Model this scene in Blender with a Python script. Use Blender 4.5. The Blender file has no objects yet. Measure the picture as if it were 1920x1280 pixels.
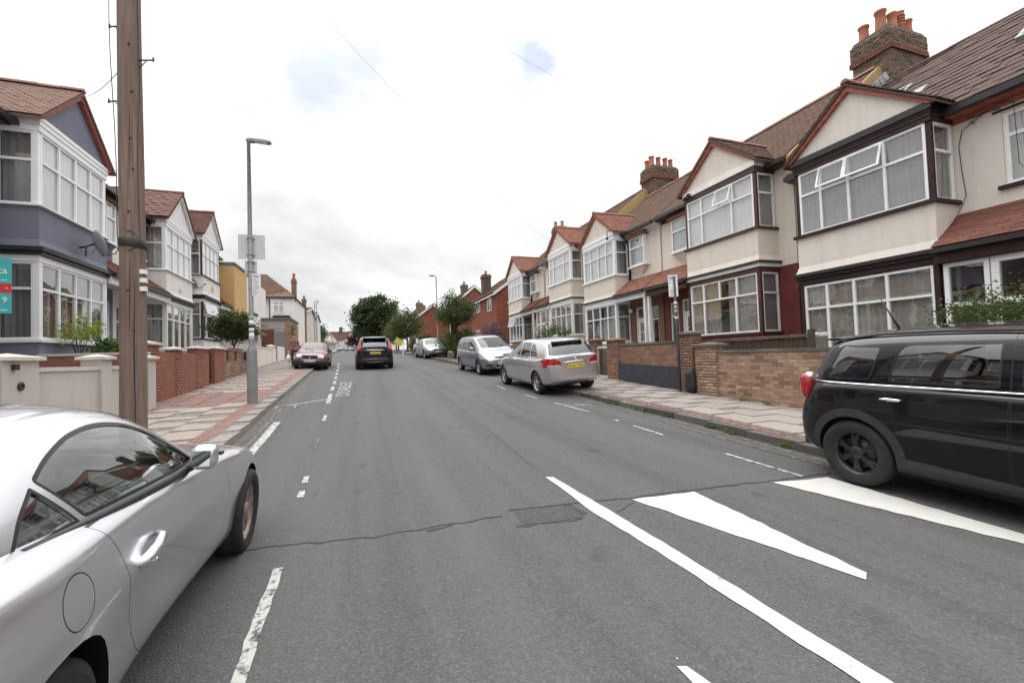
import bpy, bmesh, math, random
import numpy as np
from mathutils import Vector, Matrix, Euler
from math import sin, cos, pi, radians, atan2, hypot, sqrt

random.seed(11)
np.random.seed(11)
S = bpy.context.scene
COL = S.collection
K = 1.1014                      # survey units to metres

# ------------------------------------------------------------------ camera
cam_d = bpy.data.cameras.new('camera')
cam = bpy.data.objects.new('camera', cam_d)
COL.objects.link(cam)
S.camera = cam
YAW, PIT, ROL = radians(19.1425), radians(1.7717), radians(1.962)
fw = Vector((sin(YAW) * cos(PIT), cos(YAW) * cos(PIT), sin(PIT)))
rt = Vector((cos(YAW), -sin(YAW), 0))
up = rt.cross(fw)
rt2 = rt * cos(ROL) - up * sin(ROL)
up2 = up * cos(ROL) + rt * sin(ROL)
M = Matrix((rt2, up2, -fw)).transposed().to_4x4()
M.translation = Vector((0, 0, 1.38 * K))
cam.matrix_world = M
cam_d.sensor_width = 36
cam_d.sensor_fit = 'HORIZONTAL'
cam_d.lens = 36 * 821.3 / 1920
cam_d.clip_start = 0.05
cam_d.clip_end = 5000
S.view_settings.view_transform = 'Standard'
S.view_settings.look = 'None'
S.view_settings.exposure = 0.18
S.view_settings.gamma = 1.0
S.view_settings.use_curve_mapping = False
S.render.engine = 'CYCLES'
S.cycles.max_bounces = 8
S.cycles.transparent_max_bounces = 12

# ------------------------------------------------------------------ world: bright overcast sky with a few blue openings
SUN_EL, SUN_AZ = radians(58), radians(-12)
W = bpy.data.worlds.new('World')
S.world = W
W.use_nodes = True
nt = W.node_tree
nt.nodes.clear()
def wn(t, **k):
    n = nt.nodes.new(t)
    for a, v in k.items():
        setattr(n, a, v)
    return n
def wmath(op, a, b=None, c=None):
    n = wn('ShaderNodeMath', operation=op)
    for i, v in enumerate((a, b, c)):
        if v is None: continue
        if isinstance(v, (int, float)): n.inputs[i].default_value = v
        else: nt.links.new(v, n.inputs[i])
    return n.outputs[0]
sky = wn('ShaderNodeTexSky', sky_type='NISHITA')
sky.sun_disc = False
sky.sun_elevation = SUN_EL
sky.sun_rotation = SUN_AZ
sky.air_density = 1.0
sky.dust_density = 1.5
tc = wn('ShaderNodeTexCoord')
sep = wn('ShaderNodeSeparateXYZ')
nt.links.new(tc.outputs['Generated'], sep.inputs[0])
zc = wmath('MAXIMUM', sep.outputs[2], 0.0)
inv = wmath('DIVIDE', 1.0, wmath('ADD', zc, 0.22))
comb = wn('ShaderNodeCombineXYZ')
nt.links.new(wmath('MULTIPLY', sep.outputs[0], inv), comb.inputs[0])
nt.links.new(wmath('MULTIPLY', sep.outputs[1], inv), comb.inputs[1])
comb.inputs[2].default_value = 3.7
def wnoise(scale, detail, rough, dist=0.0, off=None):
    n = wn('ShaderNodeTexNoise')
    n.inputs['Scale'].default_value = scale
    n.inputs['Detail'].default_value = detail
    n.inputs['Roughness'].default_value = rough
    n.inputs['Distortion'].default_value = dist
    nt.links.new(comb.outputs[0], n.inputs['Vector'])
    return n.outputs[0]
n1 = wnoise(1.1, 8, 0.58, 0.4)
n2 = wnoise(3.3, 6, 0.6, 0.2)
def pixdir(px, py):
    return (fw * 821.3 + rt2 * (px - 960) - up2 * (py - 640)).normalized()
def opening(px, py, radius):
    d = wn('ShaderNodeVectorMath', operation='DOT_PRODUCT')
    nt.links.new(tc.outputs['Generated'], d.inputs[0])
    d.inputs[1].default_value = pixdir(px, py)
    a = wmath('ARCCOSINE', wmath('MINIMUM', d.outputs['Value'], 1.0))
    return wmath('MAXIMUM', wmath('SUBTRACT', 1.0, wmath('DIVIDE', a, radians(radius))), 0.0)
op = wmath('MAXIMUM', wmath('MAXIMUM', opening(560, 140, 12), opening(690, 125, 9)), wmath('MULTIPLY', opening(995, 85, 6), 0.6))
hole = wmath('ADD', wmath('MULTIPLY', op, 1.2), wmath('MULTIPLY', wmath('SUBTRACT', n2, 0.545), 3.6))
holes_far = wmath('SUBTRACT', 0.30, n1)          # generic thin places anywhere in the deck
mr = wn('ShaderNodeMapRange')
mr.clamp = True
nt.links.new(wmath('MAXIMUM', wmath('MULTIPLY', hole, wmath('MINIMUM', wmath('MULTIPLY', op, 4.0), 1.0)), holes_far), mr.inputs[0])
mr.inputs[1].default_value = 0.06; mr.inputs[2].default_value = 1.0
mr.inputs[3].default_value = 0.0; mr.inputs[4].default_value = 0.72
# CIE overcast luminance with soft cloud mottling
lum = wmath('ADD', wmath('ADD', 0.87, wmath('MULTIPLY', zc, 0.14)), wmath('MULTIPLY', wmath('POWER', zc, 3.0), 2.45))
n3 = wnoise(0.55, 5, 0.55, 0.6)
mott = wmath('MAXIMUM', 0.62, wmath('ADD', -0.12, wmath('ADD', wmath('MULTIPLY', n1, 0.95), wmath('MULTIPLY', n3, 1.25))))
lum = wmath('MULTIPLY', lum, mott)
bg_c = wn('ShaderNodeBackground')
ccol = wn('ShaderNodeMix', data_type='RGBA')
ccol.inputs[6].default_value = (0.965, 0.98, 1.0, 1)
ccol.inputs[7].default_value = (1.0, 0.99, 0.985, 1)
nt.links.new(n1, ccol.inputs[0])
nt.links.new(ccol.outputs[2], bg_c.inputs[0])
nt.links.new(lum, bg_c.inputs[1])
bg_s = wn('ShaderNodeBackground')
bg_s.inputs[1].default_value = 0.125
nt.links.new(sky.outputs[0], bg_s.inputs[0])
mixw = wn('ShaderNodeMixShader')
nt.links.new(mr.outputs[0], mixw.inputs[0])
nt.links.new(bg_c.outputs[0], mixw.inputs[1])
nt.links.new(bg_s.outputs[0], mixw.inputs[2])
outw = wn('ShaderNodeOutputWorld')
nt.links.new(mixw.outputs[0], outw.inputs[0])

sun_d = bpy.data.lights.new('sun', 'SUN')
sun_d.energy = 1.1
sun_d.angle = radians(38)
sun_d.color = (1.0, 0.965, 0.92)
sun = bpy.data.objects.new('sun', sun_d)
COL.objects.link(sun)
# sun_rotation is measured clockwise from +Y
sdir = Vector((sin(SUN_AZ) * cos(SUN_EL), cos(SUN_AZ) * cos(SUN_EL), sin(SUN_EL)))
sun.rotation_euler = sdir.to_track_quat('Z', 'Y').to_euler()

# ------------------------------------------------------------------ materials
MATS = {}
class NT:
    def __init__(self, name):
        self.m = bpy.data.materials.new(name)
        self.m.use_nodes = True
        self.t = self.m.node_tree
        self.t.nodes.clear()
        self.out = self.n('ShaderNodeOutputMaterial')
    def n(self, t, **k):
        x = self.t.nodes.new(t)
        for a, v in k.items(): setattr(x, a, v)
        return x
    def l(self, a, b): self.t.links.new(a, b)
    def math(self, op, a, b=None, clamp=False):
        n = self.n('ShaderNodeMath', operation=op); n.use_clamp = clamp
        for i, v in enumerate((a, b)):
            if v is None: continue
            if isinstance(v, (int, float)): n.inputs[i].default_value = v
            else: self.l(v, n.inputs[i])
        return n.outputs[0]
    def coord(self, kind='Object', scale=(1, 1, 1)):
        if kind == 'World':
            o = self.n('ShaderNodeNewGeometry').outputs['Position']
        else:
            o = self.n('ShaderNodeTexCoord').outputs[kind]
        mp = self.n('ShaderNodeMapping')
        mp.inputs['Scale'].default_value = scale
        self.l(o, mp.inputs[0])
        return mp.outputs[0]
    def noise(self, vec, scale, detail=4, rough=0.55, dist=0):
        n = self.n('ShaderNodeTexNoise')
        n.inputs['Scale'].default_value = scale; n.inputs['Detail'].default_value = detail
        n.inputs['Roughness'].default_value = rough; n.inputs['Distortion'].default_value = dist
        self.l(vec, n.inputs['Vector'])
        return n.outputs[0]
    def ramp(self, fac, stops):
        r = self.n('ShaderNodeValToRGB')
        e = r.color_ramp.elements
        while len(e) < len(stops): e.new(0.5)
        for el, (p, c) in zip(e, stops):
            el.position = p
            el.color = (*c, 1) if isinstance(c, tuple) else (c, c, c, 1)
        self.l(fac, r.inputs[0])
        return r.outputs[0]
    def mix(self, fac, a, b, mode='MIX'):
        n = self.n('ShaderNodeMix', data_type='RGBA', blend_type=mode)
        for i, v in ((0, fac), (6, a), (7, b)):
            if isinstance(v, (int, float)): n.inputs[i].default_value = v
            elif isinstance(v, tuple): n.inputs[i].default_value = (*v, 1)
            else: self.l(v, n.inputs[i])
        return n.outputs[2]
    def rnd(self):
        a = self.n('ShaderNodeObjectInfo').outputs['Random']
        b = self.n('ShaderNodeNewGeometry').outputs['Random Per Island']
        return self.math('FRACT', self.math('ADD', a, b))
    def bsdf(self, col, rough=0.7, metal=0.0, bump=None, bstr=0.3, bdist=0.01, spec=0.5, coat=0.0):
        b = self.n('ShaderNodeBsdfPrincipled')
        for s, v in (('Base Color', col), ('Roughness', rough), ('Metallic', metal)):
            if isinstance(v, (int, float)): b.inputs[s].default_value = v
            elif isinstance(v, tuple): b.inputs[s].default_value = (*v, 1)
            else: self.l(v, b.inputs[s])
        b.inputs['Specular IOR Level'].default_value = spec
        b.inputs['Coat Weight'].default_value = coat
        b.inputs['Coat Roughness'].default_value = 0.03
        if bump is not None:
            bp = self.n('ShaderNodeBump')
            bp.inputs['Strength'].default_value = bstr
            bp.inputs['Distance'].default_value = bdist
            self.l(bump, bp.inputs['Height'])
            self.l(bp.outputs[0], b.inputs['Normal'])
        self.l(b.outputs[0], self.out.inputs[0])
        return b

def plain(name, col, rough=0.6, metal=0.0, var=0.08, scale=6, coat=0.0, bstr=0.0, bscale=60, spec=0.5):
    if name in MATS: return MATS[name]
    n = NT(name)
    c = n.coord()
    v = n.noise(c, scale, 5, 0.6)
    lo = tuple(max(0, x * (1 - var * 2)) for x in col)
    hi = tuple(min(1, x * (1 + var)) for x in col)
    cc = n.ramp(v, [(0.3, lo), (0.7, hi)])
    n.bsdf(cc, rough, metal, n.noise(c, bscale, 3) if bstr else None, bstr, 0.01, spec, coat)
    MATS[name] = n.m
    return n.m

def render_mat(name, col, dirt=(0.30, 0.27, 0.23), amount=0.25, bump=0.5, bscale=55):
    """painted pebbledash / render with soft staining"""
    if name in MATS: return MATS[name]
    n = NT(name)
    c = n.coord()
    st = n.noise(n.coord(scale=(1, 1, 0.25)), 2.3, 6, 0.62)
    base = n.mix(n.ramp(st, [(0.48, 0.0), (0.75, amount)]), col, dirt)
    run_ = n.noise(n.coord(scale=(1, 1, 0.06)), 7.0, 5, 0.65)
    base = n.mix(n.ramp(run_, [(0.52, 0.0), (0.78, amount * 1.3)]), base, dirt)
    pat = n.noise(c, 0.7, 3, 0.5)
    base = n.mix(n.ramp(pat, [(0.45, 0.0), (0.6, 0.16)]), base, tuple(x * 0.86 for x in col))
    fine = n.noise(c, 30, 4, 0.7)
    base = n.mix(n.ramp(fine, [(0.35, 0.16), (0.6, 0.0)]), base, tuple(x * 0.62 for x in col))
    n.bsdf(base, 0.88, 0, n.noise(c, bscale, 4, 0.7), bump, 0.02, 0.25)
    MATS[name] = n.m
    return n.m

def piece_mat(name, cols, rough=0.85, mottle=0.35, moss=None, bump=0.5, spec=0.3):
    """bricks, tiles, slabs: each piece takes its own tint"""
    if name in MATS: return MATS[name]
    n = NT(name)
    r = n.rnd()
    k = len(cols)
    base = n.ramp(r, [((i + 0.5) / k, c) for i, c in enumerate(cols)])
    c = n.coord('World')
    v = n.noise(c, 9, 6, 0.7)
    dark = n.mix(1.0, base, (0.55, 0.53, 0.5), 'MULTIPLY')
    base = n.mix(n.ramp(v, [(0.42, mottle), (0.66, 0.0)]), base, dark)
    if moss:
        mv = n.noise(c, 2.2, 6, 0.7)
        base = n.mix(n.ramp(mv, [(0.52, 0.0), (0.72, 0.65)]), base, moss)
    n.bsdf(base, rough, 0, n.noise(c, 70, 4, 0.7), bump, 0.008, spec)
    MATS[name] = n.m
    return n.m

def paint(name, col, metal=0.0, rough=0.35, coat=1.0, dustmax=0.08, spec=0.5):
    if name in MATS: return MATS[name]
    n = NT(name)
    c = n.coord()
    d = n.noise(c, 2.5, 6, 0.65)
    dust = n.ramp(d, [(0.45, 0.0), (0.8, dustmax)])
    base = n.mix(dust, col, (0.32, 0.30, 0.27))
    if metal:
        fl = n.noise(c, 900, 2, 0.5)
        base = n.mix(n.ramp(fl, [(0.3, 0.0), (0.8, 0.18)]), base, tuple(min(1, x * 1.4 + .05) for x in col))
    b = n.bsdf(base, rough, metal, None, 0, 0, spec, coat)
    rr = n.ramp(d, [(0.3, 0.02), (0.85, 0.10)])
    n.l(rr, b.inputs['Coat Roughness'])
    MATS[name] = n.m
    return n.m

def glass(name, tint=(0.8, 0.85, 0.84), boost=1.5, base=0.0, rough=0.01, wav=0.0):
    if name in MATS: return MATS[name]
    n = NT(name)
    f = n.n('ShaderNodeLayerWeight'); f.inputs[0].default_value = 0.5
    sch = n.math('ADD', n.math('MULTIPLY', n.math('POWER', f.outputs['Facing'], 5.0), 0.96), 0.04)
    fac = n.math('ADD', n.math('MULTIPLY', sch, boost), base, True)
    tr = n.n('ShaderNodeBsdfTransparent'); tr.inputs[0].default_value = (*tint, 1)
    gl = n.n('ShaderNodeBsdfGlossy'); gl.inputs[0].default_value = (0.95, 0.97, 0.97, 1); gl.inputs[1].default_value = rough
    if wav:
        bp = n.n('ShaderNodeBump'); bp.inputs['Strength'].default_value = wav; bp.inputs['Distance'].default_value = 0.05
        n.l(n.noise(n.coord('World'), 2.2, 2, 0.4), bp.inputs['Height'])
        n.l(bp.outputs[0], gl.inputs['Normal'])
    mx = n.n('ShaderNodeMixShader')
    n.l(fac, mx.inputs[0]); n.l(tr.outputs[0], mx.inputs[1]); n.l(gl.outputs[0], mx.inputs[2])
    n.l(mx.outputs[0], n.out.inputs[0])
    MATS[name] = n.m
    return n.m

def leaf_mat(name, cols, trans=0.35):
    if name in MATS: return MATS[name]
    n = NT(name)
    r = n.n('ShaderNodeNewGeometry').outputs['Random Per Island']
    k = len(cols)
    base = n.ramp(r, [((i + 0.5) / k, c) for i, c in enumerate(cols)])
    d = n.n('ShaderNodeBsdfPrincipled'); d.inputs['Roughness'].default_value = 0.55
    d.inputs['Specular IOR Level'].default_value = 0.35
    n.l(base, d.inputs['Base Color'])
    t = n.n('ShaderNodeBsdfTranslucent')
    n.l(n.mix(1.0, base, (1.2, 1.5, 0.6), 'MULTIPLY'), t.inputs[0])
    mx = n.n('ShaderNodeMixShader'); mx.inputs[0].default_value = trans
    n.l(d.outputs[0], mx.inputs[1]); n.l(t.outputs[0], mx.inputs[2])
    n.l(mx.outputs[0], n.out.inputs[0])
    MATS[name] = n.m
    return n.m

# asphalt ------------------------------------------------------------
def asphalt():
    n = NT('asphalt')
    c = n.coord('World')
    fine = n.noise(c, 120, 3, 0.75)
    mid = n.noise(c, 26, 5, 0.7)
    big = n.noise(n.coord('World', (1, 0.22, 1)), 0.9, 5, 0.6)
    vor = n.n('ShaderNodeTexVoronoi'); vor.inputs['Scale'].default_value = 85
    n.l(c, vor.inputs['Vector'])
    base = n.ramp(fine, [(0.30, (0.044, 0.042, 0.0415)), (0.5, (0.090, 0.0845, 0.0845)), (0.72, (0.172, 0.161, 0.160))])
    base = n.mix(0.42, base, n.ramp(vor.outputs['Color'], [(0.0, 0.024), (0.6, 0.078), (1.0, 0.20)]))
    base = n.mix(n.ramp(big, [(0.35, 0.0), (0.7, 0.30)]), base, (0.112, 0.104, 0.102))
    base = n.mix(n.ramp(mid, [(0.30, 0.30), (0.5, 0.0)]), base, (0.033, 0.032, 0.033))
    # polished wheel paths and drag streaks along the lane
    tr = n.noise(n.coord('World', (1.3, 0.035, 1)), 1.6, 5, 0.6)
    base = n.mix(n.ramp(tr, [(0.40, 0.0), (0.66, 0.38)]), base, (0.135, 0.128, 0.125))
    base = n.mix(n.ramp(tr, [(0.30, 0.35), (0.46, 0.0)]), base, (0.050, 0.048, 0.048))
    # oil drips and dark blots down the lane
    blot = n.noise(n.coord('World', (1, 0.6, 1)), 3.2, 3, 0.5)
    base = n.mix(n.ramp(blot, [(0.66, 0.0), (0.75, 0.42)]), base, (0.030, 0.029, 0.030))
    n.bsdf(base, 0.83, 0, n.math('ADD', n.math('MULTIPLY', fine, 0.6), vor.outputs['Distance']), 0.6, 0.012, 0.35)
    return n.m

def wornpaint(name, lo, hi, wht=0.62):
    n = NT(name)
    c = n.coord('World')
    v = n.noise(c, 17, 6, 0.75)
    fac = n.ramp(v, [(lo, 0.0), (hi, 1.0)])
    f2 = n.noise(c, 110, 3, 0.7)
    white = n.ramp(f2, [(0.3, tuple(q * wht for q in (0.78, 0.77, 0.72))), (0.7, tuple(q * wht for q in (1.0, 0.985, 0.93)))])
    big = n.noise(c, 2.5, 6, .65)
    white = n.mix(n.ramp(big, [(0.42, 0.0), (0.75, 0.45)]), white, (0.42, 0.40, 0.37))
    base = n.mix(fac, n.ramp(f2, [(0.35, 0.03), (0.7, 0.11)]), white)
    n.bsdf(base, 0.75, 0, f2, 0.4, 0.006, 0.3)
    return n.m

M_ASPH = asphalt()
M_LINE = wornpaint('fresh_road_paint', 0.29, 0.38, 0.60)
M_WORN = wornpaint('worn_road_paint', 0.40, 0.52, 0.52)
M_FAINT = wornpaint('faded_road_paint', 0.50, 0.66, 0.36)
M_TAR = plain('tar', (0.022, 0.021, 0.022), 0.6, 0, 0.3, 30, bstr=0.5)
M_PATCH = plain('tarmac_patch', (0.076, 0.074, 0.078), 0.85, 0, 0.3, 60, bstr=0.8, bscale=200)
M_DIRT = plain('gutter_silt', (0.105, 0.098, 0.088), 0.95, 0, 0.35, 14, bstr=0.6, bscale=90)
M_KERB = piece_mat('granite_kerb', [(0.27, 0.25, 0.235), (0.32, 0.30, 0.28), (0.23, 0.215, 0.205)], 0.85, 0.45)
M_KERBD = piece_mat('dark_kerb', [(0.115, 0.106, 0.098), (0.155, 0.142, 0.13), (0.09, 0.084, 0.08)], 0.85, 0.5)
M_SLABL = piece_mat('paving_slab_left', [(0.34, 0.285, 0.25), (0.375, 0.318, 0.28), (0.315, 0.268, 0.238), (0.355, 0.30, 0.262)], 0.9, 0.35)
M_SLABR = piece_mat('paving_slab_right', [(0.29, 0.26, 0.235), (0.335, 0.30, 0.27), (0.26, 0.232, 0.212), (0.31, 0.277, 0.247)], 0.9, 0.35)
M_SETT = piece_mat('red_paver', [(0.285, 0.185, 0.16), (0.32, 0.205, 0.175), (0.255, 0.165, 0.145), (0.30, 0.20, 0.172)], 0.9, 0.35)
M_SETTR = piece_mat('dull_red_paver', [(0.205, 0.145, 0.125), (0.24, 0.17, 0.148), (0.18, 0.13, 0.115)], 0.9, 0.4)
M_BED = plain('paving_bed', (0.21, 0.185, 0.165), 0.95, 0, 0.3, 12)
M_SOIL = plain('ground_soil', (0.11, 0.105, 0.08), 0.95, 0, 0.4, 3)
M_MORTAR = plain('mortar', (0.30, 0.27, 0.235), 0.95, 0, 0.2, 20)
M_MORTARD = plain('dark_mortar', (0.15, 0.135, 0.12), 0.95, 0, 0.25, 20)
M_BRICKY = piece_mat('stock_brick', [(0.33, 0.205, 0.135), (0.40, 0.28, 0.19), (0.27, 0.15, 0.10), (0.46, 0.34, 0.245), (0.30, 0.175, 0.125), (0.21, 0.125, 0.095), (0.36, 0.235, 0.16)], 0.9, 0.35)
M_BRICKB = piece_mat('brown_brick', [(0.245, 0.135, 0.088), (0.30, 0.172, 0.11), (0.20, 0.108, 0.078), (0.34, 0.21, 0.14), (0.225, 0.13, 0.095)], 0.9, 0.4)
M_BRICKR = piece_mat('red_brick', [(0.30, 0.115, 0.076), (0.345, 0.14, 0.095), (0.255, 0.10, 0.07), (0.32, 0.13, 0.09), (0.28, 0.12, 0.088)], 0.9, 0.3)
M_BRICKC = piece_mat('sooty_brick', [(0.165, 0.118, 0.082), (0.215, 0.155, 0.10), (0.12, 0.09, 0.07), (0.25, 0.185, 0.12), (0.10, 0.078, 0.066)], 0.92, 0.5)
M_BRICKE = piece_mat('estate_brick', [(0.27, 0.095, 0.06), (0.31, 0.115, 0.072), (0.235, 0.085, 0.058)], 0.9, 0.3)
M_TILEA = piece_mat('brown_roof_tile', [(0.098, 0.061, 0.052), (0.112, 0.070, 0.059), (0.090, 0.056, 0.048), (0.105, 0.066, 0.057)], 0.85, 0.35)
M_TILEB = piece_mat('weathered_roof_tile', [(0.17, 0.100, 0.078), (0.20, 0.12, 0.092), (0.145, 0.088, 0.07), (0.185, 0.115, 0.085)], 0.9, 0.4, (0.145, 0.125, 0.07))
M_TILET = piece_mat('terracotta_roof_tile', [(0.31, 0.138, 0.094), (0.365, 0.172, 0.12), (0.265, 0.118, 0.085), (0.335, 0.158, 0.11), (0.23, 0.108, 0.082)], 0.85, 0.3)
M_TILEP = piece_mat('porch_roof_tile', [(0.165, 0.065, 0.048), (0.20, 0.082, 0.058), (0.14, 0.058, 0.046), (0.18, 0.072, 0.052)], 0.85, 0.35)
M_TILEL = piece_mat('left_roof_tile', [(0.195, 0.112, 0.085), (0.215, 0.126, 0.096), (0.18, 0.104, 0.080), (0.205, 0.12, 0.093)], 0.85, 0.35)
M_TILE2 = piece_mat('purple_brown_tile', [(0.15, 0.078, 0.060), (0.175, 0.092, 0.072), (0.13, 0.068, 0.055)], 0.85, 0.35)
M_RIDGE = piece_mat('ridge_tile', [(0.30, 0.165, 0.125), (0.34, 0.20, 0.155), (0.25, 0.14, 0.11)], 0.9, 0.4)
M_VERGE = plain('red_verge', (0.345, 0.105, 0.072), 0.75, 0, 0.2, 9)
M_CREAM = render_mat('cream_render', (0.74, 0.665, 0.575), amount=0.20)
M_CREAM2 = render_mat('pale_cream_render', (0.745, 0.685, 0.62), amount=0.18)
M_WHITER = render_mat('white_render', (0.80, 0.785, 0.755), amount=0.10)
M_BLUE = render_mat('slate_blue_render', (0.195, 0.205, 0.262), (0.14, 0.14, 0.17), 0.35)
M_OCHRE = render_mat('ochre_cladding', (0.60, 0.40, 0.185), (0.45, 0.28, 0.11), 0.2, 0.2)
M_YREND = render_mat('mossy_render', (0.42, 0.31, 0.14), (0.2, 0.17, 0.1), 0.45)
M_GREYW = render_mat('grey_render', (0.52, 0.49, 0.455), (0.33, 0.30, 0.27), 0.35, 0.25, 80)
M_MAROON = plain('maroon_paint', (0.155, 0.032, 0.026), 0.55, 0, 0.15, 5, bstr=0.2)
M_MAROOND = plain('dark_maroon_paint', (0.062, 0.019, 0.017), 0.55, 0, 0.15, 5)
M_BROWNB = plain('dark_brown_board', (0.032, 0.015, 0.013), 0.6, 0, 0.25, 8, spec=.3)
M_UPVC = plain('white_upvc', (0.82, 0.82, 0.82), 0.35, 0, 0.03, 4)
M_WPAINT = plain('white_gloss_paint', (0.78, 0.77, 0.75), 0.45, 0, 0.06, 4)
M_STONE = plain('stone_cap', (0.60, 0.56, 0.51), 0.9, 0, 0.15, 9, bstr=0.4)
M_BLACK = plain('black_gutter', (0.018, 0.018, 0.020), 0.4, 0, 0.1)
M_NAVYP = plain('dark_painted_render', (0.036, 0.039, 0.05), 0.75, 0, 0.2, 6, bstr=0.3)
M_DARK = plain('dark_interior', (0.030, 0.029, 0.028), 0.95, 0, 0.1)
M_ROOM = plain('room_shade_grey', (0.16, 0.15, 0.14), 0.95, 0, 0.15)  # grey toned down so the colour carries the dimness indoors
M_NET = plain('net_curtain', (0.58, 0.61, 0.64), 0.95, 0, 0.05)
M_CURT = plain('cream_curtain', (0.52, 0.49, 0.45), 0.95, 0, 0.08)
M_CURTG = plain('grey_curtain', (0.34, 0.345, 0.34), 0.95, 0, 0.1)
M_BLIND = plain('white_blind', (0.88, 0.89, 0.90), 0.8, 0, 0.03)
M_GLASS = glass('window_glass', (0.89, 0.89, 0.885), 1.9, 0.03, 0.012, 0.05)
M_CGLASS = glass('car_glass', (0.50, 0.56, 0.54), 1.4, 0.11, 0.008)
M_CGLASSD = glass('dark_car_glass', (0.14, 0.16, 0.16), 1.5, 0.08, 0.008)
M_POT = piece_mat('terracotta_pot', [(0.43, 0.165, 0.095), (0.48, 0.20, 0.12), (0.36, 0.145, 0.085)], 0.8, 0.3)
M_LEAD = plain('lead_flashing', (0.33, 0.34, 0.36), 0.5, 0.3, 0.2, 12)
M_WOODP = None
M_GALV = plain('grey_paint_metal', (0.215, 0.22, 0.225), 0.5, 0.0, 0.1, 4)
M_SIGNB = plain('sign_back', (0.60, 0.60, 0.61), 0.5, 0.0, 0.05, 3)
M_SIGNW = plain('sign_white', (0.80, 0.80, 0.80), 0.45, 0, 0.03)
M_INK = plain('sign_ink', (0.07, 0.07, 0.08), 0.6, 0, 0.1)
M_SBLUE = plain('sign_blue', (0.08, 0.26, 0.52), 0.5, 0, 0.1)
M_TEAL = plain('teal_board', (0.045, 0.42, 0.42), 0.45, 0, 0.05)
M_RED = plain('red_board', (0.56, 0.035, 0.035), 0.45, 0, 0.05)
M_FENCE = plain('old_timber', (0.085, 0.062, 0.048), 0.9, 0, 0.3, 9, bstr=0.6)
M_TIMBR = plain('red_brown_timber', (0.17, 0.072, 0.048), 0.85, 0, 0.25, 9, bstr=0.4)
M_BARK = plain('bark', (0.085, 0.068, 0.052), 0.95, 0, 0.35, 12, bstr=0.8, bscale=30)
M_SKIN = plain('skin', (0.55, 0.32, 0.24), 0.6, 0, 0.05)
M_HAIR = plain('dark_hair', (0.025, 0.018, 0.014), 0.7, 0, 0.1)
M_BAG = plain('white_bag', (0.78, 0.78, 0.76), 0.5, 0, 0.05)
# car materials
M_WSCREEN = glass('windscreen_glass', (0.46, 0.53, 0.51), 0.9, 0.02, 0.008)
P_SILVER = paint('bright_silver_paint', (0.68, 0.685, 0.725), 0.88, 0.27)
P_SILVERB = paint('grey_silver_paint', (0.55, 0.555, 0.585), 0.85, 0.30)
P_SILVERT = paint('cool_silver_paint', (0.27, 0.29, 0.325), 0.8, 0.34, 0.7)
P_SILVERA = paint('dull_silver_paint', (0.25, 0.26, 0.28), 0.6, 0.38, 0.7)
P_BLACK = paint('black_paint', (0.0060, 0.0058, 0.0080), 0.0, 0.25, 0.9, 0.012, 0.05)
P_NAVY = paint('dark_navy_paint', (0.010, 0.012, 0.019), 0.0, 0.3, 0.9, 0.02, 0.1)
P_PLUM = paint('plum_paint', (0.105, 0.022, 0.044), 0.5, 0.38, 0.5)
P_WHITE = paint('white_car_paint', (0.68, 0.68, 0.68), 0.0, 0.35)
M_PLAST = plain('black_plastic', (0.020, 0.020, 0.022), 0.55, 0, 0.1)
M_CLAD = plain('matt_cladding', (0.030, 0.030, 0.033), 0.7, 0, 0.12, 20)
M_RUB = plain('tyre_rubber', (0.022, 0.021, 0.021), 0.8, 0, 0.25, 14, bstr=0.3)
M_SEAL = plain('rubber_seal', (0.012, 0.012, 0.013), 0.5, 0, 0.1)
M_ALLOY = plain('silver_alloy', (0.44, 0.42, 0.40), 0.38, 0.75, 0.12, 8)
M_ALLOYB = plain('brake_dust_alloy', (0.36, 0.285, 0.255), 0.42, 0.7, 0.2, 10)
M_ALLOYK = plain('black_alloy', (0.018, 0.018, 0.020), 0.38, 0, 0.15)
M_DISC = plain('brake_disc', (0.13, 0.115, 0.105), 0.5, 0.6, 0.2)
M_CHROME = plain('chrome', (0.72, 0.72, 0.73), 0.12, 1.0, 0.02)
M_TAIL = plain('red_tail_lens', (0.40, 0.008, 0.014), 0.12, 0, 0.15, 9, coat=1.0)
M_LENS = plain('clear_lens', (0.60, 0.62, 0.64), 0.12, 0.3, 0.2, 14, coat=1.0)
M_AMBER = plain('amber_lens', (0.62, 0.16, 0.02), 0.15, 0, 0.1, coat=1.0)
M_PLATEY = plain('yellow_plate', (0.72, 0.53, 0.03), 0.45, 0, 0.04)
M_PLATEW = plain('white_plate', (0.74, 0.74, 0.72), 0.45, 0, 0.04)
M_SEAT = plain('seat_fabric', (0.032, 0.032, 0.034), 0.85, 0, 0.15)
M_MIRR = plain('mirror_glass', (0.75, 0.77, 0.78), 0.03, 1.0, 0.0)
L_DARK = leaf_mat('dark_leaf', [(0.020, 0.040, 0.014), (0.035, 0.060, 0.018), (0.050, 0.075, 0.022), (0.028, 0.048, 0.020), (0.062, 0.070, 0.022)])
L_MID = leaf_mat('mid_leaf', [(0.045, 0.075, 0.022), (0.065, 0.100, 0.028), (0.085, 0.115, 0.035), (0.055, 0.080, 0.030)])
L_OLIVE = leaf_mat('olive_leaf', [(0.055, 0.068, 0.026), (0.075, 0.088, 0.034), (0.045, 0.055, 0.024), (0.095, 0.10, 0.045)])
L_LIME = leaf_mat('lime_leaf', [(0.20, 0.25, 0.035), (0.26, 0.30, 0.05), (0.15, 0.20, 0.03), (0.30, 0.32, 0.07)], 0.45)
L_COPPER = leaf_mat('copper_leaf', [(0.040, 0.018, 0.018), (0.055, 0.024, 0.022), (0.032, 0.015, 0.017)])
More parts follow.
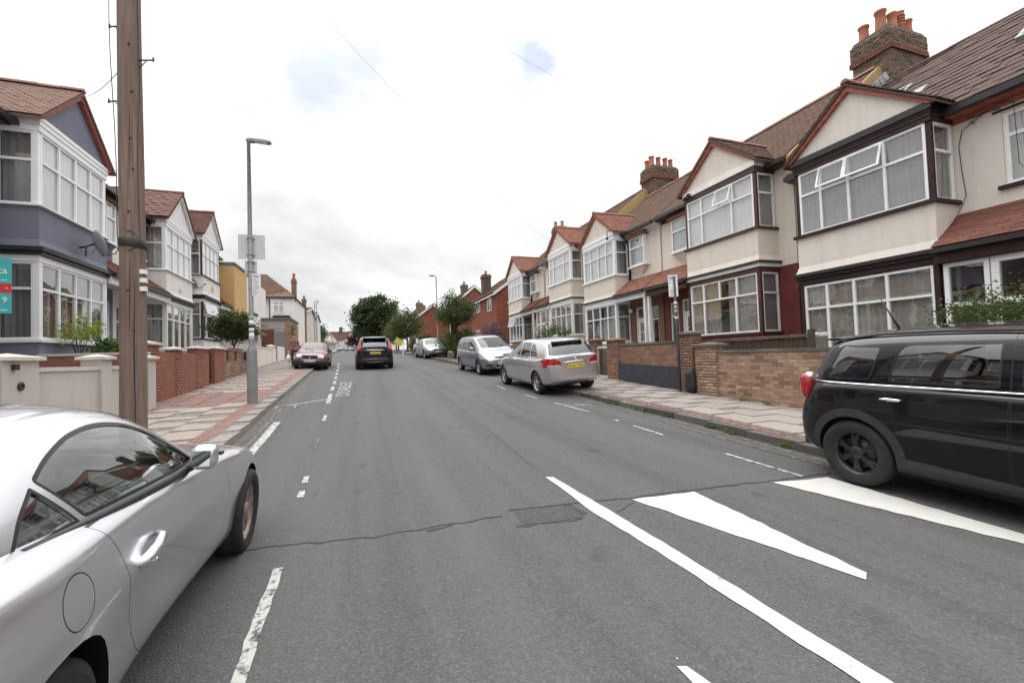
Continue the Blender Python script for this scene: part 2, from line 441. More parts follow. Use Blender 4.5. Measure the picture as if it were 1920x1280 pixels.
L_GLOSS = leaf_mat('glossy_leaf', [(0.045, 0.085, 0.020), (0.075, 0.125, 0.032), (0.10, 0.14, 0.035), (0.035, 0.065, 0.018)])
L_PURP = leaf_mat('purple_blossom', [(0.16, 0.085, 0.15), (0.12, 0.06, 0.11), (0.20, 0.12, 0.19), (0.06, 0.075, 0.035)])
L_WEED = leaf_mat('weed_leaf', [(0.085, 0.14, 0.035), (0.12, 0.17, 0.045), (0.06, 0.10, 0.03)])

def wood_pole():
    n = NT('weathered_pole_wood')
    c = n.coord('Object', (1, 1, 0.045))
    g = n.noise(c, 26, 8, 0.7, 0.6)
    base = n.ramp(g, [(0.28, (0.115, 0.082, 0.066)), (0.5, (0.205, 0.15, 0.12)), (0.72, (0.31, 0.24, 0.195))])
    h = n.noise(n.coord('Object', (1, 1, 0.3)), 2.2, 4)
    base = n.mix(n.ramp(h, [(0.35, 0.4), (0.65, 0.0)]), base, (0.12, 0.08, 0.065))
    n.bsdf(base, 0.85, 0, g, 0.7, 0.02, 0.25)
    return n.m
M_WOODP = wood_pole()

# ------------------------------------------------------------------ mesh helpers
class MB:
    """collects shapes; build() links them as one mesh object"""
    def __init__(s): s.v = []; s.f = []; s.mi = []; s.sm = []
    def add(s, vs, fs, mi=0, smooth=False):
        o = len(s.v)
        s.v += [tuple(v) for v in vs]
        s.f += [tuple(i + o for i in f) for f in fs]
        s.mi += [mi] * len(fs); s.sm += [smooth] * len(fs)
        return s
    def box(s, x0, x1, y0, y1, z0, z1, mi=0, mat=None):
        vs = [Vector((x, y, z)) for z in (z0, z1) for y in (y0, y1) for x in (x0, x1)]
        if mat is not None: vs = [mat @ v for v in vs]
        return s.add(vs, [(0, 2, 3, 1), (4, 5, 7, 6), (0, 1, 5, 4), (2, 6, 7, 3), (0, 4, 6, 2), (1, 3, 7, 5)], mi)
    def quad(s, a, b, c, d, mi=0): return s.add([a, b, c, d], [(0, 1, 2, 3)], mi)
    def prism(s, pts, d, mi=0):
        """closed polygon pts (3D) extruded by vector d"""
        n = len(pts); d = Vector(d)
        vs = [Vector(p) for p in pts] + [Vector(p) + d for p in pts]
        fs = [tuple(range(n))[::-1], tuple(range(n, 2 * n))] + [(i, (i + 1) % n, n + (i + 1) % n, n + i) for i in range(n)]
        return s.add(vs, fs, mi)
    def tube(s, pts, r, n=8, mi=0, cap=True):
        pts = [Vector(p) for p in pts]; rs = r if isinstance(r, (list, tuple)) else [r] * len(pts)
        vs = []; fs = []
        ref = None
        for i, p in enumerate(pts):
            t = (pts[min(i + 1, len(pts) - 1)] - pts[max(i - 1, 0)]).normalized()
            if ref is None: ref = t.orthogonal().normalized()
            a = (ref - t * ref.dot(t)).normalized(); ref = a
            b = t.cross(a)
            vs += [p + (a * cos(2 * pi * k / n) + b * sin(2 * pi * k / n)) * rs[i] for k in range(n)]
        for i in range(len(pts) - 1):
            for k in range(n):
                fs.append((i * n + k, i * n + (k + 1) % n, (i + 1) * n + (k + 1) % n, (i + 1) * n + k))
        s.add(vs, fs, mi, True)
        if cap:
            o = len(s.v) - len(vs)
            s.f += [tuple(o + k for k in range(n))[::-1], tuple(o + (len(pts) - 1) * n + k for k in range(n))]
            s.mi += [mi, mi]; s.sm += [False, False]
        return s
    def lathe(s, prof, c=(0, 0, 0), axis='z', n=24, mi=0, smooth=True):
        """prof: list of (radius, height)"""
        vs = []
        for r_, h in prof:
            for k in range(n):
                a = 2 * pi * k / n
                p = (r_ * cos(a), r_ * sin(a), h)
                if axis == 'y': p = (p[0], p[2], p[1])
                if axis == 'x': p = (p[2], p[0], p[1])
                vs.append((p[0] + c[0], p[1] + c[1], p[2] + c[2]))
        fs = [(i * n + k, i * n + (k + 1) % n, (i + 1) * n + (k + 1) % n, (i + 1) * n + k) for i in range(len(prof) - 1) for k in range(n)]
        return s.add(vs, fs, mi, smooth)
    def build(s, name, mats, parent=None, loc=None, bevel=0):
        me = bpy.data.meshes.new(name)
        me.from_pydata(s.v, [], s.f)
        for m in (mats if isinstance(mats, (list, tuple)) else [mats]): me.materials.append(m)
        me.polygons.foreach_set('material_index', s.mi)
        me.polygons.foreach_set('use_smooth', s.sm)
        me.update()
        if bevel:
            b = bmesh.new(); b.from_mesh(me)
            bmesh.ops.bevel(b, geom=[e for e in b.edges if len(e.link_faces) == 2 and e.calc_face_angle(0) > 0.6], offset=bevel, segments=2, profile=0.7, affect='EDGES', clamp_overlap=True)
            b.to_mesh(me); b.free()
        return link(name, me, parent, loc)

def link(name, me, parent=None, loc=None):
    o = bpy.data.objects.new(name, me)
    COL.objects.link(o)
    if parent is not None: o.parent = parent
    if loc is not None: o.location = loc
    return o

def empty(name, loc=(0, 0, 0), rot=(0, 0, 0), scale=1.0, label=None, cat=None, group=None):
    o = bpy.data.objects.new(name, None)
    o.empty_display_size = 0.2
    COL.objects.link(o)
    o.location = loc; o.rotation_euler = rot; o.scale = (scale,) * 3
    return tag(o, label, cat, group)

def tag(o, label=None, cat=None, group=None, kind=None):
    if label: o['label'] = label
    if cat: o['category'] = cat
    if group: o['group'] = group
    if kind: o['kind'] = kind
    return o

def child(name, parent):
    o = bpy.data.objects.new(name, None); COL.objects.link(o); o.parent = parent
    return o

def wmat(o):
    m = o.matrix_basis.copy()
    while o.parent is not None:
        o = o.parent; m = o.matrix_basis @ m
    return m

CUBES = {}
CV = np.array([(x, y, z, 1.0) for z in (0, 1) for y in (0, 1) for x in (0, 1)])
CF = [(0, 2, 3, 1), (4, 5, 7, 6), (0, 1, 5, 4), (2, 6, 7, 3), (0, 4, 6, 2), (1, 3, 7, 5)]
def cube_mesh(name, mat):
    k = (name, mat.name)
    if k not in CUBES:
        me = bpy.data.meshes.new(name)
        me.from_pydata([tuple(v[:3]) for v in CV], [], CF)
        me.materials.append(mat)
        CUBES[k] = me
    return CUBES[k]

CAMP = Vector((0, 0, 1.38 * K))
def pieces(parent, name, mats4, mat, maxn=300, plural=None):
    """alike pieces given as unit-cube matrices (in parent space): the nearest maxn as objects, the rest joined"""
    pw = wmat(parent)
    if len(mats4) > maxn:
        mats4 = sorted(mats4, key=lambda m: ((pw @ m).translation - CAMP).length)
    me = cube_mesh(name, mat)
    for m in mats4[:maxn]:
        o = link(name, me, parent)
        o.matrix_basis = m
    rest = mats4[maxn:]
    if rest: joined(parent, plural or name + 's', rest, mat)

def joined(parent, name, mats4, mat):
    A = np.array([np.array(m) for m in mats4])            # n,4,4
    V = np.einsum('nij,kj->nki', A, CV)[:, :, :3].reshape(-1, 3)
    n = len(mats4)
    F = (np.array(CF)[None] + (np.arange(n) * 8)[:, None, None]).reshape(-1)
    me = bpy.data.meshes.new(name)
    me.vertices.add(len(V)); me.vertices.foreach_set('co', V.astype(np.float32).ravel())
    me.loops.add(len(F)); me.loops.foreach_set('vertex_index', F.astype(np.int32))
    me.polygons.add(n * 6)
    me.polygons.foreach_set('loop_start', np.arange(0, n * 24, 4, dtype=np.int32))
    me.materials.append(mat)
    me.update(calc_edges=True)
    o = link(name, me, parent)
    o['kind'] = 'stuff'
    return o

def basis(O, X, Y, Z):
    """unit cube -> box with origin O and edge vectors X, Y, Z"""
    m = Matrix.Identity(4)
    for i, v in enumerate((X, Y, Z)):
        m[0][i], m[1][i], m[2][i] = v[0], v[1], v[2]
    m[0][3], m[1][3], m[2][3] = O[0], O[1], O[2]
    return m

def tile_field(O, Ud, Vd, vmax, urange, tw, gauge, thick, jit=0.0, lift=0.0, gap=0.006, stagger=0.5):
    """courses of tiles on the plane O + u*Ud + v*Vd; each tile tips up at its lower edge"""
    O = Vector(O); Ud = Vector(Ud).normalized(); Vd = Vector(Vd).normalized()
    N = Ud.cross(Vd).normalized()
    if N.z < 0: N = -N
    out = []
    rows = int(math.ceil(vmax / gauge - 1e-6))
    for j in range(rows):
        v0 = j * gauge
        g = min(gauge, vmax - v0)
        ua, ub = urange(v0 + g * 0.5)
        if ub - ua < 0.04: continue
        k0 = math.floor(ua / tw) - 1
        k = k0
        while True:
            a = (k + (stagger if j % 2 else 0)) * tw
            if a >= ub: break
            b = a + tw
            aa, bb = max(a, ua), min(b, ub)
            if bb - aa > 0.035:
                tilt = thick * (0.95 + random.uniform(-jit, jit))
                o = O + Ud * (aa + gap / 2) + Vd * (v0 - 0.015) + N * (lift + random.uniform(0, jit) * 0.01)
                X = Ud * (bb - aa - gap)
                Y = Vd * (g + 0.05) - N * tilt * 0.9
                Z = N * thick
                out.append(basis(o + N * tilt * 0.9, X, Y, Z))
            k += 1
    return out

def brick_field(x0, x1, z0, z1, y, depth=0.10, bl=0.215, bh=0.065, j=0.010, axis='x', face=-1, jit=0.003, ztop=None):
    """stretcher courses on a wall face in the local plane y (axis x) or x (axis y); face: side the bricks stand proud of"""
    out = []
    nrow = int((z1 - z0 + j) / (bh + j))
    for r_ in range(nrow):
        z = z0 + r_ * (bh + j)
        off = -(bl + j) / 2 if r_ % 2 else 0
        x = x0 + off
        while x < x1 - 0.02:
            a, b = max(x, x0), min(x + bl, x1)
            if b - a > 0.03 and (ztop is None or z + bh <= ztop(0.5 * (a + b))):
                p = random.uniform(-jit, jit) + 0.006
                if axis == 'x':
                    o = (a, y + face * p if face < 0 else y - depth + p, z)
                    out.append(basis(o, (b - a, 0, 0), (0, depth, 0), (0, 0, bh)))
                else:
                    o = (y + face * p if face < 0 else y - depth + p, a, z)
                    out.append(basis(o, (depth, 0, 0), (0, b - a, 0), (0, 0, bh)))
            x += bl + j
    return out

# ------------------------------------------------------------------ street profile (metres)
_ry = np.arange(-80, 480, 0.5)
_rz = np.interp(_ry / K, [-80, -50, 0, 2, 4, 6, 8, 10.7, 13, 16.5, 22.8, 29.5, 40, 60, 100, 150, 400], [-.9, -.6, 0, .035, .085, .145, .22, .355, .48, .67, 1.0, 1.36, 1.85, 2.47, 3.4, 4.45, 8.5]) * K
_rz = np.convolve(np.pad(_rz, 4, mode='edge'), np.ones(9) / 9, 'valid')
_rz -= np.interp(0, _ry, _rz)
def rz(y): return float(np.interp(y, _ry, _rz))
def kl(y): return float(np.interp(y / K, [-20, 2, 7.8, 11, 15, 22, 36, 60, 124, 300], [-1.62, -1.70, -1.83, -1.93, -1.97, -2.05, -2.34, -3.0, -5.0, -10])) * K
def kr(y): return float(np.interp(y / K, [-20, 3.6, 6.2, 9, 12, 16, 22.7, 33, 43, 60, 124, 300], [4.75, 5.0, 5.2, 5.12, 5.05, 4.95, 4.74, 3.95, 3.35, 2.9, 1.9, -1])) * K
def lx(a): return -(6.3 + 0.024 * (a - 13.0))              # left house front, survey units
KH = 0.12                                                   # kerb height

def strip(name, ys, xa, xb, dz, mat, nx=2, thick=None, kind='structure'):
    """sheet following the street between x = xa(y) and xb(y)"""
    b = MB()
    vs = []; fs = []
    for y in ys:
        a, c = xa(y), xb(y)
        for i in range(nx + 1):
            vs.append((a + (c - a) * i / nx, y, rz(y) + (dz(a + (c - a) * i / nx, y) if callable(dz) else dz)))
    w = nx + 1
    for j in range(len(ys) - 1):
        for i in range(nx):
            fs.append((j * w + i, j * w + i + 1, (j + 1) * w + i + 1, (j + 1) * w + i))
    b.add(vs, fs, 0, True)
    o = b.build(name, mat)
    return tag(o, kind=kind)

def mark(name, pts, mat, dz=0.006, rough=0.012, label=None):
    """painted shape on the road: polygon of (x, y) metres with slightly uneven edges"""
    P = []
    n = len(pts)
    for i in range(n):
        a, c = Vector(pts[i]), Vector(pts[(i + 1) % n])
        L = (c - a).length
        k = max(1, int(L / 0.10))
        for q in range(k):
            p = a + (c - a) * q / k
            if q: 
                nn = Vector((-(c - a).y, (c - a).x)).normalized()
                p = p + nn * random.uniform(-rough, rough)
            P.append(p)
    b = bmesh.new()
    vs = [b.verts.new((p.x, p.y, rz(p.y) + dz)) for p in P]
    f = b.faces.new(vs)
    if f.normal.z < 0: f.normal_flip()
    bmesh.ops.triangulate(b, faces=[f])
    me = bpy.data.meshes.new(name); b.to_mesh(me); b.free()
    me.materials.append(mat)
    return me

def text_mesh(body, size, mat, align='CENTER', extrude=0.002):
    cu = bpy.data.curves.new('text', 'FONT')
    cu.body = body; cu.size = size; cu.align_x = align; cu.align_y = 'CENTER'; cu.extrude = extrude
    cu.resolution_u = 2
    o = bpy.data.objects.new('text', cu)
    COL.objects.link(o)
    dg = bpy.context.evaluated_depsgraph_get()
    me = bpy.data.meshes.new_from_object(o.evaluated_get(dg))
    bpy.data.objects.remove(o)
    me.materials.clear(); me.materials.append(mat)
    return me

# ------------------------------------------------------------------ ground, road, pavements
ys_f = [-30 + 0.75 * i for i in range(120)] + [60 + 3 * i for i in range(42)]
strip('ground', [-60 + 6 * i for i in range(85)], lambda y: -420, lambda y: 420, -0.22, M_SOIL, 8)
strip('road', ys_f, kl, kr, lambda x, y: 0.0, M_ASPH, 8)
strip('cross_road', [148 + 2 * i for i in range(9)], lambda y: -90, lambda y: 90, -0.02, M_ASPH, 4)
WL = lambda y: float(np.interp(y / K, [-20, 11.6, 11.8, 23, 32, 60, 160], [-4.25, -4.25, -4.5, -4.85, -5.1, -6.2, -10])) * K
WR = lambda y: float(np.interp(y / K, [-20, 13, 20, 30, 43, 60, 160], [7.45, 7.45, 7.2, 6.2, 5.6, 5.2, 4.2])) * K
pl = strip('pavement_left', ys_f, lambda y: WL(y) - 2.5, lambda y: kl(y) - 0.05, KH - 0.016, M_BED, 3)
pr = strip('pavement_right', ys_f, lambda y: kr(y) + 0.05, lambda y: WR(y) + 3.0, KH - 0.016, M_BED, 3)

def slope_basis(x, y, dx, dy, h, zt):
    """box whose top follows the street slope"""
    z0, z1 = rz(y) + zt, rz(y + dy) + zt
    return basis((x, y, z0 - h), (dx, 0, 0), (0, dy, z1 - z0), (0, 0, h))

def pave(side):
    par = pl if side < 0 else pr
    mats, setts, kerbs, far_s = [], [], [], []
    for q in range(5):
        y = 1.2 + (0.45 if q % 2 else 0)
        while y < 62:
            d = 0.90
            if side < 0: b = kl(y) - 0.57 - q * 0.6; a = max(b - 0.6, WL(y) - 0.4)
            else: a = kr(y) + 0.46 + q * 0.6; b = min(a + 0.6, WR(y) + 0.3)
            if b - a > 0.06:
                if side < 0 and 12.4 < y < 14.9:
                    for r_ in range(8):
                        xx = a + (0.1 if r_ % 2 else 0)
                        while xx < b - 0.02:
                            setts.append(slope_basis(xx, y + r_ * 0.1125, min(0.2, b - xx), 0.107, 0.05, KH + random.gauss(0, 0.002))); xx += 0.205
                else:
                    m = slope_basis(a + 0.0025, y + 0.0025, b - a - 0.005, d - 0.005, 0.05, KH + random.gauss(0, 0.0022))
                    m[2][0] += random.gauss(0, 0.003); m[2][1] += random.gauss(0, 0.003)
                    m[0][1] += (kl(y + d) - kl(y)) if side < 0 else (kr(y + d) - kr(y))
                    mats.append(m)
            y += d
    y = -1.0
    while y < 40:
        for q in range(3):
            x0 = (kl(y) - 0.27 - 0.30 if side < 0 else kr(y) + 0.16) + q * 0.1
            setts.append(slope_basis(x0 + 0.004, y + (0.1 if q % 2 else 0), 0.093, 0.205, 0.05, KH + random.gauss(0, 0.0025)))
        y += 0.213
    y = -2.0
    while y < 66:
        L = 0.91
        zt = KH + random.gauss(0, 0.002)
        x0 = kl(y + .45) - 0.27 if side < 0 else kr(y + .45)
        w = 0.27 if side < 0 else 0.16
        m = slope_basis(x0, y + 0.005, w, L - 0.010, 0.26, zt)
        dx = (kl(y + L) - kl(y)) if side < 0 else (kr(y + L) - kr(y))
        m[0][1] += dx
        kerbs.append(m)
        y += L
    pieces(par, 'paving_slab', mats, M_SLABL if side < 0 else M_SLABR, 300, 'paving_slabs')
    joined(par, 'red_pavers', setts, M_SETT if side < 0 else M_SETTR)
    pieces(par, 'kerb_stone', kerbs, M_KERB if side < 0 else M_KERBD, 300)
pave(-1); pave(1)
strip('far_kerb_left', [62 + 3 * i for i in range(28)], lambda y: kl(y) - 0.2, kl, KH, M_KERB, 1)
strip('far_kerb_right', [62 + 3 * i for i in range(28)], kr, lambda y: kr(y) + 0.2, KH, M_KERB, 1)
# silty gutters beside the kerbs
strip('gutter_left', [1 + 0.5 * i for i in range(110)], lambda y: kl(y) + 0.0, lambda y: kl(y) + 0.17 + 0.03 * sin(y * 3.1) + 0.02 * sin(y * 7.7), 0.004, M_DIRT, 1)
strip('gutter_right', [1 + 0.5 * i for i in range(110)], lambda y: kr(y) - 0.20 - 0.03 * sin(y * 2.3), lambda y: kr(y), 0.004, M_DIRT, 1)

road_marks = []
def mk(name, pts_u, mat, rough=0.010, label=None, dz=0.006):
    o = link(name, mark(name, [(x * K, y * K) for x, y in pts_u], mat, dz, rough))
    o['kind'] = 'structure'
    return o
def dash(xa, ya, xb, yb, w, mat, rough=0.008):
    d = Vector((xb - xa, yb - ya)).normalized(); n = Vector((-d.y, d.x)) * w / 2
    return mk('road_marking', [(xa + n.x, ya + n.y), (xa - n.x, ya - n.y), (xb - n.x, yb - n.y), (xb + n.x, yb + n.y)], mat, rough)

mk('road_marking', [(1.80, 4.27), (1.79, 3.6), (1.775, 3.24), (1.83, 2.5), (1.86, 1.22), (1.88, -2), (2.0, -2), (1.98, 1.22), (1.95, 2.5), (1.925, 3.25), (1.905, 3.6), (1.87, 4.23)], M_LINE, 0.006)
mk('road_marking', [(2.24, 3.36), (2.87, 3.31), (2.775, 1.80), (2.69, 1.75)], M_LINE, 0.012)
mk('road_marking', [(3.73, 3.22), (4.0, 3.17), (4.34, 3.13), (4.24, 1.2), (4.17, 1.2)], M_LINE, 0.010)
mk('road_marking', [(1.245, 1.59), (1.285, 1.575), (1.46, 0.5), (1.14, 0.5)], M_LINE, 0.008)
mk('road_marking', [(0.42, 1.2), (0.45, 1.2), (0.6, -0.3), (0.25, -0.3)], M_LINE, 0.008)
lx_d = lambda y: float(np.interp(y, [0, 2.15, 3.7, 4.74, 7.1, 9.3, 12.3, 16.5, 23.3, 37.7, 70], [-.52, -.52, -.53, -.57, -.63, -.68, -.78, -.86, -1.05, -1.56, -2.6]))
for a, b, m in [(-1.5, 0.6, M_WORN), (1.55, 3.2, M_WORN), (4.62, 4.82, M_WORN), (5.1, 5.34, M_WORN), (6.7, 7.45, M_FAINT), (8.95, 9.6, M_WORN), (11.3, 13.0, M_WORN),
                (13.9, 14.9, M_WORN), (15.7, 16.7, M_WORN), (17.5, 18.5, M_WORN), (19.3, 20.3, M_WORN), (21.2, 22.3, M_WORN), (23.3, 24.4, M_WORN), (25.6, 27, M_WORN), (29, 30.8, M_FAINT), (33, 35, M_FAINT)]:
    dash(lx_d(a), a, lx_d(b), b, 0.058 if a < 10 else 0.095, m, 0.008)
dash(-1.42, 6.4, -1.49, 9.2, 0.12, M_WORN)
dash(-1.72, 11.25, -0.78, 12.05, 0.075, M_WORN)
dash(-1.75, 16.5, -0.95, 16.95, 0.11, M_FAINT)
dash(-0.9, 26.5, 0.5, 27.4, 0.2, M_FAINT)
for a, b, m in [(3.25, 4.25, M_WORN), (5.4, 6.2, M_WORN), (6.65, 6.8, M_WORN), (7.7, 9.05, M_WORN), (9.9, 10.6, M_WORN), (11.8, 12.8, M_WORN), (13.8, 14.6, M_FAINT), (16, 17.2, M_FAINT)]:
    x = lambda y: float(np.interp(y, [3, 6, 7.7, 9, 12, 14, 18], [4.15, 4.2, 4.24, 4.11, 3.85, 3.95, 3.9]))
    dash(x(a), a, x(b), b, 0.05, m, 0.006)
dash(4.12, 8.7, 4.72, 8.45, 0.05, M_WORN); dash(3.95, 12.4, 3.4, 12.7, 0.08, M_FAINT); dash(3.85, 11.2, 3.55, 11.5, 0.07, M_FAINT); dash(3.6, 12.1, 3.35, 12.2, 0.10, M_FAINT)
for a in (1.0, 4.0, 7.0, 10.0):
    dash(kr((a) * K) / K - 0.30, a, kr((a + 3) * K) / K - 0.30, a + 3, 0.045, M_FAINT, 0.006)
dash(kl(7 * K) / K + 0.24, 6.6, kl(11 * K) / K + 0.22, 11.4, 0.06, M_FAINT); dash(kl(12 * K) / K + 0.22, 12, kl(19 * K) / K + 0.2, 19.5, 0.06, M_FAINT)
dash(1.9, 17.6, 3.6, 18.4, 0.12, M_FAINT)
mk('road_marking', [(-3.9, 80), (-2.3, 80), (-2.6, 84), (-3.7, 84)], M_LINE, 0); mk('road_marking', [(-0.7, 80), (0.9, 80), (0.7, 84), (-0.6, 84)], M_LINE, 0)
# DISABLED, read from the middle of the road, along the bay line
tm = text_mesh('DISABLED', 0.92, M_WORN, extrude=0.0)
yy = 14.3 * K
for v in tm.vertices:
    x, y = -0.455 * K - 0.62 * v.co.y, yy + 1.02 * v.co.x
    v.co = (x, y, rz(y) + 0.007)
tm.update()
to = link('road_lettering', tm)
to['kind'] = 'structure'
# speckles of old paint and grit
b = MB()
for q in range(110):
    y = random.uniform(1.2, 26); x = random.uniform(-1.4, 5.2); r_ = random.uniform(0.003, 0.010)
    pts = [(x + r_ * random.uniform(.5, 1) * cos(t), y + r_ * random.uniform(.5, 1.3) * sin(t), rz(y) + 0.007) for t in (0, 1.2, 2.5, 3.8, 5)]
    b.add(pts, [(0, 1, 2, 3, 4)])
tag(b.build('road_grit', M_LINE), kind='stuff')

def seam(name, pts_u, w0, w1, mat=M_TAR, seg=0.09, wob=0.02, dz=0.004):
    pts = [Vector((x * K, y * K)) for x, y in pts_u]
    b = MB(); L = []; R_ = []
    for i in range(len(pts) - 1):
        d = pts[i + 1] - pts[i]; n = max(2, int(d.length / seg)); nn = Vector((-d.y, d.x)).normalized()
        for q in range(n):
            p = pts[i] + d * q / n + nn * random.uniform(-wob, wob)
            w = random.uniform(w0, w1) / 2
            L.append(p + nn * w); R_.append(p - nn * w)
    vs = [(p.x, p.y, rz(p.y) + dz) for p in L] + [(p.x, p.y, rz(p.y) + dz) for p in R_]
    n = len(L)
    b.add(vs, [(n + i, n + i + 1, i + 1, i) for i in range(n - 1)])
    return tag(b.build(name, mat), kind='structure')
seam('road_joint', [(-1.3, 3.63), (-0.66, 3.57), (0.06, 3.46), (1.15, 3.46)], 0.008, 0.03)
seam('road_joint', [(0.45, 3.44), (0.75, 3.42)], 0.02, 0.09, wob=0.03)
seam('road_joint', [(1.15, 3.57), (1.80, 3.49), (2.24, 3.41), (2.9, 3.36), (3.7, 3.27), (4.6, 3.2)], 0.015, 0.04)
seam('road_joint', [(1.1, 3.22), (1.72, 3.14)], 0.01, 0.05)
seam('road_joint', [(1.66, 3.5), (1.70, 3.15)], 0.01, 0.08)
seam('road_joint', [(1.96, 3.18), (2.3, 3.33)], 0.004, 0.02)
seam('road_joint', [(1.82, 4.6), (1.95, 7), (2.05, 12), (2.1, 24)], 0.004, 0.018, wob=0.012)
mk('road_patch', [(1.18, 3.53), (1.68, 3.455), (1.665, 3.17), (1.17, 3.23)], M_PATCH, 0.012, dz=0.0035)
# gully grate by the left kerb
g = empty('drain_cover', (-1.62 * K, 11.1 * K, rz(11.1 * K) + .004), (atan2(rz(12.7) - rz(11.7), 1), 0, 0.03), 1, 'rusty iron drain grate in the gutter by the left kerb', 'drain')
b = MB(); b.box(-.23, .23, -.23, -.19, 0, .008).box(-.23, .23, .19, .23, 0, .008).box(-.23, -.19, -.19, .19, 0, .008).box(.19, .23, -.19, .19, 0, .008)
b.build('frame', plain('pale_iron', (0.28, 0.265, 0.25), 0.7, 0.2, 0.2), g)
b = MB()
for i in range(7): b.box(-.17 + i * .052, -.15 + i * .052, -.19, .19, 0, .006)
b.build('grate', plain('rust_iron', (0.10, 0.08, 0.07), 0.8, 0.2, 0.3), g)

# ------------------------------------------------------------------ houses
def wavy(x0, x1, z0, z1, amp, pitch, lean=0.0):
    """hanging cloth in the local x-z plane at y = 0 (depth is +y)"""
    n = max(6, int((x1 - x0) / 0.025))
    vs = []; ph = random.random() * 6; 
    for k in range(2):
        for i in range(n + 1):
            t = i / n; x = x0 + (x1 - x0) * t
            a = amp * (0.8 if k == 0 else 1.1)
            y = a * sin(2 * pi * x / pitch + ph + 0.9 * sin(x * 5 + ph)) + 0.4 * a * sin(2 * pi * x / (pitch * .43) + ph)
            vs.append((x + (lean if k == 0 else 0), y, z0 if k == 0 else z1))
    return vs, [(i, i + 1, n + 2 + i, n + 1 + i) for i in range(n)]

def win(par, O, Ux, w, h, bot, top, zt, fm=None, fwd=0.05, dep=0.07, curtain=None, gl=None, opens=(), blinds=False, gap=0.0, name='window', cd=0.10, sill=None):
    """casement window: O lower-left corner, Ux direction; bot / top: mullion positions 0..1 below / above the transom height zt"""
    fm = fm or M_UPVC; gl = gl or M_GLASS
    Ux = Vector(Ux).normalized(); Z = Vector((0, 0, 1)); N = Ux.cross(Z); O = Vector(O)
    def P(x, d, z): return O + Ux * x - N * d + Z * z           # d: depth into the house
    Mx = Matrix.Identity(4)
    for i, v in enumerate((Ux, -N, Z)):
        for r_ in range(3): Mx[r_][i] = v[r_]
    for r_ in range(3): Mx[r_][3] = O[r_]
    b = MB(); f = fwd
    def bar(x0, x1, z0, z1, d0=0.0, d1=dep): b.box(x0, x1, d0, d1, z0, z1, 0, Mx)
    bar(0, w, 0, f); bar(0, w, h - f, h); bar(0, f, f, h - f); bar(w - f, w, f, h - f)
    has_t = zt is not None and zt < h - 0.01
    if has_t: bar(f, w - f, zt - f / 2, zt + f / 2, -0.006, dep - .006)
    zb1 = zt - f / 2 if has_t else h - f
    for q in bot:
        if 0 < q < 1: bar(q * w - f / 2, q * w + f / 2, f, zb1, -0.003, dep - .003)
    if has_t:
        for q in top:
            if 0 < q < 1: bar(q * w - f / 2, q * w + f / 2, zt + f / 2, h - f, -0.003, dep - .003)
    if sill: bar(-0.04, w + 0.04, -0.045, -0.002, -0.07, dep, )
    wo = b.build(name, fm, par)
    gm = cube_mesh('pane', gl)
    def pane(x0, x1, z0, z1, tilt=0):
        o = link('pane', gm, wo)
        if tilt:
            # top-hung light pushed open: frame and pane swing out from the head
            yv = (-N) * 0.006
            down = (Z * -cos(tilt) + N * sin(tilt))
            oo = P(x0, 0.0, z1) + down * (z1 - z0)
            o.matrix_basis = basis(oo, Ux * (x1 - x0), yv, -down * (z1 - z0))
            cb = MB(); t = 0.035
            thick = Vector(down).cross(Ux).normalized() * 0.035
            def cbar(xa, xb, la, lb):
                p0 = P(xa, 0.0, z1) + down * la; p1 = P(xb, 0.0, z1) + down * la; p2 = P(xb, 0.0, z1) + down * lb; p3 = P(xa, 0.0, z1) + down * lb
                cb.prism([p0, p1, p2, p3], thick)
            L = z1 - z0 + 0.03
            cbar(x0 - .02, x1 + .02, 0, t); cbar(x0 - .02, x1 + .02, L - t, L); cbar(x0 - .02, x0 - .02 + t, t, L - t); cbar(x1 + .02 - t, x1 + .02, t, L - t)
            cb.build('opening_light', fm, wo)
        else:
            o.matrix_basis = basis(P(x0, 0.03, z0), Ux * (x1 - x0), -N * 0.006, Z * (z1 - z0))
    bs = [0] + [q for q in bot if 0 < q < 1] + [1]
    for i in range(len(bs) - 1): pane(bs[i] * w + f / 2, bs[i + 1] * w - f / 2, f, zb1)
    if has_t:
        ts = [0] + [q for q in top if 0 < q < 1] + [1]
        for i in range(len(ts) - 1): pane(ts[i] * w + f / 2, ts[i + 1] * w - f / 2, zt + f / 2, h - f, radians(17) if i in opens else 0)
    if curtain:
        spans = [(f, w - f)] if not gap else [(f, w * (0.5 - gap / 2)), (w * (0.5 + gap / 2), w - f)]
        for (a, c) in spans:
            vs, fs = wavy(a, c, f, h - f, random.uniform(.020, .036), random.uniform(.09, .15))
            cbm = MB(); cbm.add([Mx @ Vector((x, y + cd, z)) for x, y, z in vs], fs, 0, True)
            cbm.build('curtain', curtain, wo)
    if blinds:
        # plantation shutters: louvred leaf behind each lower light
        for i in range(len(bs) - 1):
            sl = MB(); x0, x1 = bs[i] * w + f / 2 + .01, bs[i + 1] * w - f / 2 - .01
            x1 = x0 + (x1 - x0) * 0.62
            sl.box(x0, x0 + .03, .055, .08, f, zb1, 0, Mx).box(x1 - .03, x1, .055, .08, f, zb1, 0, Mx)
            z = f + .03
            while z < zb1 - .03:
                mm = Mx @ Matrix.Translation((0, .068, z)) @ Matrix.Rotation(radians(35), 4, 'X')
                sl.box(x0 + .03, x1 - .03, -.026, .026, -.004, .004, 0, mm); z += .058
            sl.build('shutter', M_WPAINT, wo)
    return wo

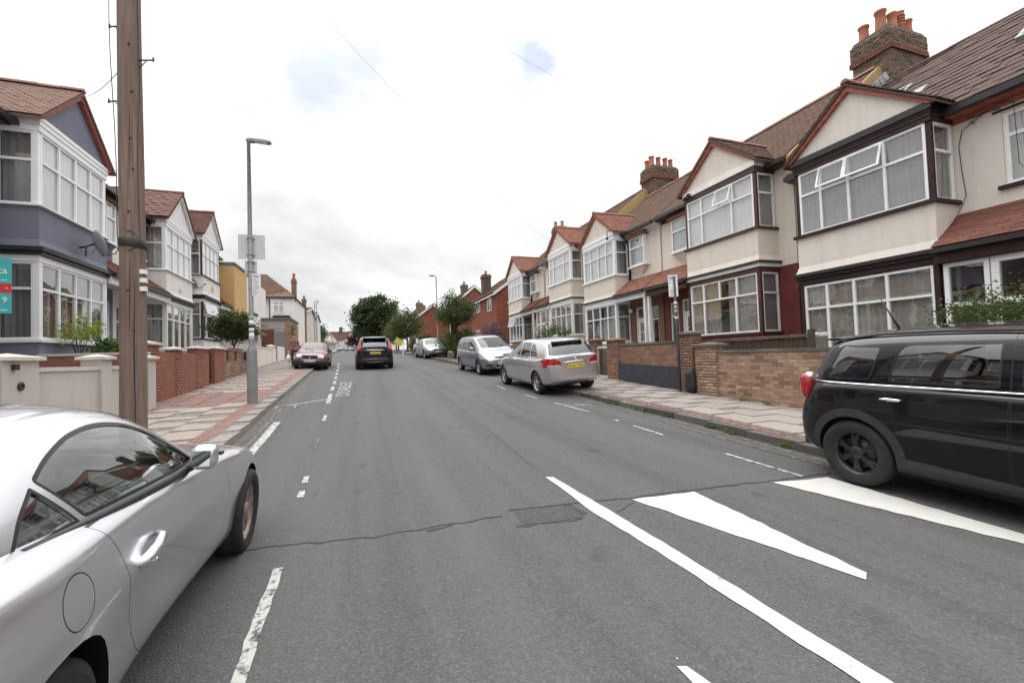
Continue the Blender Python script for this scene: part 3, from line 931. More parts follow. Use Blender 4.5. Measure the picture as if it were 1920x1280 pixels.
def holed_wall(b, x0, x1, z0, z1, y0, y1, holes, mi=0):
    """wall in the x-z plane with rectangular openings (hx0, hx1, hz0, hz1)"""
    xs = sorted({x0, x1, *[min(max(h[i], x0), x1) for h in holes for i in (0, 1)]})
    zs = sorted({z0, z1, *[min(max(h[i], z0), z1) for h in holes for i in (2, 3)]})
    for i in range(len(xs) - 1):
        run = None
        for j in range(len(zs) - 1):
            cx, cz = (xs[i] + xs[i + 1]) / 2, (zs[j] + zs[j + 1]) / 2
            solid = not any(h[0] < cx < h[1] and h[2] < cz < h[3] for h in holes)
            if solid: b.box(xs[i], xs[i + 1], y0, y1, zs[j], zs[j + 1], mi)

RT = {}
def ridge_mesh(mat):
    if mat.name not in RT:
        b = MB(); n = 6
        vs = [(x, r_ * cos(pi * k / n), r_ * sin(pi * k / n)) for x in (0, 1) for r_ in (1.0,) for k in range(n + 1)]
        m = n + 1
        b.add(vs, [(k, k + 1, m + k + 1, m + k) for k in range(n)], 0, True)
        b.add([(0, 0, 0)] + vs[:m], [(0, k + 2, k + 1) for k in range(n)]); b.add([(1, 0, 0)] + vs[m:], [(0, k + 1, k + 2) for k in range(n)])
        me = bpy.data.meshes.new('ridge_tile'); me.from_pydata(b.v, [], b.f); me.materials.append(mat)
        me.polygons.foreach_set('use_smooth', b.sm)
        RT[mat.name] = me
    return RT[mat.name]
def ridge(par, p0, p1, mat, r=0.10, step=0.42, drop=0.02):
    p0, p1 = Vector(p0), Vector(p1); d = p1 - p0; n = max(1, int(round(d.length / step)))
    X = d / n; Yv = Vector((0, 0, 1)).cross(X).normalized() * r; Zv = X.cross(Yv).normalized() * r
    for i in range(n):
        o = link('ridge_tile', ridge_mesh(mat), par)
        o.matrix_basis = basis(p0 + X * i - Vector((0, 0, drop)) + Vector((0, 0, random.uniform(0, .012))), X * 0.985, Yv, Zv)

def oriel(par, x0, x1, z0, z1, y, fm, wallm, hoodm, curtain, dark=False):
    """small projecting upstairs window with a tiled hood and a tapering base"""
    pr_ = 0.20
    o = win(par, (x0, y - pr_, z0), (1, 0, 0), x1 - x0, z1 - z0, [], [], (z1 - z0) * 0.62, fm, 0.055, 0.06, curtain, name='oriel_window', cd=.09)
    b = MB(); b.box(x0 - .001, x0 + .05, y - pr_ + .061, y, z0, z1).box(x1 - .05, x1 + .001, y - pr_ + .061, y, z0, z1).box(x0 - .09, x1 + .09, y - pr_ - .06, y, z0 - .06, z0 - .003)
    b.build('surround', fm, o)
    b = MB()
    m = (x0 + x1) / 2
    top = [Vector((x0 - .0, y - pr_, z0 - .062)), Vector((x1 + .0, y - pr_, z0 - .062)), Vector((x1, y, z0 - .062)), Vector((x0, y, z0 - .062))]
    tip = [Vector((m - .08, y - .01, z0 - .42)), Vector((m + .08, y - .01, z0 - .42)), Vector((m + .08, y, z0 - .42)), Vector((m - .08, y, z0 - .42))]
    b.add(top + tip, [(0, 1, 2, 3), (7, 6, 5, 4), (0, 4, 5, 1), (1, 5, 6, 2), (3, 2, 6, 7), (0, 3, 7, 4)])
    b.build('bracket', wallm, o)
    rise = 0.34
    b = MB()
    e = [Vector((x0 - .12, y - pr_ - .1, z1 + .01)), Vector((x1 + .12, y - pr_ - .1, z1 + .01)), Vector((x1 + .12, y, z1 + .01)), Vector((x0 - .12, y, z1 + .01))]
    t = [Vector((x0 + .14, y - .02, z1 + rise)), Vector((x1 - .14, y - .02, z1 + rise)), Vector((x1 - .14, y, z1 + rise)), Vector((x0 + .14, y, z1 + rise))]
    b.add(e + t, [(3, 2, 1, 0), (4, 5, 6, 7), (0, 1, 5, 4), (1, 2, 6, 5), (3, 0, 4, 7)])
    h = b.build('hood', hoodm, o)
    sl = Vector((0, pr_ + .08, rise - .01))
    W_ = x1 - x0 + .24
    ms = tile_field(e[0], (1, 0, 0), sl, sl.length, lambda v: (.26 * v / sl.length, W_ - .26 * v / sl.length), 0.16, 0.09, 0.012)
    joined(h, 'hood_tiles', ms, hoodm)
    return o

def house(side, a, lv, s, sp, label, group):
    """side +1 right row, -1 left row; a: bay centre along the street; lv: floor level; s: +1 door to the viewer's right (all survey units)"""
    if side > 0: loc = (10.2 * K, a * K, lv * K); rot = -pi / 2
    else: loc = (lx(a) * K, a * K, lv * K); rot = pi / 2 + radians(1.35)
    H = empty('terraced_house', loc, (0, 0, rot), K, label, 'house', group)
    g = sp.get
    wall, low = sp['wall'], g('low', sp['wall'])
    fm, post = g('frame', M_UPVC), g('post', M_UPVC)
    hw = g('hw', 1.36); dp = 0.72
    xi, xo = -1.9 * s, g('outer', 3.46) * s                     # party sides
    XL, XR = min(xi, xo), max(xi, xo)
    zl0, zl1 = g('lo', (1.18, 2.80)); zu0, zu1 = g('upw', (4.03, 5.52))
    apex = g('apex', 7.02); rid = g('ridge', 8.78); eav = 5.72
    # --- front wall of the door side with its openings
    dx0, dx1 = g('door', (1.72, 2.52)); wx = g('swin', (2.72, 3.16)); ux = g('uwin', (1.70, 2.68)); uz = g('uwz', (4.25, 5.42))
    sg = lambda q: tuple(sorted((q[0] * s, q[1] * s)))
    enclosed = g('enclosed', False)
    holes_g = [] if enclosed else [(*sg((dx0, dx1)), -0.2, 2.55), (*sg(wx), 0.95, 2.50)]
    holes_u = [(*sg(ux), uz[0], uz[1])] if g('flush') else []
    ex0, ex1 = sg((hw - .04, abs(xo)))
    b = MB(); holed_wall(b, ex0, ex1, 2.95, eav + .1, dp, dp + .25, holes_u)
    b.box(XL, XR, dp + .251, 8.0, 2.9, eav)                     # body of the house behind
    b.box(*sg((-1.9, -hw + .04)), dp, dp + .25, 2.95, eav + .1)
    b.build('upper_wall', wall, H)
    b = MB(); holed_wall(b, ex0, ex1, -1.5, 2.95, dp + (.0), dp + .25, holes_g)
    b.box(XL, XR, dp + .9, 8.0, -1.5, 2.9)
    b.box(*sg((-1.9, -hw + .04)), dp, dp + .25, -1.5, 2.95)
    b.build('lower_wall', g('doorwall', low), H)
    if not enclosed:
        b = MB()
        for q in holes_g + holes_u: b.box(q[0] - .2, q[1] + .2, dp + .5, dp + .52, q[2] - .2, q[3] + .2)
        b.build('hall_shade_panel', M_DARK, H)  # thin dark sheets; their colour stands for the unlit hall
    # --- bay: base wall, windows, render band, gable
    b = MB(); b.box(-hw, hw, 0.0, dp, -1.5, zl0 - .06)
    b.build('bay_base', low, H)
    b = MB(); b.box(-hw - .05, hw + .05, -.06, dp, zl0 - .06, zl0); b.build('lower_sill', g('sill', M_WPAINT), H)
    pw = 0.09
    for sx in (-1, 1):
        q = sorted((sx * hw, sx * (hw - pw)))
        MB().box(q[0], q[1], 0.0, pw, zl0, zl1 + .02).build('corner_post', post, H)
        MB().box(q[0], q[1], 0.02, pw, zu0, zu1 + .02).build('corner_post', post, H)
    fw2 = g('fw', 0.05)
    w = 2 * (hw - pw)
    win(H, (-hw + pw, 0.015, zl0), (1, 0, 0), w, zl1 - zl0, g('lb', [.25, .5, .75]), g('lt', [.25, .5, .75]), g('lz', 1.06), fm, fw2, .07, g('lcurt', M_NET), gap=g('lgap', 0), opens=g('lopen', ()), name='bay_window', blinds=g('shutters', False))
    win(H, (-hw + pw, 0.015, zu0), (1, 0, 0), w, zu1 - zu0, g('ub', [.25, .5, .75]), g('ut', [.25, .5, .75]), g('uzt', 0.95), fm, fw2, .07, g('ucurt', M_NET), opens=g('uopen', ()), name='bay_window')
    sidem = g('sframe', fm)
    for sx in (-1, 1):
        for (z0, z1, zt, cu) in ((zl0, zl1, g('lz', 1.06), g('lcurt', M_NET)), (zu0, zu1, g('uzt', 0.95), g('ucurt', M_NET))):
            if sx > 0: win(H, (hw - .015, pw, z0), (0, 1, 0), dp - pw - .03, z1 - z0, [], [], zt, sidem, fw2, .06, g('scurt', M_CURTG), name='side_window')
            else: win(H, (-hw + .015, dp - .03, z0), (0, -1, 0), dp - pw - .03, z1 - z0, [], [], zt, sidem, fw2, .06, g('scurt', M_CURTG), name='side_window')
    b = MB()
    b.box(-hw + .1, hw - .1, dp - .10, dp - .06, zl0, zl1); b.box(-hw + .1, hw - .1, dp - .10, dp - .06, zu0, zu1)
    b.build('room_shade_panel', M_ROOM, H)  # backing panels painted dim to stand for the unlit rooms
    # fascias below and above
    for nm, lst in (('lower_fascia', g('ffl')), ('upper_fascia', g('ffu'))):
        by = {}
        for (z0, z1, pr_, m) in lst: by.setdefault(m, []).append((z0, z1, pr_))
        for m, l2 in by.items():
            b = MB()
            for (z0, z1, pr_) in l2:
                b.box(-hw - pr_, hw + pr_, -pr_, dp + .02 + pr_ * .01, z0, z1)
            b.build(nm, m, H)
    b = MB()                                                    # rendered apron with a bell-cast foot
    z0, z1 = g('apron', (3.10, 3.96)); fl = 0.05
    pr0 = [(-hw - fl, -fl, z0), (hw + fl, -fl, z0), (hw + fl, dp, z0), (-hw - fl, dp, z0)]
    pr1 = [(-hw, 0, z0 + .16), (hw, 0, z0 + .16), (hw, dp, z0 + .16), (-hw, dp, z0 + .16)]
    pr2 = [(-hw, 0, z1), (hw, 0, z1), (hw, dp, z1), (-hw, dp, z1)]
    V = pr0 + pr1 + pr2
    b.add(V, [(3, 2, 1, 0), (8, 9, 10, 11)] + [(k * 4 + i, k * 4 + (i + 1) % 4, k * 4 + 4 + (i + 1) % 4, k * 4 + 4 + i) for k in (0, 1) for i in range(4)])
    b.build('apron', wall, H)
    b = MB(); b.box(-hw - .06, hw + .06, -.07, dp + .04, z1, zu0); b.build('upper_sill', g('usill', g('sill', M_WPAINT)), H)
    # gable
    gx = hw + 0.11; ge = 5.86
    b = MB(); b.prism([(-gx + .05, 0.0, ge), (gx - .05, 0.0, ge), (0, 0.0, apex - .03)], (0, .12, 0)); b.build('gable', g('gablem', wall), H)
    tilt = (apex - ge) / gx
    sl = Vector((gx, 0, apex - ge)).normalized()
    b = MB()
    for sx in (-1, 1):
        p = [Vector((sx * (gx + .06), -.10, ge - .05)), Vector((0, -.10, apex)), Vector((0, -.10, apex - .17)), Vector((sx * (gx - .08), -.10, ge - .05))]
        if sx > 0: p = p[::-1]
        b.prism(p, (0, .09, 0))
    b.build('bargeboard', g('verge', M_VERGE), H)
    R_ = child('roof', H)
    rs = (rid - eav) / 3.85
    yend = lambda z: 0.45 + max(0, z - eav) / rs
    # gable roof planes
    b = MB()
    L = Vector((gx, 0, apex - ge)).length
    for sx in (-1, 1):
        e0, e1 = Vector((sx * (gx + .07), -.14, ge - .05)), Vector((sx * (gx + .07), yend(ge) + .05, ge - .05))
        r0, r1 = Vector((0, -.14, apex)), Vector((0, yend(apex) + .05, apex))
        th = Vector((0, 0, -.05))
        q = [e0, e1, r1, r0]
        b.add([v for v in q] + [v + th for v in q], [(0, 1, 2, 3) if sx > 0 else (3, 2, 1, 0), (4, 5, 6, 7), (0, 4, 5, 1), (1, 5, 6, 2), (3, 2, 6, 7), (0, 3, 7, 4)])
    gt = g('gtile', M_TILET)
    b.build('gable_roof', gt, R_)
    gr = bpy.data.objects[-1] if False else R_
    for sx in (-1, 1):
        vis = (side > 0 and sx == 1) or (side < 0 and sx == -1)     # slope that faces down the street towards the viewer
        Vd = Vector((-sx * (gx + .07), 0, apex - ge + .05)); Lv = Vd.length
        ur = lambda v, Vd=Vd, Lv=Lv: (0.0, yend(ge - .05 + (apex - ge + .05) * v / Lv) + .14)
        tw, ga, tk = g('gsize', (0.24, 0.13, 0.016))
        ms = tile_field((sx * (gx + .07), -.14, ge - .04), (0, 1, 0), Vd, Lv, ur, tw, ga, tk, 0.25)
        if vis and g('gind'): pieces(R_, 'roof_tile', ms, gt, 300, 'gable_tiles')
        else: joined(R_, 'gable_tiles', ms, gt)
    ridge(R_, (0, -.15, apex + .03), (0, yend(apex) + .0, apex + .03), g('gridge', M_RIDGE), 0.085)
    # main roof
    mt = g('mtile', M_TILEB)
    b = MB()
    b.prism([(XL, .42, eav - .02), (XL, 4.3, rid), (XL, 8.2, eav - .02)], (XR - XL, 0, 0)); b.build('roof_deck', mt, R_)
    Vd = Vector((0, 3.85, rid - eav)); 
    tw, ga, tk = g('msize', (0.20, 0.15, 0.016))
    ms = tile_field((XL, .43, eav + .0), (1, 0, 0), Vd, Vd.length, lambda v: (0, XR - XL), tw, ga, tk, 0.25, 0.01, gap=g('mgap', 0.006), stagger=g('mstag', 0.5))
    if g('mind'): pieces(R_, 'roof_tile', ms, mt, 300, 'roof_tiles')
    else: joined(R_, 'roof_tiles', ms, mt)
    ridge(R_, (XL, 4.3, rid + .03), (XR, 4.3, rid + .03), g('mridge', M_RIDGE if not g('mind') else M_TILEA), 0.11)
    b = MB(); b.box(XL, XR, .30, .42, eav - .10, eav + .01); b.build('gutter', M_BLACK, H)
    b = MB(); b.box(XL, XR, .44, dp + .0, eav - .12, eav - .04); b.box(*sg((hw, abs(xo))), dp - .03, dp - .002, eav - .22, eav - .12); b.build('eaves_board', g('eaves', M_VERGE), H)
    # --- porch lean-to over the door side
    px0, px1 = sg((hw - .02, abs(xo)))
    pt = g('ptile', M_TILET)
    pz0, pz1 = 3.08, 3.74
    b = MB(); b.prism([(px0, -.16, pz0), (px0, dp, pz1), (px0, dp, pz0 - .06), (px0, -.16, pz0 - .06)], (px1 - px0, 0, 0))
    pr_o = b.build('porch_roof', pt, H)
    Vd = Vector((0, dp + .16, pz1 - pz0)); hip = 0.0
    ms = tile_field((px0, -.16, pz0 + .012), (1, 0, 0), Vd, Vd.length, lambda v: ((0.0 if s < 0 else 0.0), px1 - px0), 0.17 if not g('pind') else 0.26, 0.10 if not g('pind') else 0.125, 0.014, 0.25)
    if g('pind'): pieces(pr_o, 'roof_tile', ms, pt, 300)
    else: joined(pr_o, 'porch_tiles', ms, pt)
    b = MB(); b.box(px0, px1, -.22, -.12, pz0 - .10, pz0 - .015); b.build('porch_gutter', M_BLACK, H)
    b = MB(); b.box(px0, px1, -.11, -.04, pz0 - .29, pz0 - .065); b.box(px0, px1, -.04, dp, pz0 - .16, pz0 - .065)
    b.build('porch_fascia', g('pfascia', M_WPAINT), H)
    fwd_ = M_DARK
    if not enclosed:
        b = MB(); q = sorted((xo - s * .03, xo - s * .13)); b.box(q[0], q[1], -.08, .02, -.6, pz0 - .29); b.build('porch_post', g('ppost', M_WPAINT), H)
        # door
        d0, d1 = sg((dx0, dx1)); D = child('door', H)
        b = MB(); b.box(d0, d0 + .06, dp + .02, dp + .12, -.2, 2.55).box(d1 - .06, d1, dp + .02, dp + .12, -.2, 2.55).box(d0 + .06, d1 - .06, dp + .02, dp + .12, 2.49, 2.55).box(d0 + .06, d1 - .06, dp + .02, dp + .12, 2.06, 2.12)
        b.build('door_frame', M_WPAINT, D)
        b = MB(); x0, x1 = d0 + .06, d1 - .06
        gx0, gx1, gz0, gz1 = x0 + .13, x1 - .13, 1.15, 1.92
        holed_wall(b, x0, x1, -.2, 2.06, dp + .05, dp + .09, [(gx0, gx1, gz0, gz1)])
        for q in range(1, 3): b.box(gx0 + (gx1 - gx0) * q / 3 - .015, gx0 + (gx1 - gx0) * q / 3 + .015, dp + .053, dp + .087, gz0, gz1)
        b.box(gx0, gx1, dp + .056, dp + .084, (gz0 + gz1) / 2 - .015, (gz0 + gz1) / 2 + .015)
        for (za, zb) in ((.05, .55), (.62, 1.05)):
            for (xa, xb) in ((x0 + .08, (x0 + x1) / 2 - .03), ((x0 + x1) / 2 + .03, x1 - .08)): b.box(xa, xb, dp + .038, dp + .05, za, zb)
        b.build('door_leaf', g('doorm', M_WPAINT), D)
        for (xa, xb, za, zb) in ((gx0, gx1, gz0, gz1), (x0, x1, 2.12, 2.49)):
            o = link('pane', cube_mesh('pane', M_GLASS), D); o.matrix_basis = basis((xa, dp + .066, za), (xb - xa, 0, 0), (0, .006, 0), (0, 0, zb - za))
        b = MB(); hx = x0 + .07 if s > 0 else x1 - .07; b.tube([(hx, dp + .05, .98), (hx, dp + .005, .98), (hx + .1 * s, dp + .005, .98)], .012, 8); b.build('handle', M_CHROME, D)
        w0, w1 = sg(wx)
        win(H, (w0, dp + .03, 0.95), (1, 0, 0), w1 - w0, 1.55, [], [], 1.05, M_WPAINT, .05, .07, g('hcurt'), name='hall_window', sill=True)
    else:
        # glazed porch front: narrow light, then a glazed door under a fanlight
        e0, e1 = sg((hw + .06, abs(xo) - .05))
        win(H, (e0, .0, .9), (1, 0, 0), .62, 1.88, [], [], 1.12, M_UPVC, .07, .08, None, name='porch_window')
        b = MB(); b.box(e0, e0 + .62, .0, .2, -1.0, .895); b.build('porch_base', low, H)
        win(H, (e0 + .64, .0, -.1), (1, 0, 0), e1 - e0 - .64, 2.88, [.62], [.62], 2.12, M_UPVC, .10, .09, None, name='porch_door')
        b = MB(); b.box(e0 - .05, e1 + .05, dp + .60, dp + .62, -.5, 2.9); b.build('porch_shade_panel', M_DARK, H)  # dark sheet; the shade inside the porch is in its colour
    # upstairs door-side window
    u0, u1 = sg(ux)
    if g('flush'):
        win(H, (u0, dp + .05, uz[0]), (1, 0, 0), u1 - u0, uz[1] - uz[0], [.55], [.55], .88, fm, .07, .07, g('fcurt'), name='bedroom_window')
        MB().box(u0 - .07, u1 + .07, dp - .08, dp - .001, uz[0] - .075, uz[0] - .01).build('window_ledge', M_BROWNB, H); MB().box(u0 - .1, u1 + .1, dp - .04, dp - .001, uz[1] + .02, uz[1] + .05).build('lintel', M_BROWNB, H)
    else:
        oriel(H, u0, u1, uz[0], uz[1], dp, g('oframe', M_UPVC), wall, g('ohood', M_TILET), g('ocurt', M_NET))
    # downpipe at the inner corner
    if g('pipe', True):
        b = MB(); x = (hw + .12) * s; b.tube([(x, .40, eav - .12), (x, dp - .06, eav - .45), (x, dp - .06, 3.75)], .045, 8); b.build('downpipe', M_BLACK, H)
    return H, R_

M_BAND = piece_mat('dull_red_brick', [(.20, .082, .06), (.235, .10, .072), (.17, .075, .058)], .9, .45)
def chimney(R_, x0, x1, y0, y1, z0, zt, band, pots, bricks=True, faces=()):
    """brick stack on a roof: bricks, a corbelled band and clay pots are its parts' pieces"""
    b = MB(); b.box(x0, x1, y0, y1, z0, zt); c = b.build('chimney', M_MORTARD, R_)
    ms = []
    bl, bh, j = .2, .066, .012
    rows = int((zt - z0) / (bh + j))
    for r_ in range(rows):
        z = z0 + r_ * (bh + j)
        out = .0
        if z > zt - .70: out = .035
        if band - .03 < z < band + .16: out = .06
        off = -(bl + j) / 2 if r_ % 2 else 0
        for f_ in faces:
            if f_ == '-y': a0, a1 = x0 - out, x1 + out
            elif f_ in ('+x', '-x'): a0, a1 = y0 - out, y1 + out
            q = a0 + off
            while q < a1 - .02:
                p0, p1 = max(q, a0), min(q + bl, a1)
                if p1 - p0 > .03:
                    e = out + random.uniform(.002, .012)
                    if f_ == '-y': ms.append(basis((p0, y0 - e, z), (p1 - p0, 0, 0), (0, .09, 0), (0, 0, bh)))
                    elif f_ == '+x': ms.append(basis((x1 + e - .09, p0, z), (.09, 0, 0), (0, p1 - p0, 0), (0, 0, bh)))
                    else: ms.append(basis((x0 - e, p0, z), (.09, 0, 0), (0, p1 - p0, 0), (0, 0, bh)))
                q += bl + j
    bandm = [m for m in ms if band - .03 < m[2][3] < band + .16]
    rest = [m for m in ms if not (band - .03 < m[2][3] < band + .16)]
    if bricks:
        pieces2(c, 'brick', rest, M_BRICKC, 260); pieces2(c, 'brick', bandm, M_BAND, 40)
    else:
        joined(c, 'bricks', rest, M_BRICKC); joined(c, 'bricks', bandm, M_BAND)
    b = MB(); b.box(x0 + .03, x1 - .03, y0 + .03, y1 - .03, zt, zt + .06); b.build('flaunching', M_MORTARD, c)
    for (x, y, h, r_, kind) in pots:
        b = MB()
        prof = [(r_ * 1.08, 0), (r_ * 1.04, h * .12), (r_ * .92, h * .5), (r_ * .9, h * .85), (r_ * 1.1, h * .9), (r_ * 1.12, h), (r_ * .85, h), (r_ * .8, h * .6)]
        if kind:
            prof = [(r_ * 1.05, 0), (r_ * .95, h * .35)]
            for k in range(4):
                z = h * (.4 + .13 * k); prof += [(r_ * 1.12, z), (r_ * 1.12, z + h * .05), (r_ * .8, z + h * .06), (r_ * .8, z + h * .12)]
            prof += [(r_ * 1.1, h), (r_ * .8, h)]
        b.lathe(prof, (x, y, zt + .05), 'z', 14); b.build('chimney_pot', M_POT, R_)
    return c
pieces2 = pieces

FF_A_L = [(2.82, 2.93, .012, M_BROWNB), (2.94, 3.02, .05, M_BROWNB), (3.02, 3.095, .10, M_BLACK)]
FF_A_U = [(5.52, 5.60, .012, M_BROWNB), (5.61, 5.67, .022, M_BROWNB), (5.68, 5.73, .03, M_BROWNB), (5.735, 5.87, .06, M_BLACK)]
FF_B_L = [(2.80, 2.93, .01, M_MAROOND), (2.935, 3.03, .05, M_WPAINT), (3.035, 3.095, .11, M_BLACK)]
FF_B_U = [(5.53, 5.68, .012, M_MAROOND), (5.685, 5.86, .04, M_WPAINT)]
FF_W_L = [(2.80, 2.98, .012, M_UPVC), (2.985, 3.03, .04, M_UPVC), (3.035, 3.095, .10, M_BLACK)]
FF_W_U = [(5.53, 5.70, .012, M_UPVC), (5.705, 5.86, .035, M_UPVC)]
GR = 'terraced houses on the right side of the street'
GL = 'terraced houses on the left side of the street'

# right row, nearest first
hA, rA = house(1, 6.40, 0.0, 1, dict(wall=M_CREAM2, low=M_MAROON, post=M_BROWNB, ffl=FF_A_L, ffu=FF_A_U, sill=M_BROWNB, enclosed=True, flush=True, uwin=(2.02, 3.1), uwz=(4.10, 5.40),
    mtile=M_TILEA, mind=True, msize=(0.31, 0.285, 0.045), mgap=0.008, gtile=M_TILEA, gsize=(0.31, 0.2, 0.02), gind=True, gridge=M_VERGE, ptile=M_TILEP, pind=True, pfascia=M_BROWNB, lcurt=M_CURT, ucurt=M_CURTG,
    ub=[.20, .44, .72], ut=[.20, .44, .72], lb=[.21, .44, .69], lt=[.21, .44, .69], uopen=(1, 2), pipe=False, fcurt=None),
    'nearest cream terraced house on the right with dark brown boards and two open top lights', GR)
hB, rB = house(1, 10.24, 0.60, -1, dict(wall=M_CREAM, low=M_MAROON, doorwall=M_MAROON, post=M_MAROOND, ffl=FF_B_L, ffu=FF_B_U, sill=M_MAROOND, gtile=M_TILEB, msize=(0.20, 0.16, 0.014), ptile=M_TILET, ppost=M_WPAINT,
    pfascia=M_MAROOND, oframe=M_WPAINT, ub=[.24, .70], ut=[.24, .48, .72], lb=[.22, .70], lt=[.22, .47, .72], ucurt=M_BLIND, lcurt=M_CURT, lgap=.12, sframe=M_WPAINT, uopen=(2,), eaves=M_MAROOND),
    'cream terraced house with maroon window surrounds and maroon ground floor wall', GR)
hC, rC = house(1, 17.25, 0.60, 1, dict(wall=M_CREAM, low=M_CREAM, doorwall=M_BRICKB, post=M_UPVC, ffl=FF_W_L, ffu=FF_W_U, gtile=M_TILET, ptile=M_TILET, msize=(0.20, 0.16, 0.014), lcurt=M_CURTG, lgap=.10, ucurt=M_BLIND,
    ub=[.24, .5, .76], ut=[.24, .5, .76], eaves=M_WPAINT),
    'cream terraced house with white bay, terracotta gable and panelled white front door', GR)
hD, rD = house(1, 21.30, 1.13, -1, dict(wall=M_CREAM, low=M_CREAM, post=M_UPVC, ffl=FF_W_L, ffu=FF_W_U, gtile=M_TILET, ptile=M_TILEP, ub=[.22, .72], ut=[.22, .72], lcurt=M_CURTG, ucurt=M_BLIND, eaves=M_WPAINT, enclosed=True),
    'cream terraced house with glazed porch behind the leafy bush', GR)
hE, rE = house(1, 28.5, 1.13, 1, dict(wall=M_CREAM, low=M_CREAM, post=M_UPVC, ffl=FF_W_L, ffu=FF_W_U, gtile=M_TILET, ptile=M_TILEP, lopen=(0, 1), lcurt=M_CURTG, ucurt=M_BLIND, eaves=M_WPAINT, doorwall=M_MAROON),
    'farthest cream terraced house, at the end of the row next to the red brick houses', GR)
# left row
SPL = dict(apex=7.20, ridge=7.45, lo=(1.18, 2.80), upw=(3.99, 5.56), gablem=None)
def left(**k):
    d = dict(apex=7.18, ridge=7.45, lo=(1.18, 2.80), upw=(3.99, 5.56), ptile=M_TILEP, eaves=M_BLACK); d.update(k); return d
FF_L_L = [(2.80, 2.93, .012, M_UPVC), (2.935, 3.00, .08, M_BLACK), (3.005, 3.095, .13, M_BLACK)]
FF_L_U = [(5.56, 5.68, .012, M_UPVC), (5.685, 5.78, .03, M_UPVC), (5.785, 5.87, .045, M_UPVC)]
hL0, _ = house(-1, 8.3, 0.86, -1, left(wall=M_WHITER, ffl=FF_L_L, ffu=FF_L_U, gtile=M_TILEL, msize=(.3, .3, .02)), 'white terraced house at the left edge, mostly outside the photo', GL)
hL00, _ = house(-1, 1.3, 0.35, 1, left(wall=M_WHITER, ffl=FF_L_L, ffu=FF_L_U, gtile=M_TILEL, msize=(.3, .3, .02)), 'white terraced house opposite the black crossover, outside the left edge of the photo', GL)
hZ, _ = house(1, -0.5, -0.1, -1, dict(wall=M_CREAM2, low=M_MAROON, ffl=FF_W_L, ffu=FF_W_U, gtile=M_TILEB, msize=(.3, .3, .02)), 'cream terraced house beside the camera, outside the right edge of the photo', GR)
hL1, rL1 = house(-1, 13.12, 0.86, 1, left(wall=M_BLUE, ffl=FF_L_L, ffu=FF_L_U, gtile=M_TILEL, gsize=(.17, .085, .012), gind=True, shutters=True, lcurt=M_ROOM, ucurt=M_BLIND, swin=(2.2, 2.5), door=(2.6, 3.3), uwin=(2.62, 3.2), scurt=M_CURTG, low=M_BLUE),  # lower curtain takes the painted room shade behind the shutters
    'slate blue terraced house with red gable edge, satellite dish and shuttered windows', GL)
hL2, rL2 = house(-1, 19.95, 0.84, -1, left(wall=M_WHITER, ffl=FF_L_L, ffu=FF_L_U, gtile=M_TILE2, gsize=(.30, .20, .028), gind=True, verge=M_WPAINT, gridge=M_TILE2, lcurt=M_CURT, ucurt=M_BLIND, scurt=M_CURT),
    'white terraced house with dark brown tiled gable just right of the wooden pole', GL)
hL3, rL3 = house(-1, 24.1, 1.42, 1, left(wall=M_WHITER, ffl=FF_L_L, ffu=FF_L_U, gtile=M_TILE2, gsize=(.22, .12, .014), verge=M_WPAINT, post=M_MAROOND, sill=M_MAROOND, lcurt=M_CURTG, ucurt=M_BLIND, lopen=(0,), lb=[.2, .75], lt=[.75], scurt=M_CURTG),
    'white terraced house with dark maroon corner posts beside the ochre extension', GL)
# roof upstands where the terrace steps up, chimney stacks
def upstand(H, x, rid=8.78, d=0.62, mat=M_YREND):
    b = MB(); e = 5.72
    b.prism([(x, .5, e + .05), (x, 4.3, rid + .05), (x, 8.1, e + .05), (x, 8.1, e - d), (x, 4.3, rid - d), (x, .5, e - d)], (0.10, 0, 0))
    b.build('party_wall', mat, H)
upstand(hB, 1.9); upstand(hD, 1.9)
chimney(rA, -2.65, -1.62, 4.45, 6.05, 7.6, 10.55, 9.82, [(-2.45, 4.72, .52, .135, 0), (-1.95, 4.66, .62, .14, 0), (-1.86, 5.02, .56, .125, 0), (-1.86, 5.36, .66, .125, 1), (-1.86, 5.72, .5, .12, 0), (-2.4, 5.4, .5, .13, 0)], True, ('-y', '+x'))
chimney(rC, -2.6, -1.62, 4.45, 6.05, 7.6, 10.45, 9.8, [(-2.4, 4.72, .5, .135, 0), (-1.95, 4.66, .55, .14, 0), (-1.86, 5.02, .5, .125, 0), (-1.86, 5.45, .5, .125, 0), (-1.86, 5.8, .46, .12, 0)], False, ('-y', '+x'))
chimney(rE, -1.2, -.5, 3.6, 4.5, 7.6, 9.6, 9.2, [(-1, 3.8, .4, .12, 0), (-.7, 4.2, .4, .12, 0)], False, ('-y', '+x'))
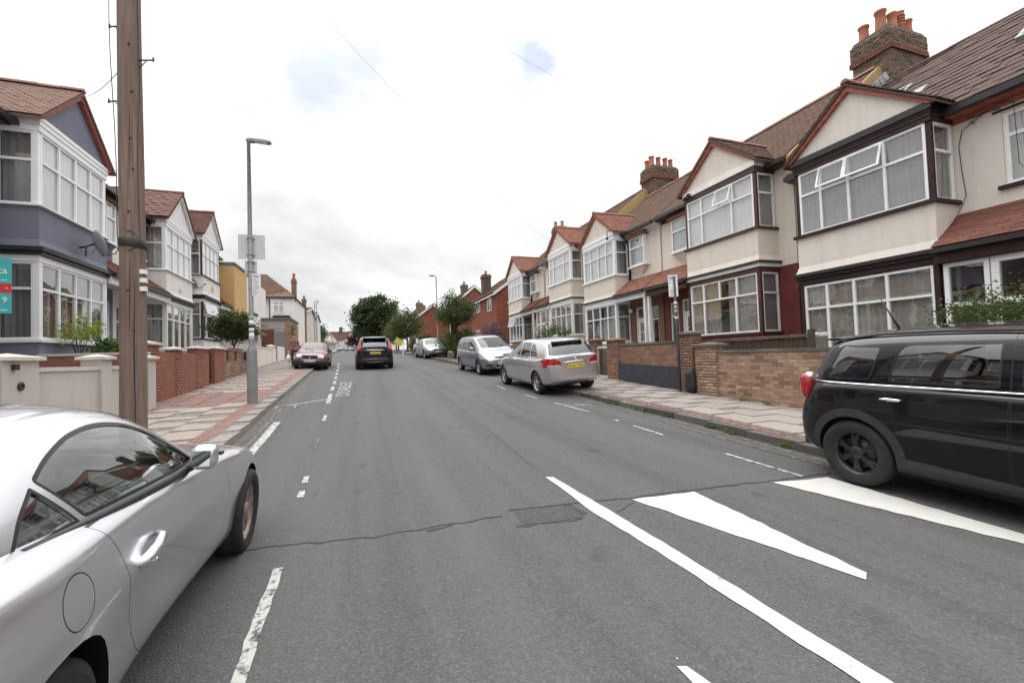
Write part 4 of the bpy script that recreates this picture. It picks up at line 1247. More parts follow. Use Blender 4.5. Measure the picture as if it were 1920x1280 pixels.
# roof windows and flashings on the nearest roof
def roof_pt(x, v, n=0.0):
    sl = Vector((0, 3.85, 3.06)).normalized(); nn = Vector((0, -sl.z, sl.y))
    return Vector((x, .43, 5.72)) + sl * v + nn * n
def rooflight(R_, x0, x1, v0, v1, frame, h=0.09):
    b = MB(); sl = Vector((0, 3.85, 3.06)).normalized(); nn = Vector((0, -sl.z, sl.y))
    Mx = basis(roof_pt(x0, v0, .02), (1, 0, 0), sl, nn); w, l = x1 - x0, v1 - v0
    b.box(0, .07, 0, l, 0, h, 0, Mx).box(w - .07, w, 0, l, 0, h, 0, Mx).box(.07, w - .07, 0, .07, 0, h, 0, Mx).box(.07, w - .07, l - .07, l, 0, h, 0, Mx)
    o = b.build('roof_window', frame, R_)
    p = link('pane', cube_mesh('pane', M_GLASS), o); p.matrix_basis = Mx @ basis((.07, .07, h * .6), (w - .14, 0, 0), (0, l - .14, 0), (0, 0, .01))
    b = MB(); b.box(.07, w - .07, .07, l - .07, .0, .02, 0, Mx); b.build('void_shade_panel', M_DARK, o)  # dark sheet painting in the shade below the pane
rooflight(rA, -0.95, -0.30, 1.7, 3.1, M_LEAD)
rooflight(rA, 1.75, 2.55, 2.2, 3.4, M_LEAD, .16)
b = MB(); Mx = basis(roof_pt(0.15, 1.75, .05), (1, 0, 0), Vector((0, 3.85, 3.06)).normalized(), Vector((0, -3.06, 3.85)).normalized()); b.box(0, .24, 0, .34, 0, .10, 0, Mx); b.build('vent_tile', M_LEAD, rA)
b = MB()
for i in range(9):
    v = 2.9 + i * .24; Mx = basis(roof_pt(-1.60, v, .03), (1, 0, 0), Vector((0, 3.85, 3.06)).normalized(), Vector((0, -3.06, 3.85)).normalized())
    b.box(-.02, .16, 0, .22, 0, .03 + .015 * (i % 2), 0, Mx); b.box(-.03, -.012, 0, .2, 0, .30, 0, Mx)
b.build('flashing', M_LEAD, rA)
# cables on the near house wall
b = MB()
pts = [(2.05, .66, 5.45), (1.85, .68, 5.52), (1.66, .68, 5.42), (1.5, .68, 5.34), (1.44, .68, 5.05), (1.46, .68, 4.6), (1.5, .68, 4.1), (1.47, .6, 3.9), (1.42, .4, 3.6), (1.38, .1, 3.2)]
b.tube(pts, .007, 5); b.tube([(1.62, .68, 5.46), (1.7, .67, 5.36), (1.62, .66, 5.42), (1.76, .68, 5.5), (2.05, .68, 5.58), (2.2, .69, 5.5), (2.22, .69, 4.4), (2.35, .69, 4.2)], .005, 5)
b.build('cable', M_PLAST, hA)
b = MB(); b.box(-.04, .04, 0, .03, -.06, .06, 0, Matrix.Translation((1.395, -.05, 1.62))); b.build('doorbell', M_UPVC, hA)
# globe porch lamp and small brackets
b = MB(); b.lathe([(0.001, -.09), (.06, -.07), (.09, 0), (.06, .07), (.001, .09)], (1.6, .55, 2.45), 'z', 14); b.build('globe_lamp', M_WPAINT, hC)
b = MB(); b.tube([(1.2, -.05, 5.9), (1.2, -.2, 5.9), (1.2, -.2, 5.62)], .02, 6); b.lathe([(.001, 0), (.05, .02), (.05, .12), (.001, .14)], (1.2, -.2, 5.5), 'z', 10); b.build('bracket_lamp', M_BLACK, hC)
b = MB(); b.box(-1.28, -1.18, -.14, -.05, 5.62, 5.70).box(-1.1, -1.0, -.14, -.05, 5.66, 5.76).tube([(-1.05, -.1, 5.7), (-1.05, -.28, 5.6)], .03, 8); b.build('camera_unit', M_PLAST, hB)
b = MB(); b.box(-.12, .10, -.05, -.001, 3.42, 3.62); b.build('alarm_box', M_WPAINT, hL2)
b = MB(); b.box(-.05, .12, -.05, -.001, 3.45, 3.66); b.build('alarm_box', plain('yellow_box', (0.62, 0.48, 0.05), 0.5), hL3)

# ------------------------------------------------------------------ cars
def lerp_curve(c, x):
    xs = [p[0] for p in c]; ys = [p[1] for p in c]
    return float(np.interp(x, xs, ys))

def cage_to_mesh(stations, creases=(), levels=3, cap=True):
    """stations: list of (x, half-section [(y, z), ...]); mirrored, capped and smoothed"""
    b = bmesh.new()
    n = len(stations[0][1])
    cr = b.edges.layers.float.new('crease_edge')
    Ls, Rs = [], []
    for x, sec in stations:
        xs = [x if not isinstance(x, (list, tuple)) else x[i] for i in range(n)]
        Ls.append([b.verts.new((xs[i], sec[i][0], sec[i][1])) for i in range(n)])
        Rs.append([b.verts.new((xs[i], -sec[i][0], sec[i][1])) for i in range(n)])
    for k in range(len(stations) - 1):
        for i in range(n - 1):
            b.faces.new((Ls[k][i], Ls[k + 1][i], Ls[k + 1][i + 1], Ls[k][i + 1]))
            b.faces.new((Rs[k][i], Rs[k][i + 1], Rs[k + 1][i + 1], Rs[k + 1][i]))
        b.faces.new((Ls[k][0], Rs[k][0], Rs[k + 1][0], Ls[k + 1][0]))
        b.faces.new((Ls[k][-1], Ls[k + 1][-1], Rs[k + 1][-1], Rs[k][-1]))
    for k in (0, len(stations) - 1):
        for i in range(n - 1):
            q = (Ls[k][i], Ls[k][i + 1], Rs[k][i + 1], Rs[k][i])
            b.faces.new(q if k == 0 else q[::-1])
    for i, val in creases:
        for k in range(len(stations) - 1):
            for S_ in (Ls, Rs):
                e = b.edges.get((S_[k][i], S_[k + 1][i]))
                if e: e[cr] = val
    bmesh.ops.recalc_face_normals(b, faces=b.faces[:])
    me = bpy.data.meshes.new('cage'); b.to_mesh(me); b.free()
    o = bpy.data.objects.new('cage', me); COL.objects.link(o)
    m = o.modifiers.new('s', 'SUBSURF'); m.levels = levels; m.render_levels = levels
    dg = bpy.context.evaluated_depsgraph_get()
    out = bpy.data.meshes.new_from_object(o.evaluated_get(dg))
    bpy.data.objects.remove(o)
    return out

from mathutils.bvhtree import BVHTree
class Shell:
    """a smooth body panel that can be cut along outlines into separate parts"""
    def __init__(s, me):
        s.b = bmesh.new(); s.b.from_mesh(me)
        s.b.normal_update()
        s.n0 = s.b.verts.layers.float_vector.new('n0')
        for v in s.b.verts: v[s.n0] = v.normal
        s.pid = s.b.faces.layers.int.new('pid')
        s.names = ['body']
    VIEWS = {'L': (0, 2, Vector((0, 1, 0))), 'R': (0, 2, Vector((0, -1, 0))), 'T': (0, 1, Vector((0, 0, 1))), 'F': (1, 2, Vector((1, 0, 0))), 'B': (1, 2, Vector((-1, 0, 0)))}
    def cut(s, view, poly, only=None, nmin=0.12, lim=None):
        """cut a convex outline, seen from the given side; returns the faces inside"""
        i, j, vd = s.VIEWS[view]
        P = [Vector(p) for p in poly]
        area = sum(P[k].x * P[(k + 1) % len(P)].y - P[(k + 1) % len(P)].x * P[k].y for k in range(len(P)))
        if area < 0: P = P[::-1]
        x0, x1 = min(p.x for p in P), max(p.x for p in P); y0, y1 = min(p.y for p in P), max(p.y for p in P)
        def ok(f):
            if only is not None and f[s.pid] not in only: return False
            if f.normal.dot(vd) < nmin: return False
            c = [v.co for v in f.verts]
            return not (max(v[i] for v in c) < x0 or min(v[i] for v in c) > x1 or max(v[j] for v in c) < y0 or min(v[j] for v in c) > y1) and (lim is None or lim(f.calc_center_median()))
        ins = [f for f in s.b.faces if ok(f)]
        for k in range(len(P)):
            p, q = P[k], P[(k + 1) % len(P)]
            d = q - p
            if d.length < 1e-6: continue
            nn = Vector((0, 0, 0)); nn[i] = d.y; nn[j] = -d.x        # outward
            co = Vector((0, 0, 0)); co[i] = p.x; co[j] = p.y
            nn.normalize()
            geom = list({e for f in ins for e in f.edges}) + ins + list({v for f in ins for v in f.verts})
            r_ = bmesh.ops.bisect_plane(s.b, geom=geom, dist=1e-6, plane_co=co, plane_no=nn)
            new = [g for g in r_['geom'] if isinstance(g, bmesh.types.BMFace)]
            pool = set(f for f in new if f.is_valid) | set(f for f in ins if f.is_valid)
            ins = [f for f in pool if (f.calc_center_median() - co).dot(nn) < 0]
        return ins
    def idx(s, name):
        if name not in s.names: s.names.append(name)
        return s.names.index(name)
    def part(s, name, view, poly, gap=0.0, only=(0,), nmin=0.12, lim=None, gapname='panel_gap'):
        f = s.cut(view, poly, None if only is None else set(only), nmin, lim)
        k = s.idx(name)
        if gap:
            g = s.idx(gapname)
            for q in f: q[s.pid] = g
            c = sum((Vector(p) for p in poly), Vector((0, 0))) / len(poly)
            inner = inset(poly, gap)
            f = s.cut(view, inner, {g}, nmin, lim)
            f = [q for q in f if q.is_valid]
        for q in f: q[s.pid] = k
        return k
    def delete(s, faces):
        bmesh.ops.delete(s.b, geom=[f for f in faces if f.is_valid], context='FACES')
    def finish(s, parent, mats, rename=None, recess=None, drop=()):
        """split by part; returns dict name -> objects"""
        out = {}
        for k, name in enumerate(s.names):
            fs = [f for f in s.b.faces if f[s.pid] == k]
            if not fs or name in drop: continue
            vm = {}; vs = []; ns = []; F = []
            rc = (recess or {}).get(name, (recess or {}).get(name.split('#')[0], 0.0))
            for f in fs:
                ids = []
                for v in f.verts:
                    if v not in vm:
                        vm[v] = len(vs); n = v[s.n0].normalized() if v[s.n0].length > 1e-6 else v.normal
                        vs.append(v.co - n * rc); ns.append(n)
                    ids.append(vm[v])
                F.append(ids)
            me = bpy.data.meshes.new(name)
            me.from_pydata([tuple(v) for v in vs], [], F)
            me.materials.append(mats.get(name, mats['body']))
            me.polygons.foreach_set('use_smooth', [True] * len(F))
            me.update()
            me.normals_split_custom_set_from_vertices([tuple(n) for n in ns])
            nm = (rename or {}).get(name, name.split('#')[0])
            out[name] = link(nm, me, parent)
            if nm.startswith('panel_gap'): out[name]['kind'] = 'stuff'
        s.b.free()
        return out

def inset(poly, d):
    """shrink a convex outline by d"""
    P = [Vector(p) for p in poly]
    P = [p for i, p in enumerate(P) if (p - P[i - 1]).length > 1e-4]
    n = len(P)
    area = sum(P[k].x * P[(k + 1) % n].y - P[(k + 1) % n].x * P[k].y for k in range(n))
    if area < 0: P = P[::-1]
    out = P[:]
    for k in range(n):
        a, e = P[k], P[(k + 1) % n]
        t = (e - a).normalized(); nn = Vector((-t.y, t.x)); o = a + nn * d
        new = []
        for q in range(len(out)):
            p0, p1 = out[q], out[(q + 1) % len(out)]
            s0, s1 = (p0 - o).dot(nn), (p1 - o).dot(nn)
            if s0 >= 0: new.append(p0)
            if (s0 >= 0) != (s1 >= 0): new.append(p0 + (p1 - p0) * (s0 / (s0 - s1)))
        out = new
        if len(out) < 3: return P
    return [p for i, p in enumerate(out) if (p - out[i - 1]).length > 1e-4]

def rnd_poly(pts, r, k=4):
    """round the corners of an outline"""
    P = [Vector(p) for p in pts]; n = len(P); out = []
    for i in range(n):
        a, c, e = P[i - 1], P[i], P[(i + 1) % n]
        rr = r[i] if isinstance(r, (list, tuple)) else r
        u = (a - c); v = (e - c)
        q = min(rr, u.length * .48, v.length * .48)
        p0 = c + u.normalized() * q; p1 = c + v.normalized() * q
        for t in range(k + 1):
            t /= k
            out.append((p0 * (1 - t) ** 2 + c * 2 * t * (1 - t) + p1 * t ** 2))
    return out
def ell(cx, cy, rx, ry, n=24): return [Vector((cx + rx * cos(2 * pi * k / n), cy + ry * sin(2 * pi * k / n))) for k in range(n)]

WHEELS = {}
def wheel(parent, x, y, r, w, rim_r, spokes, mat, twin=False, face=1):
    """face: +1 outer side towards +y"""
    key = (r, w, rim_r, spokes, mat.name, twin)
    if key not in WHEELS:
        b = MB()
        hw = w / 2
        b.lathe([(rim_r - .012, -hw * .86), (rim_r + .01, -hw), (r - .035, -hw * 1.02), (r - .010, -hw * .88), (r, -hw * .62), (r - .006, -hw * .35), (r, -hw * .3), (r, hw * .3), (r - .006, hw * .35), (r, hw * .62), (r - .010, hw * .88), (r - .035, hw * 1.02), (rim_r + .01, hw), (rim_r - .012, hw * .86)], (0, 0, 0), 'y', 40)
        # lettering-free sidewall rib
        b.lathe([(r - .055, hw * 1.00), (r - .05, hw * 1.03), (r - .045, hw * 1.00)], (0, 0, 0), 'y', 40)
        ty = b.build('tyre', M_RUB)
        b = MB()
        b.lathe([(rim_r + .004, hw * .92), (rim_r + .004, hw * .80), (rim_r - .02, hw * .72), (rim_r - .035, hw * .2), (rim_r - .04, -hw * .9)], (0, 0, 0), 'y', 40)
        yo = hw * .70
        b.lathe([(.001, yo + .012), (.055, yo + .010), (.075, yo - .01), (.075, yo - .06), (.001, yo - .06)], (0, 0, 0), 'y', 20)
        for k in range(spokes):
            a0 = 2 * pi * k / spokes + pi / 2
            offs = (-.13, .13) if twin else (0,)
            for off in offs:
                a1 = a0 + off * (1.0 if twin else 0); a2 = a0 + off * .35
                def pt(rr, a, side, d): 
                    t = Vector((cos(a), 0, sin(a))); q = Vector((-sin(a), 0, cos(a)))
                    return t * rr + q * side + Vector((0, d, 0))
                wi, wo = (.020, .017) if twin else (.038, .026)
                r0, r1 = .05, rim_r - .012
                vs = [pt(r0, a2, -wi, yo), pt(r0, a2, wi, yo), pt((r0 + r1) / 2, (a1 + a2) / 2, wi * .8, yo + .006), pt((r0 + r1) / 2, (a1 + a2) / 2, -wi * .8, yo + .006), pt(r1, a1, -wo, yo - .012), pt(r1, a1, wo, yo - .012)]
                vs2 = [v + Vector((0, -.04, 0)) for v in vs]
                b.add(vs + vs2, [(0, 1, 2, 3), (3, 2, 5, 4), (0, 3, 9, 6), (3, 4, 10, 9), (1, 7, 8, 2), (2, 8, 11, 5), (4, 5, 11, 10)])
        for k in range(5):
            a = 2 * pi * k / 5 + .3; b.lathe([(.001, .012), (.009, .010), (.009, 0)], (.045 * cos(a), yo + .002, .045 * sin(a)), 'y', 8)
        rm = b.build('rim', mat)
        b = MB(); b.lathe([(.001, .02), (rim_r * .70, .02), (rim_r * .70, -.005), (.001, -.005)], (0, 0, 0), 'y', 28); dc = b.build('brake_disc', M_DISC)
        WHEELS[key] = [q.data for q in (ty, rm, dc)]
        for q in (ty, rm, dc): bpy.data.objects.remove(q)
    o = bpy.data.objects.new('wheel', None); COL.objects.link(o); o.parent = parent
    o.location = (x, y, r); 
    if face < 0: o.rotation_euler = (0, 0, pi)
    for nm, me in zip(('tyre', 'rim', 'brake_disc'), WHEELS[key]): link(nm, me, o)
    return o

def body_stations(c, xs):
    """lower body cage from curves: W half width, zb bottom, zsh shoulder, zd deck edge, zt deck centre"""
    out = []; wl = c.get('wl', .998)
    for x in xs:
        g = lambda k: lerp_curve(c[k], x)
        W_, zb, zm, zsh, zd, zt = g('W'), g('zb'), g('zm'), g('zsh'), g('zd'), g('zt')
        ws, wd = g('ws'), g('wd')
        rk = c.get('rake', 0); wgt = max(0.0, 1 - (x - xs[0]) / .45) if rk else 0
        xx = [x + wgt * rk * max(0, z - .66) for z in (zb, zb, zb, zm * .5, zm, zsh, zd, zt, zt)] if rk else x
        out.append((xx, [(W_ * .45, zb), (W_ * .88, zb), (W_ * .975, zb + .07), (W_ * wl, (zb + zm) / 2 + .03), (W_, zm), (W_ * ws, zsh), (W_ * wd, zd), (W_ * .48, zt - .004), (W_ * .16, zt)]))
    return out

def car(name, label, cat, loc, heading, sp, group=None, pitch=0.0, roll=0.0):
    T = empty(name, loc, (0, 0, 0), 1.0, label, cat, group)
    T.matrix_basis = Matrix.Translation(loc) @ Matrix.Rotation(heading, 4, 'Z') @ Matrix.Rotation(-pitch, 4, 'Y') @ Matrix.Rotation(roll, 4, 'X')
    P = sp['paint']; lv = sp.get('lv', 2)
    xf, xr, r, tw = sp['xf'], sp['xr'], sp['r'], sp['tw']
    Wm = max(p[1] for p in sp['c']['W'])
    # ---- lower body
    sh = Shell(cage_to_mesh(body_stations(sp['c'], sp['xs']), sp.get('creases', ((4, .55),)), lv))
    ra = sp.get('ra', r + .045)
    mats = {'body': P, 'panel_gap': M_SEAL, 'arch': M_CLAD, 'sill_trim': M_CLAD}
    for (nm, m) in sp.get('mats', {}).items(): mats[nm] = m
    sp['bvh'] = BVHTree.FromBMesh(sh.b)
    # wheel openings
    for x in (xf, xr):
        for v in 'LR':
            if sp.get('arch'): sh.part('wheel_arch_trim#%s%.1f' % (v, x), v, [(p.x, max(p.y, .05)) for p in ell(x, r + .01, ra + sp['arch'], ra + sp['arch'], 32)], only=(0,))
            f = sh.cut(v, ell(x, r + .01, ra, ra, 32), None, .02, lambda c_: abs(c_.y) > Wm * .55)
            sh.delete(f)
    for nm in list(sh.names):
        if nm.startswith('wheel_arch_trim'): mats[nm] = M_CLAD
    for q in sp.get('lower', ()): 
        nm, view, poly, gap, only = (list(q) + [0, (0,)])[:5] if len(q) < 5 else q
        for v in ('LR' if view == 'S' else view):
            on = None if only is None else [sh.idx(o) if isinstance(o, str) else o for o in only]
            sh.part(nm + '#' + v + str(len(sh.names)) if view == 'S' or '#' in nm else nm, v, poly, gap, on)
    for nm in sh.names:
        for key, m in sp.get('lmats', {}).items():
            if nm.split('#')[0] == key: mats[nm] = m
    # open the deck under the cabin
    hole = sp.get('hole')
    if hole:
        f = sh.cut('T', hole, None, .3); sh.delete(f)
    res = sh.finish(T, mats, recess=sp.get('recess'))
    # arch lips and wells
    for x in (xf, xr):
        for sy in (-1, 1):
            b = MB(); n = 40; vs = []
            ang = [pi * (-0.08 + 1.16 * k / n) for k in range(n + 1)]
            for a in ang:
                X_, Z_ = x + (ra + .004) * cos(a), r + .01 + (ra + .004) * sin(a)
                for yy in (Wm * .985, Wm * .55): vs.append((X_, sy * min(yy, skin(sp, X_, Z_) - .004), Z_))
            b.add(vs, [(2 * k, 2 * k + 1, 2 * k + 3, 2 * k + 2) for k in range(n)] , 0, True)
            b.add([(x, sy * Wm * .55, r + .05)] + [vs[2 * k + 1] for k in range(n + 1)], [(0, k + 1, k + 2) for k in range(n)])
            b.build('wheel_well', M_SEAL, T)
    b = MB(); x0, x1 = sp['xs'][0] + .25, sp['xs'][-1] - .25
    b.box(x0 + .25, x1 - .2, -Wm * .72, Wm * .72, .20, .23); b.build('underbody', M_SEAL, T)
    # ---- greenhouse
    gsh = Shell(cage_to_mesh(sp['gh'], sp.get('ghcr', ()), lv))
    sp['gbvh'] = BVHTree.FromBMesh(gsh.b)
    gm = {'body': sp.get('roofpaint', P), 'panel_gap': M_SEAL}
    for q in sp['glass']:
        nm, view, poly, seal, gl = q
        for v in ('LR' if view == 'S' else view):
            full = '%s#%s%d' % (nm, v, len(gsh.names))
            if seal:
                sname = 'window_seal#%s%d' % (v, len(gsh.names))
                gsh.part(sname, v, poly, 0, (0,), .05); gm[sname] = sp.get('sealmat', M_SEAL)
                gsh.part(full, v, inset(poly, seal), 0, (gsh.idx(sname),), .05)
            else:
                gsh.part(full, v, poly, 0, None if nm == 'pillar' else (0,), .05)
            gm[full] = gl
    for q in sp.get('gparts', ()):
        nm, view, poly, m, gap = q
        for v in ('LR' if view == 'S' else view):
            full = '%s#%s%d' % (nm, v, len(gsh.names)); gsh.part(full, v, poly, gap, None if nm == 'pillar' else (0,), .05); gm[full] = m
    rec = {n_: .006 for n_ in gsh.names if 'glass' in n_ or 'window' in n_ and 'seal' not in n_ or 'windscreen' in n_}
    # hidden skirt inside the body is dropped
    gsh.finish(T, gm, recess=rec, rename={'body': 'roof'})
    # ---- wheels
    for x in (xf, xr):
        for sy in (-1, 1):
            wheel(T, x, sy * (sp['track'] - tw / 2), r, tw, sp['rim'], sp['spokes'], sp['rimmat'], sp.get('twin', False), sy)
    # ---- cabin
    if sp.get('cabin', True):
        fx, zs, ww = sp.get('seat', (0.1, .30, .37))
        b = MB(); c0, c1 = sp['cab']
        b.box(c0, c1, -Wm * .80, Wm * .80, .26, .30); b.box(c0, c0 + .04, -Wm * .78, Wm * .78, .3, sp['belt'] - .03); b.box(c0, c1, Wm * .80, Wm * .82, .3, sp['belt'] - .02); b.box(c0, c1, -Wm * .82, -Wm * .80, .3, sp['belt'] - .02)
        b.build('interior', M_DARK, T)
        b = MB(); b.box(c1 - .55, c1 - .1, -Wm * .76, Wm * .76, .55, sp['belt'] - .04); b.build('dashboard', M_SEAT, T, bevel=.05)
        rows = sp.get('rows', (0.0, -.85))
        for rx in rows:
            for sy in (-.36, .36):
                b = MB(); m = Matrix.Translation((fx + rx, sy, 0))
                b.box(-.1, .42, -.24, .24, .32, .50, 0, m); b.box(-.30, -.12, -.24, .24, .42, 1.0 * sp.get('sh', 1.0), 0, m @ Matrix.Rotation(-.12, 4, 'Y'))
                b.build('seat', M_SEAT, T, bevel=.06)
                b = MB(); b.box(-.30, -.18, -.13, .13, sp.get('sh', 1.0) * 1.0 + .03, sp.get('sh', 1.0) * 1.0 + .21, 0, m @ Matrix.Rotation(-.12, 4, 'Y')); b.build('headrest', M_SEAT, T, bevel=.05)
        b = MB(); sx, sy, sz = fx + .62, -.36, sp['belt'] - .06
        ring = [(sx - .06 * sin(a), sy + .18 * cos(a), sz + .17 * sin(a)) for a in [2 * pi * k / 20 for k in range(21)]]
        b.tube(ring, .015, 6, cap=False); b.tube([(sx, sy - .17, sz), (sx + .02, sy, sz), (sx, sy + .17, sz)], .02, 6); b.build('steering_wheel', M_PLAST, T)
    for fnc in sp.get('extra', ()): fnc(T, sp)
    return T

def skin(sp, x, z, key='bvh'):
    """half width of the body at (x, z)"""
    h = sp[key].ray_cast(Vector((x, 3, z)), Vector((0, -1, 0)))[0]
    return h.y if h is not None else lerp_curve(sp['c']['W'], x) * .97
def endx(sp, y, z, back=True, key='bvh'):
    h = sp[key].ray_cast(Vector((-5 if back else 5, y, z)), Vector((1 if back else -1, 0, 0)))[0]
    return h.x if h is not None else 0.0
def topz(sp, x, y, key='bvh'):
    h = sp[key].ray_cast(Vector((x, y, 4)), Vector((0, 0, -1)))[0]
    return h.z if h is not None else 0.0

def plate(T, x, y, z, mat, txt, w=.52, h=.112, back=True, tilt=0.0):
    d = -1 if back else 1
    m = Matrix.Translation((x, y, z)) @ Matrix.Rotation(d * tilt, 4, 'Y')
    b = MB(); b.box(-.006, .006, -w / 2, w / 2, -h / 2, h / 2, 0, m); o = b.build('number_plate', mat, T)
    if txt:
        me = text_mesh(txt, .105, M_INK)
        t = link('plate_lettering', me, o)
        R_ = Matrix(((0, 0, d, 0), (d, 0, 0, 0), (0, 1, 0, 0), (0, 0, 0, 1)))
        t.matrix_basis = m @ Matrix.Translation((d * .0075, 0, -.004)) @ R_ @ Matrix.Diagonal((w * .9 / max(.2, me_w(me)), 0.80, 1, 1))
    return o
def me_w(me):
    xs = [v.co.x for v in me.vertices]
    return max(xs) - min(xs) if xs else 1
def blade(T, name, mat, pts, r, n=8):
    b = MB(); b.tube(pts, r, n); return b.build(name, mat, T)
def pod(T, name, mat, c, s, rot=(0, 0, 0), n=12):
    """rounded solid"""
    b = bmesh.new(); bmesh.ops.create_cube(b, size=1.0)
    bmesh.ops.bevel(b, geom=b.edges[:], offset=.34, segments=5, profile=.5, affect='EDGES')
    m = Matrix.Translation(c) @ Euler(rot).to_matrix().to_4x4() @ Matrix.Diagonal((*s, 1))
    bmesh.ops.transform(b, matrix=m, verts=b.verts)
    me = bpy.data.meshes.new(name); b.to_mesh(me); b.free()
    me.materials.append(mat); me.polygons.foreach_set('use_smooth', [True] * len(me.polygons))
    return link(name, me, T)

def gsec(rows, n=0):
    """greenhouse stations from rows (x, base half width, base z, cant half width, roof z[, crown])"""
    out = []
    for q in rows:
        x, wb, zb, wc, zt = q[:5]; cr_ = q[5] if len(q) > 5 else .035
        zc = max(zb + .004, zt - cr_)
        wm = wb * .45 + wc * .55 + .02; zm = zb + (zc - zb) * .55
        out.append((x, [(wb, zb - .10), (wb, zb), (wm, zm), (wc, zc), (wc * .62, zt - cr_ * .28), (wc * .2, zt)]))
    return out

def handles(sp, T, xs, z, mat, L=.19, out=.035):
    for x in xs:
        for s_ in (-1, 1):
            y0 = skin(sp, x, z); y1 = skin(sp, x - L, z)
            b = MB(); b.tube([(x, s_ * (y0 - .01), z), (x - .02, s_ * (y0 + out), z + .004), (x - L / 2, s_ * ((y0 + y1) / 2 + out), z + .006), (x - L + .02, s_ * (y1 + out), z + .004), (x - L, s_ * (y1 - .01), z)], [.012, .015, .016, .015, .012], 8)
            b.build('door_handle', mat, T)
def mirrors(sp, T, x, y, z, mat, s=(.13, .20, .15)):
    for s_ in (-1, 1):
        m = pod(T, 'door_mirror', mat, (x, s_ * y, z), s, (0, 0, s_ * -.12))
        b = MB(); b.box(x - s[0] * .5 - .004, x - s[0] * .5 + .004, s_ * y - s[1] * .33, s_ * y + s[1] * .33, z - s[2] * .31, z + s[2] * .31); q = b.build('mirror_glass', M_MIRR, T)
        b = MB(); yb = skin(sp, x + .03, z - .10); b.tube([(x + .02, s_ * (y - s[1] * .3), z - s[2] * .3), (x + .04, s_ * (yb - .06), z - s[2] * .75)], .022, 8); b.build('mirror_arm', M_PLAST, T)
def strip3(T, name, mat, pts, r, n=6): 
    b = MB(); b.tube(pts, r, n); return b.build(name, mat, T)

# --- silver two-seater coupe, filling the lower left
def slk_extra(T, sp):
    # door pull with its scooped recess
    x, z = -.52, .735
    for s_ in (-1, 1):
        y = skin(sp, x - .1, z)
        b = MB(); b.tube([(x + .005, s_ * (y - .004), z + .026), (x - .025, s_ * (y + .024), z + .024), (x - .10, s_ * (y + .034), z + .006), (x - .17, s_ * (y + .030), z - .014), (x - .205, s_ * (y + .004), z - .026)], [.014, .017, .020, .025, .017], 10)
        h = b.build('door_handle', P_SILVER, T)
        b = MB(); b.lathe([(.001, .004), (.009, .003), (.010, 0)], (x - .175, 0, z - .018), 'y', 12); 
        for i, v in enumerate(b.v): b.v[i] = (v[0], s_ * (y + .060 + v[1]) , v[2])
        b.build('lock', M_CHROME, h)
    mirrors(sp, T, .06, .875, .965, P_SILVER, (.12, .125, .135))
    for s_ in (-1, 1):
        b = MB(); b.box(.105, .155, s_ * .89 - .055, s_ * .89 + .055, .960, .980); b.build('mirror_indicator', M_PLAST, T, bevel=.01)
        # black waist rubber under the side glass
        b = MB(); pts = []
        for x in (.30, .1, -.2, -.5, -.8, -1.17):
            zz = .885 + (.30 - x) * .038; pts.append((x, s_ * (skin(sp, x, zz, 'gbvh') + .006), zz))
        b.tube(pts, .017, 6); b.build('waist_seal', M_PLAST, T)
    # roof joint lines
    for x in (-.10, -1.10):
        pts = []
        for k in range(-10, 11):
            y = k * .058; pts.append((x - .05 * (abs(y) / .58) ** 2, y, topz(sp, x - .05 * (abs(y) / .58) ** 2, y, 'gbvh') + .001))
        strip3(T, 'roof_joint', M_SEAL, pts, .0055, 5)
    plate(T, endx(sp, 0, .52) - .01, 0, .52, M_PLATEY, None)
    strip3(T, 'exhaust', M_CHROME, [(-2.0, -.5, .30), (-1.8, -.5, .30)], .04, 12)
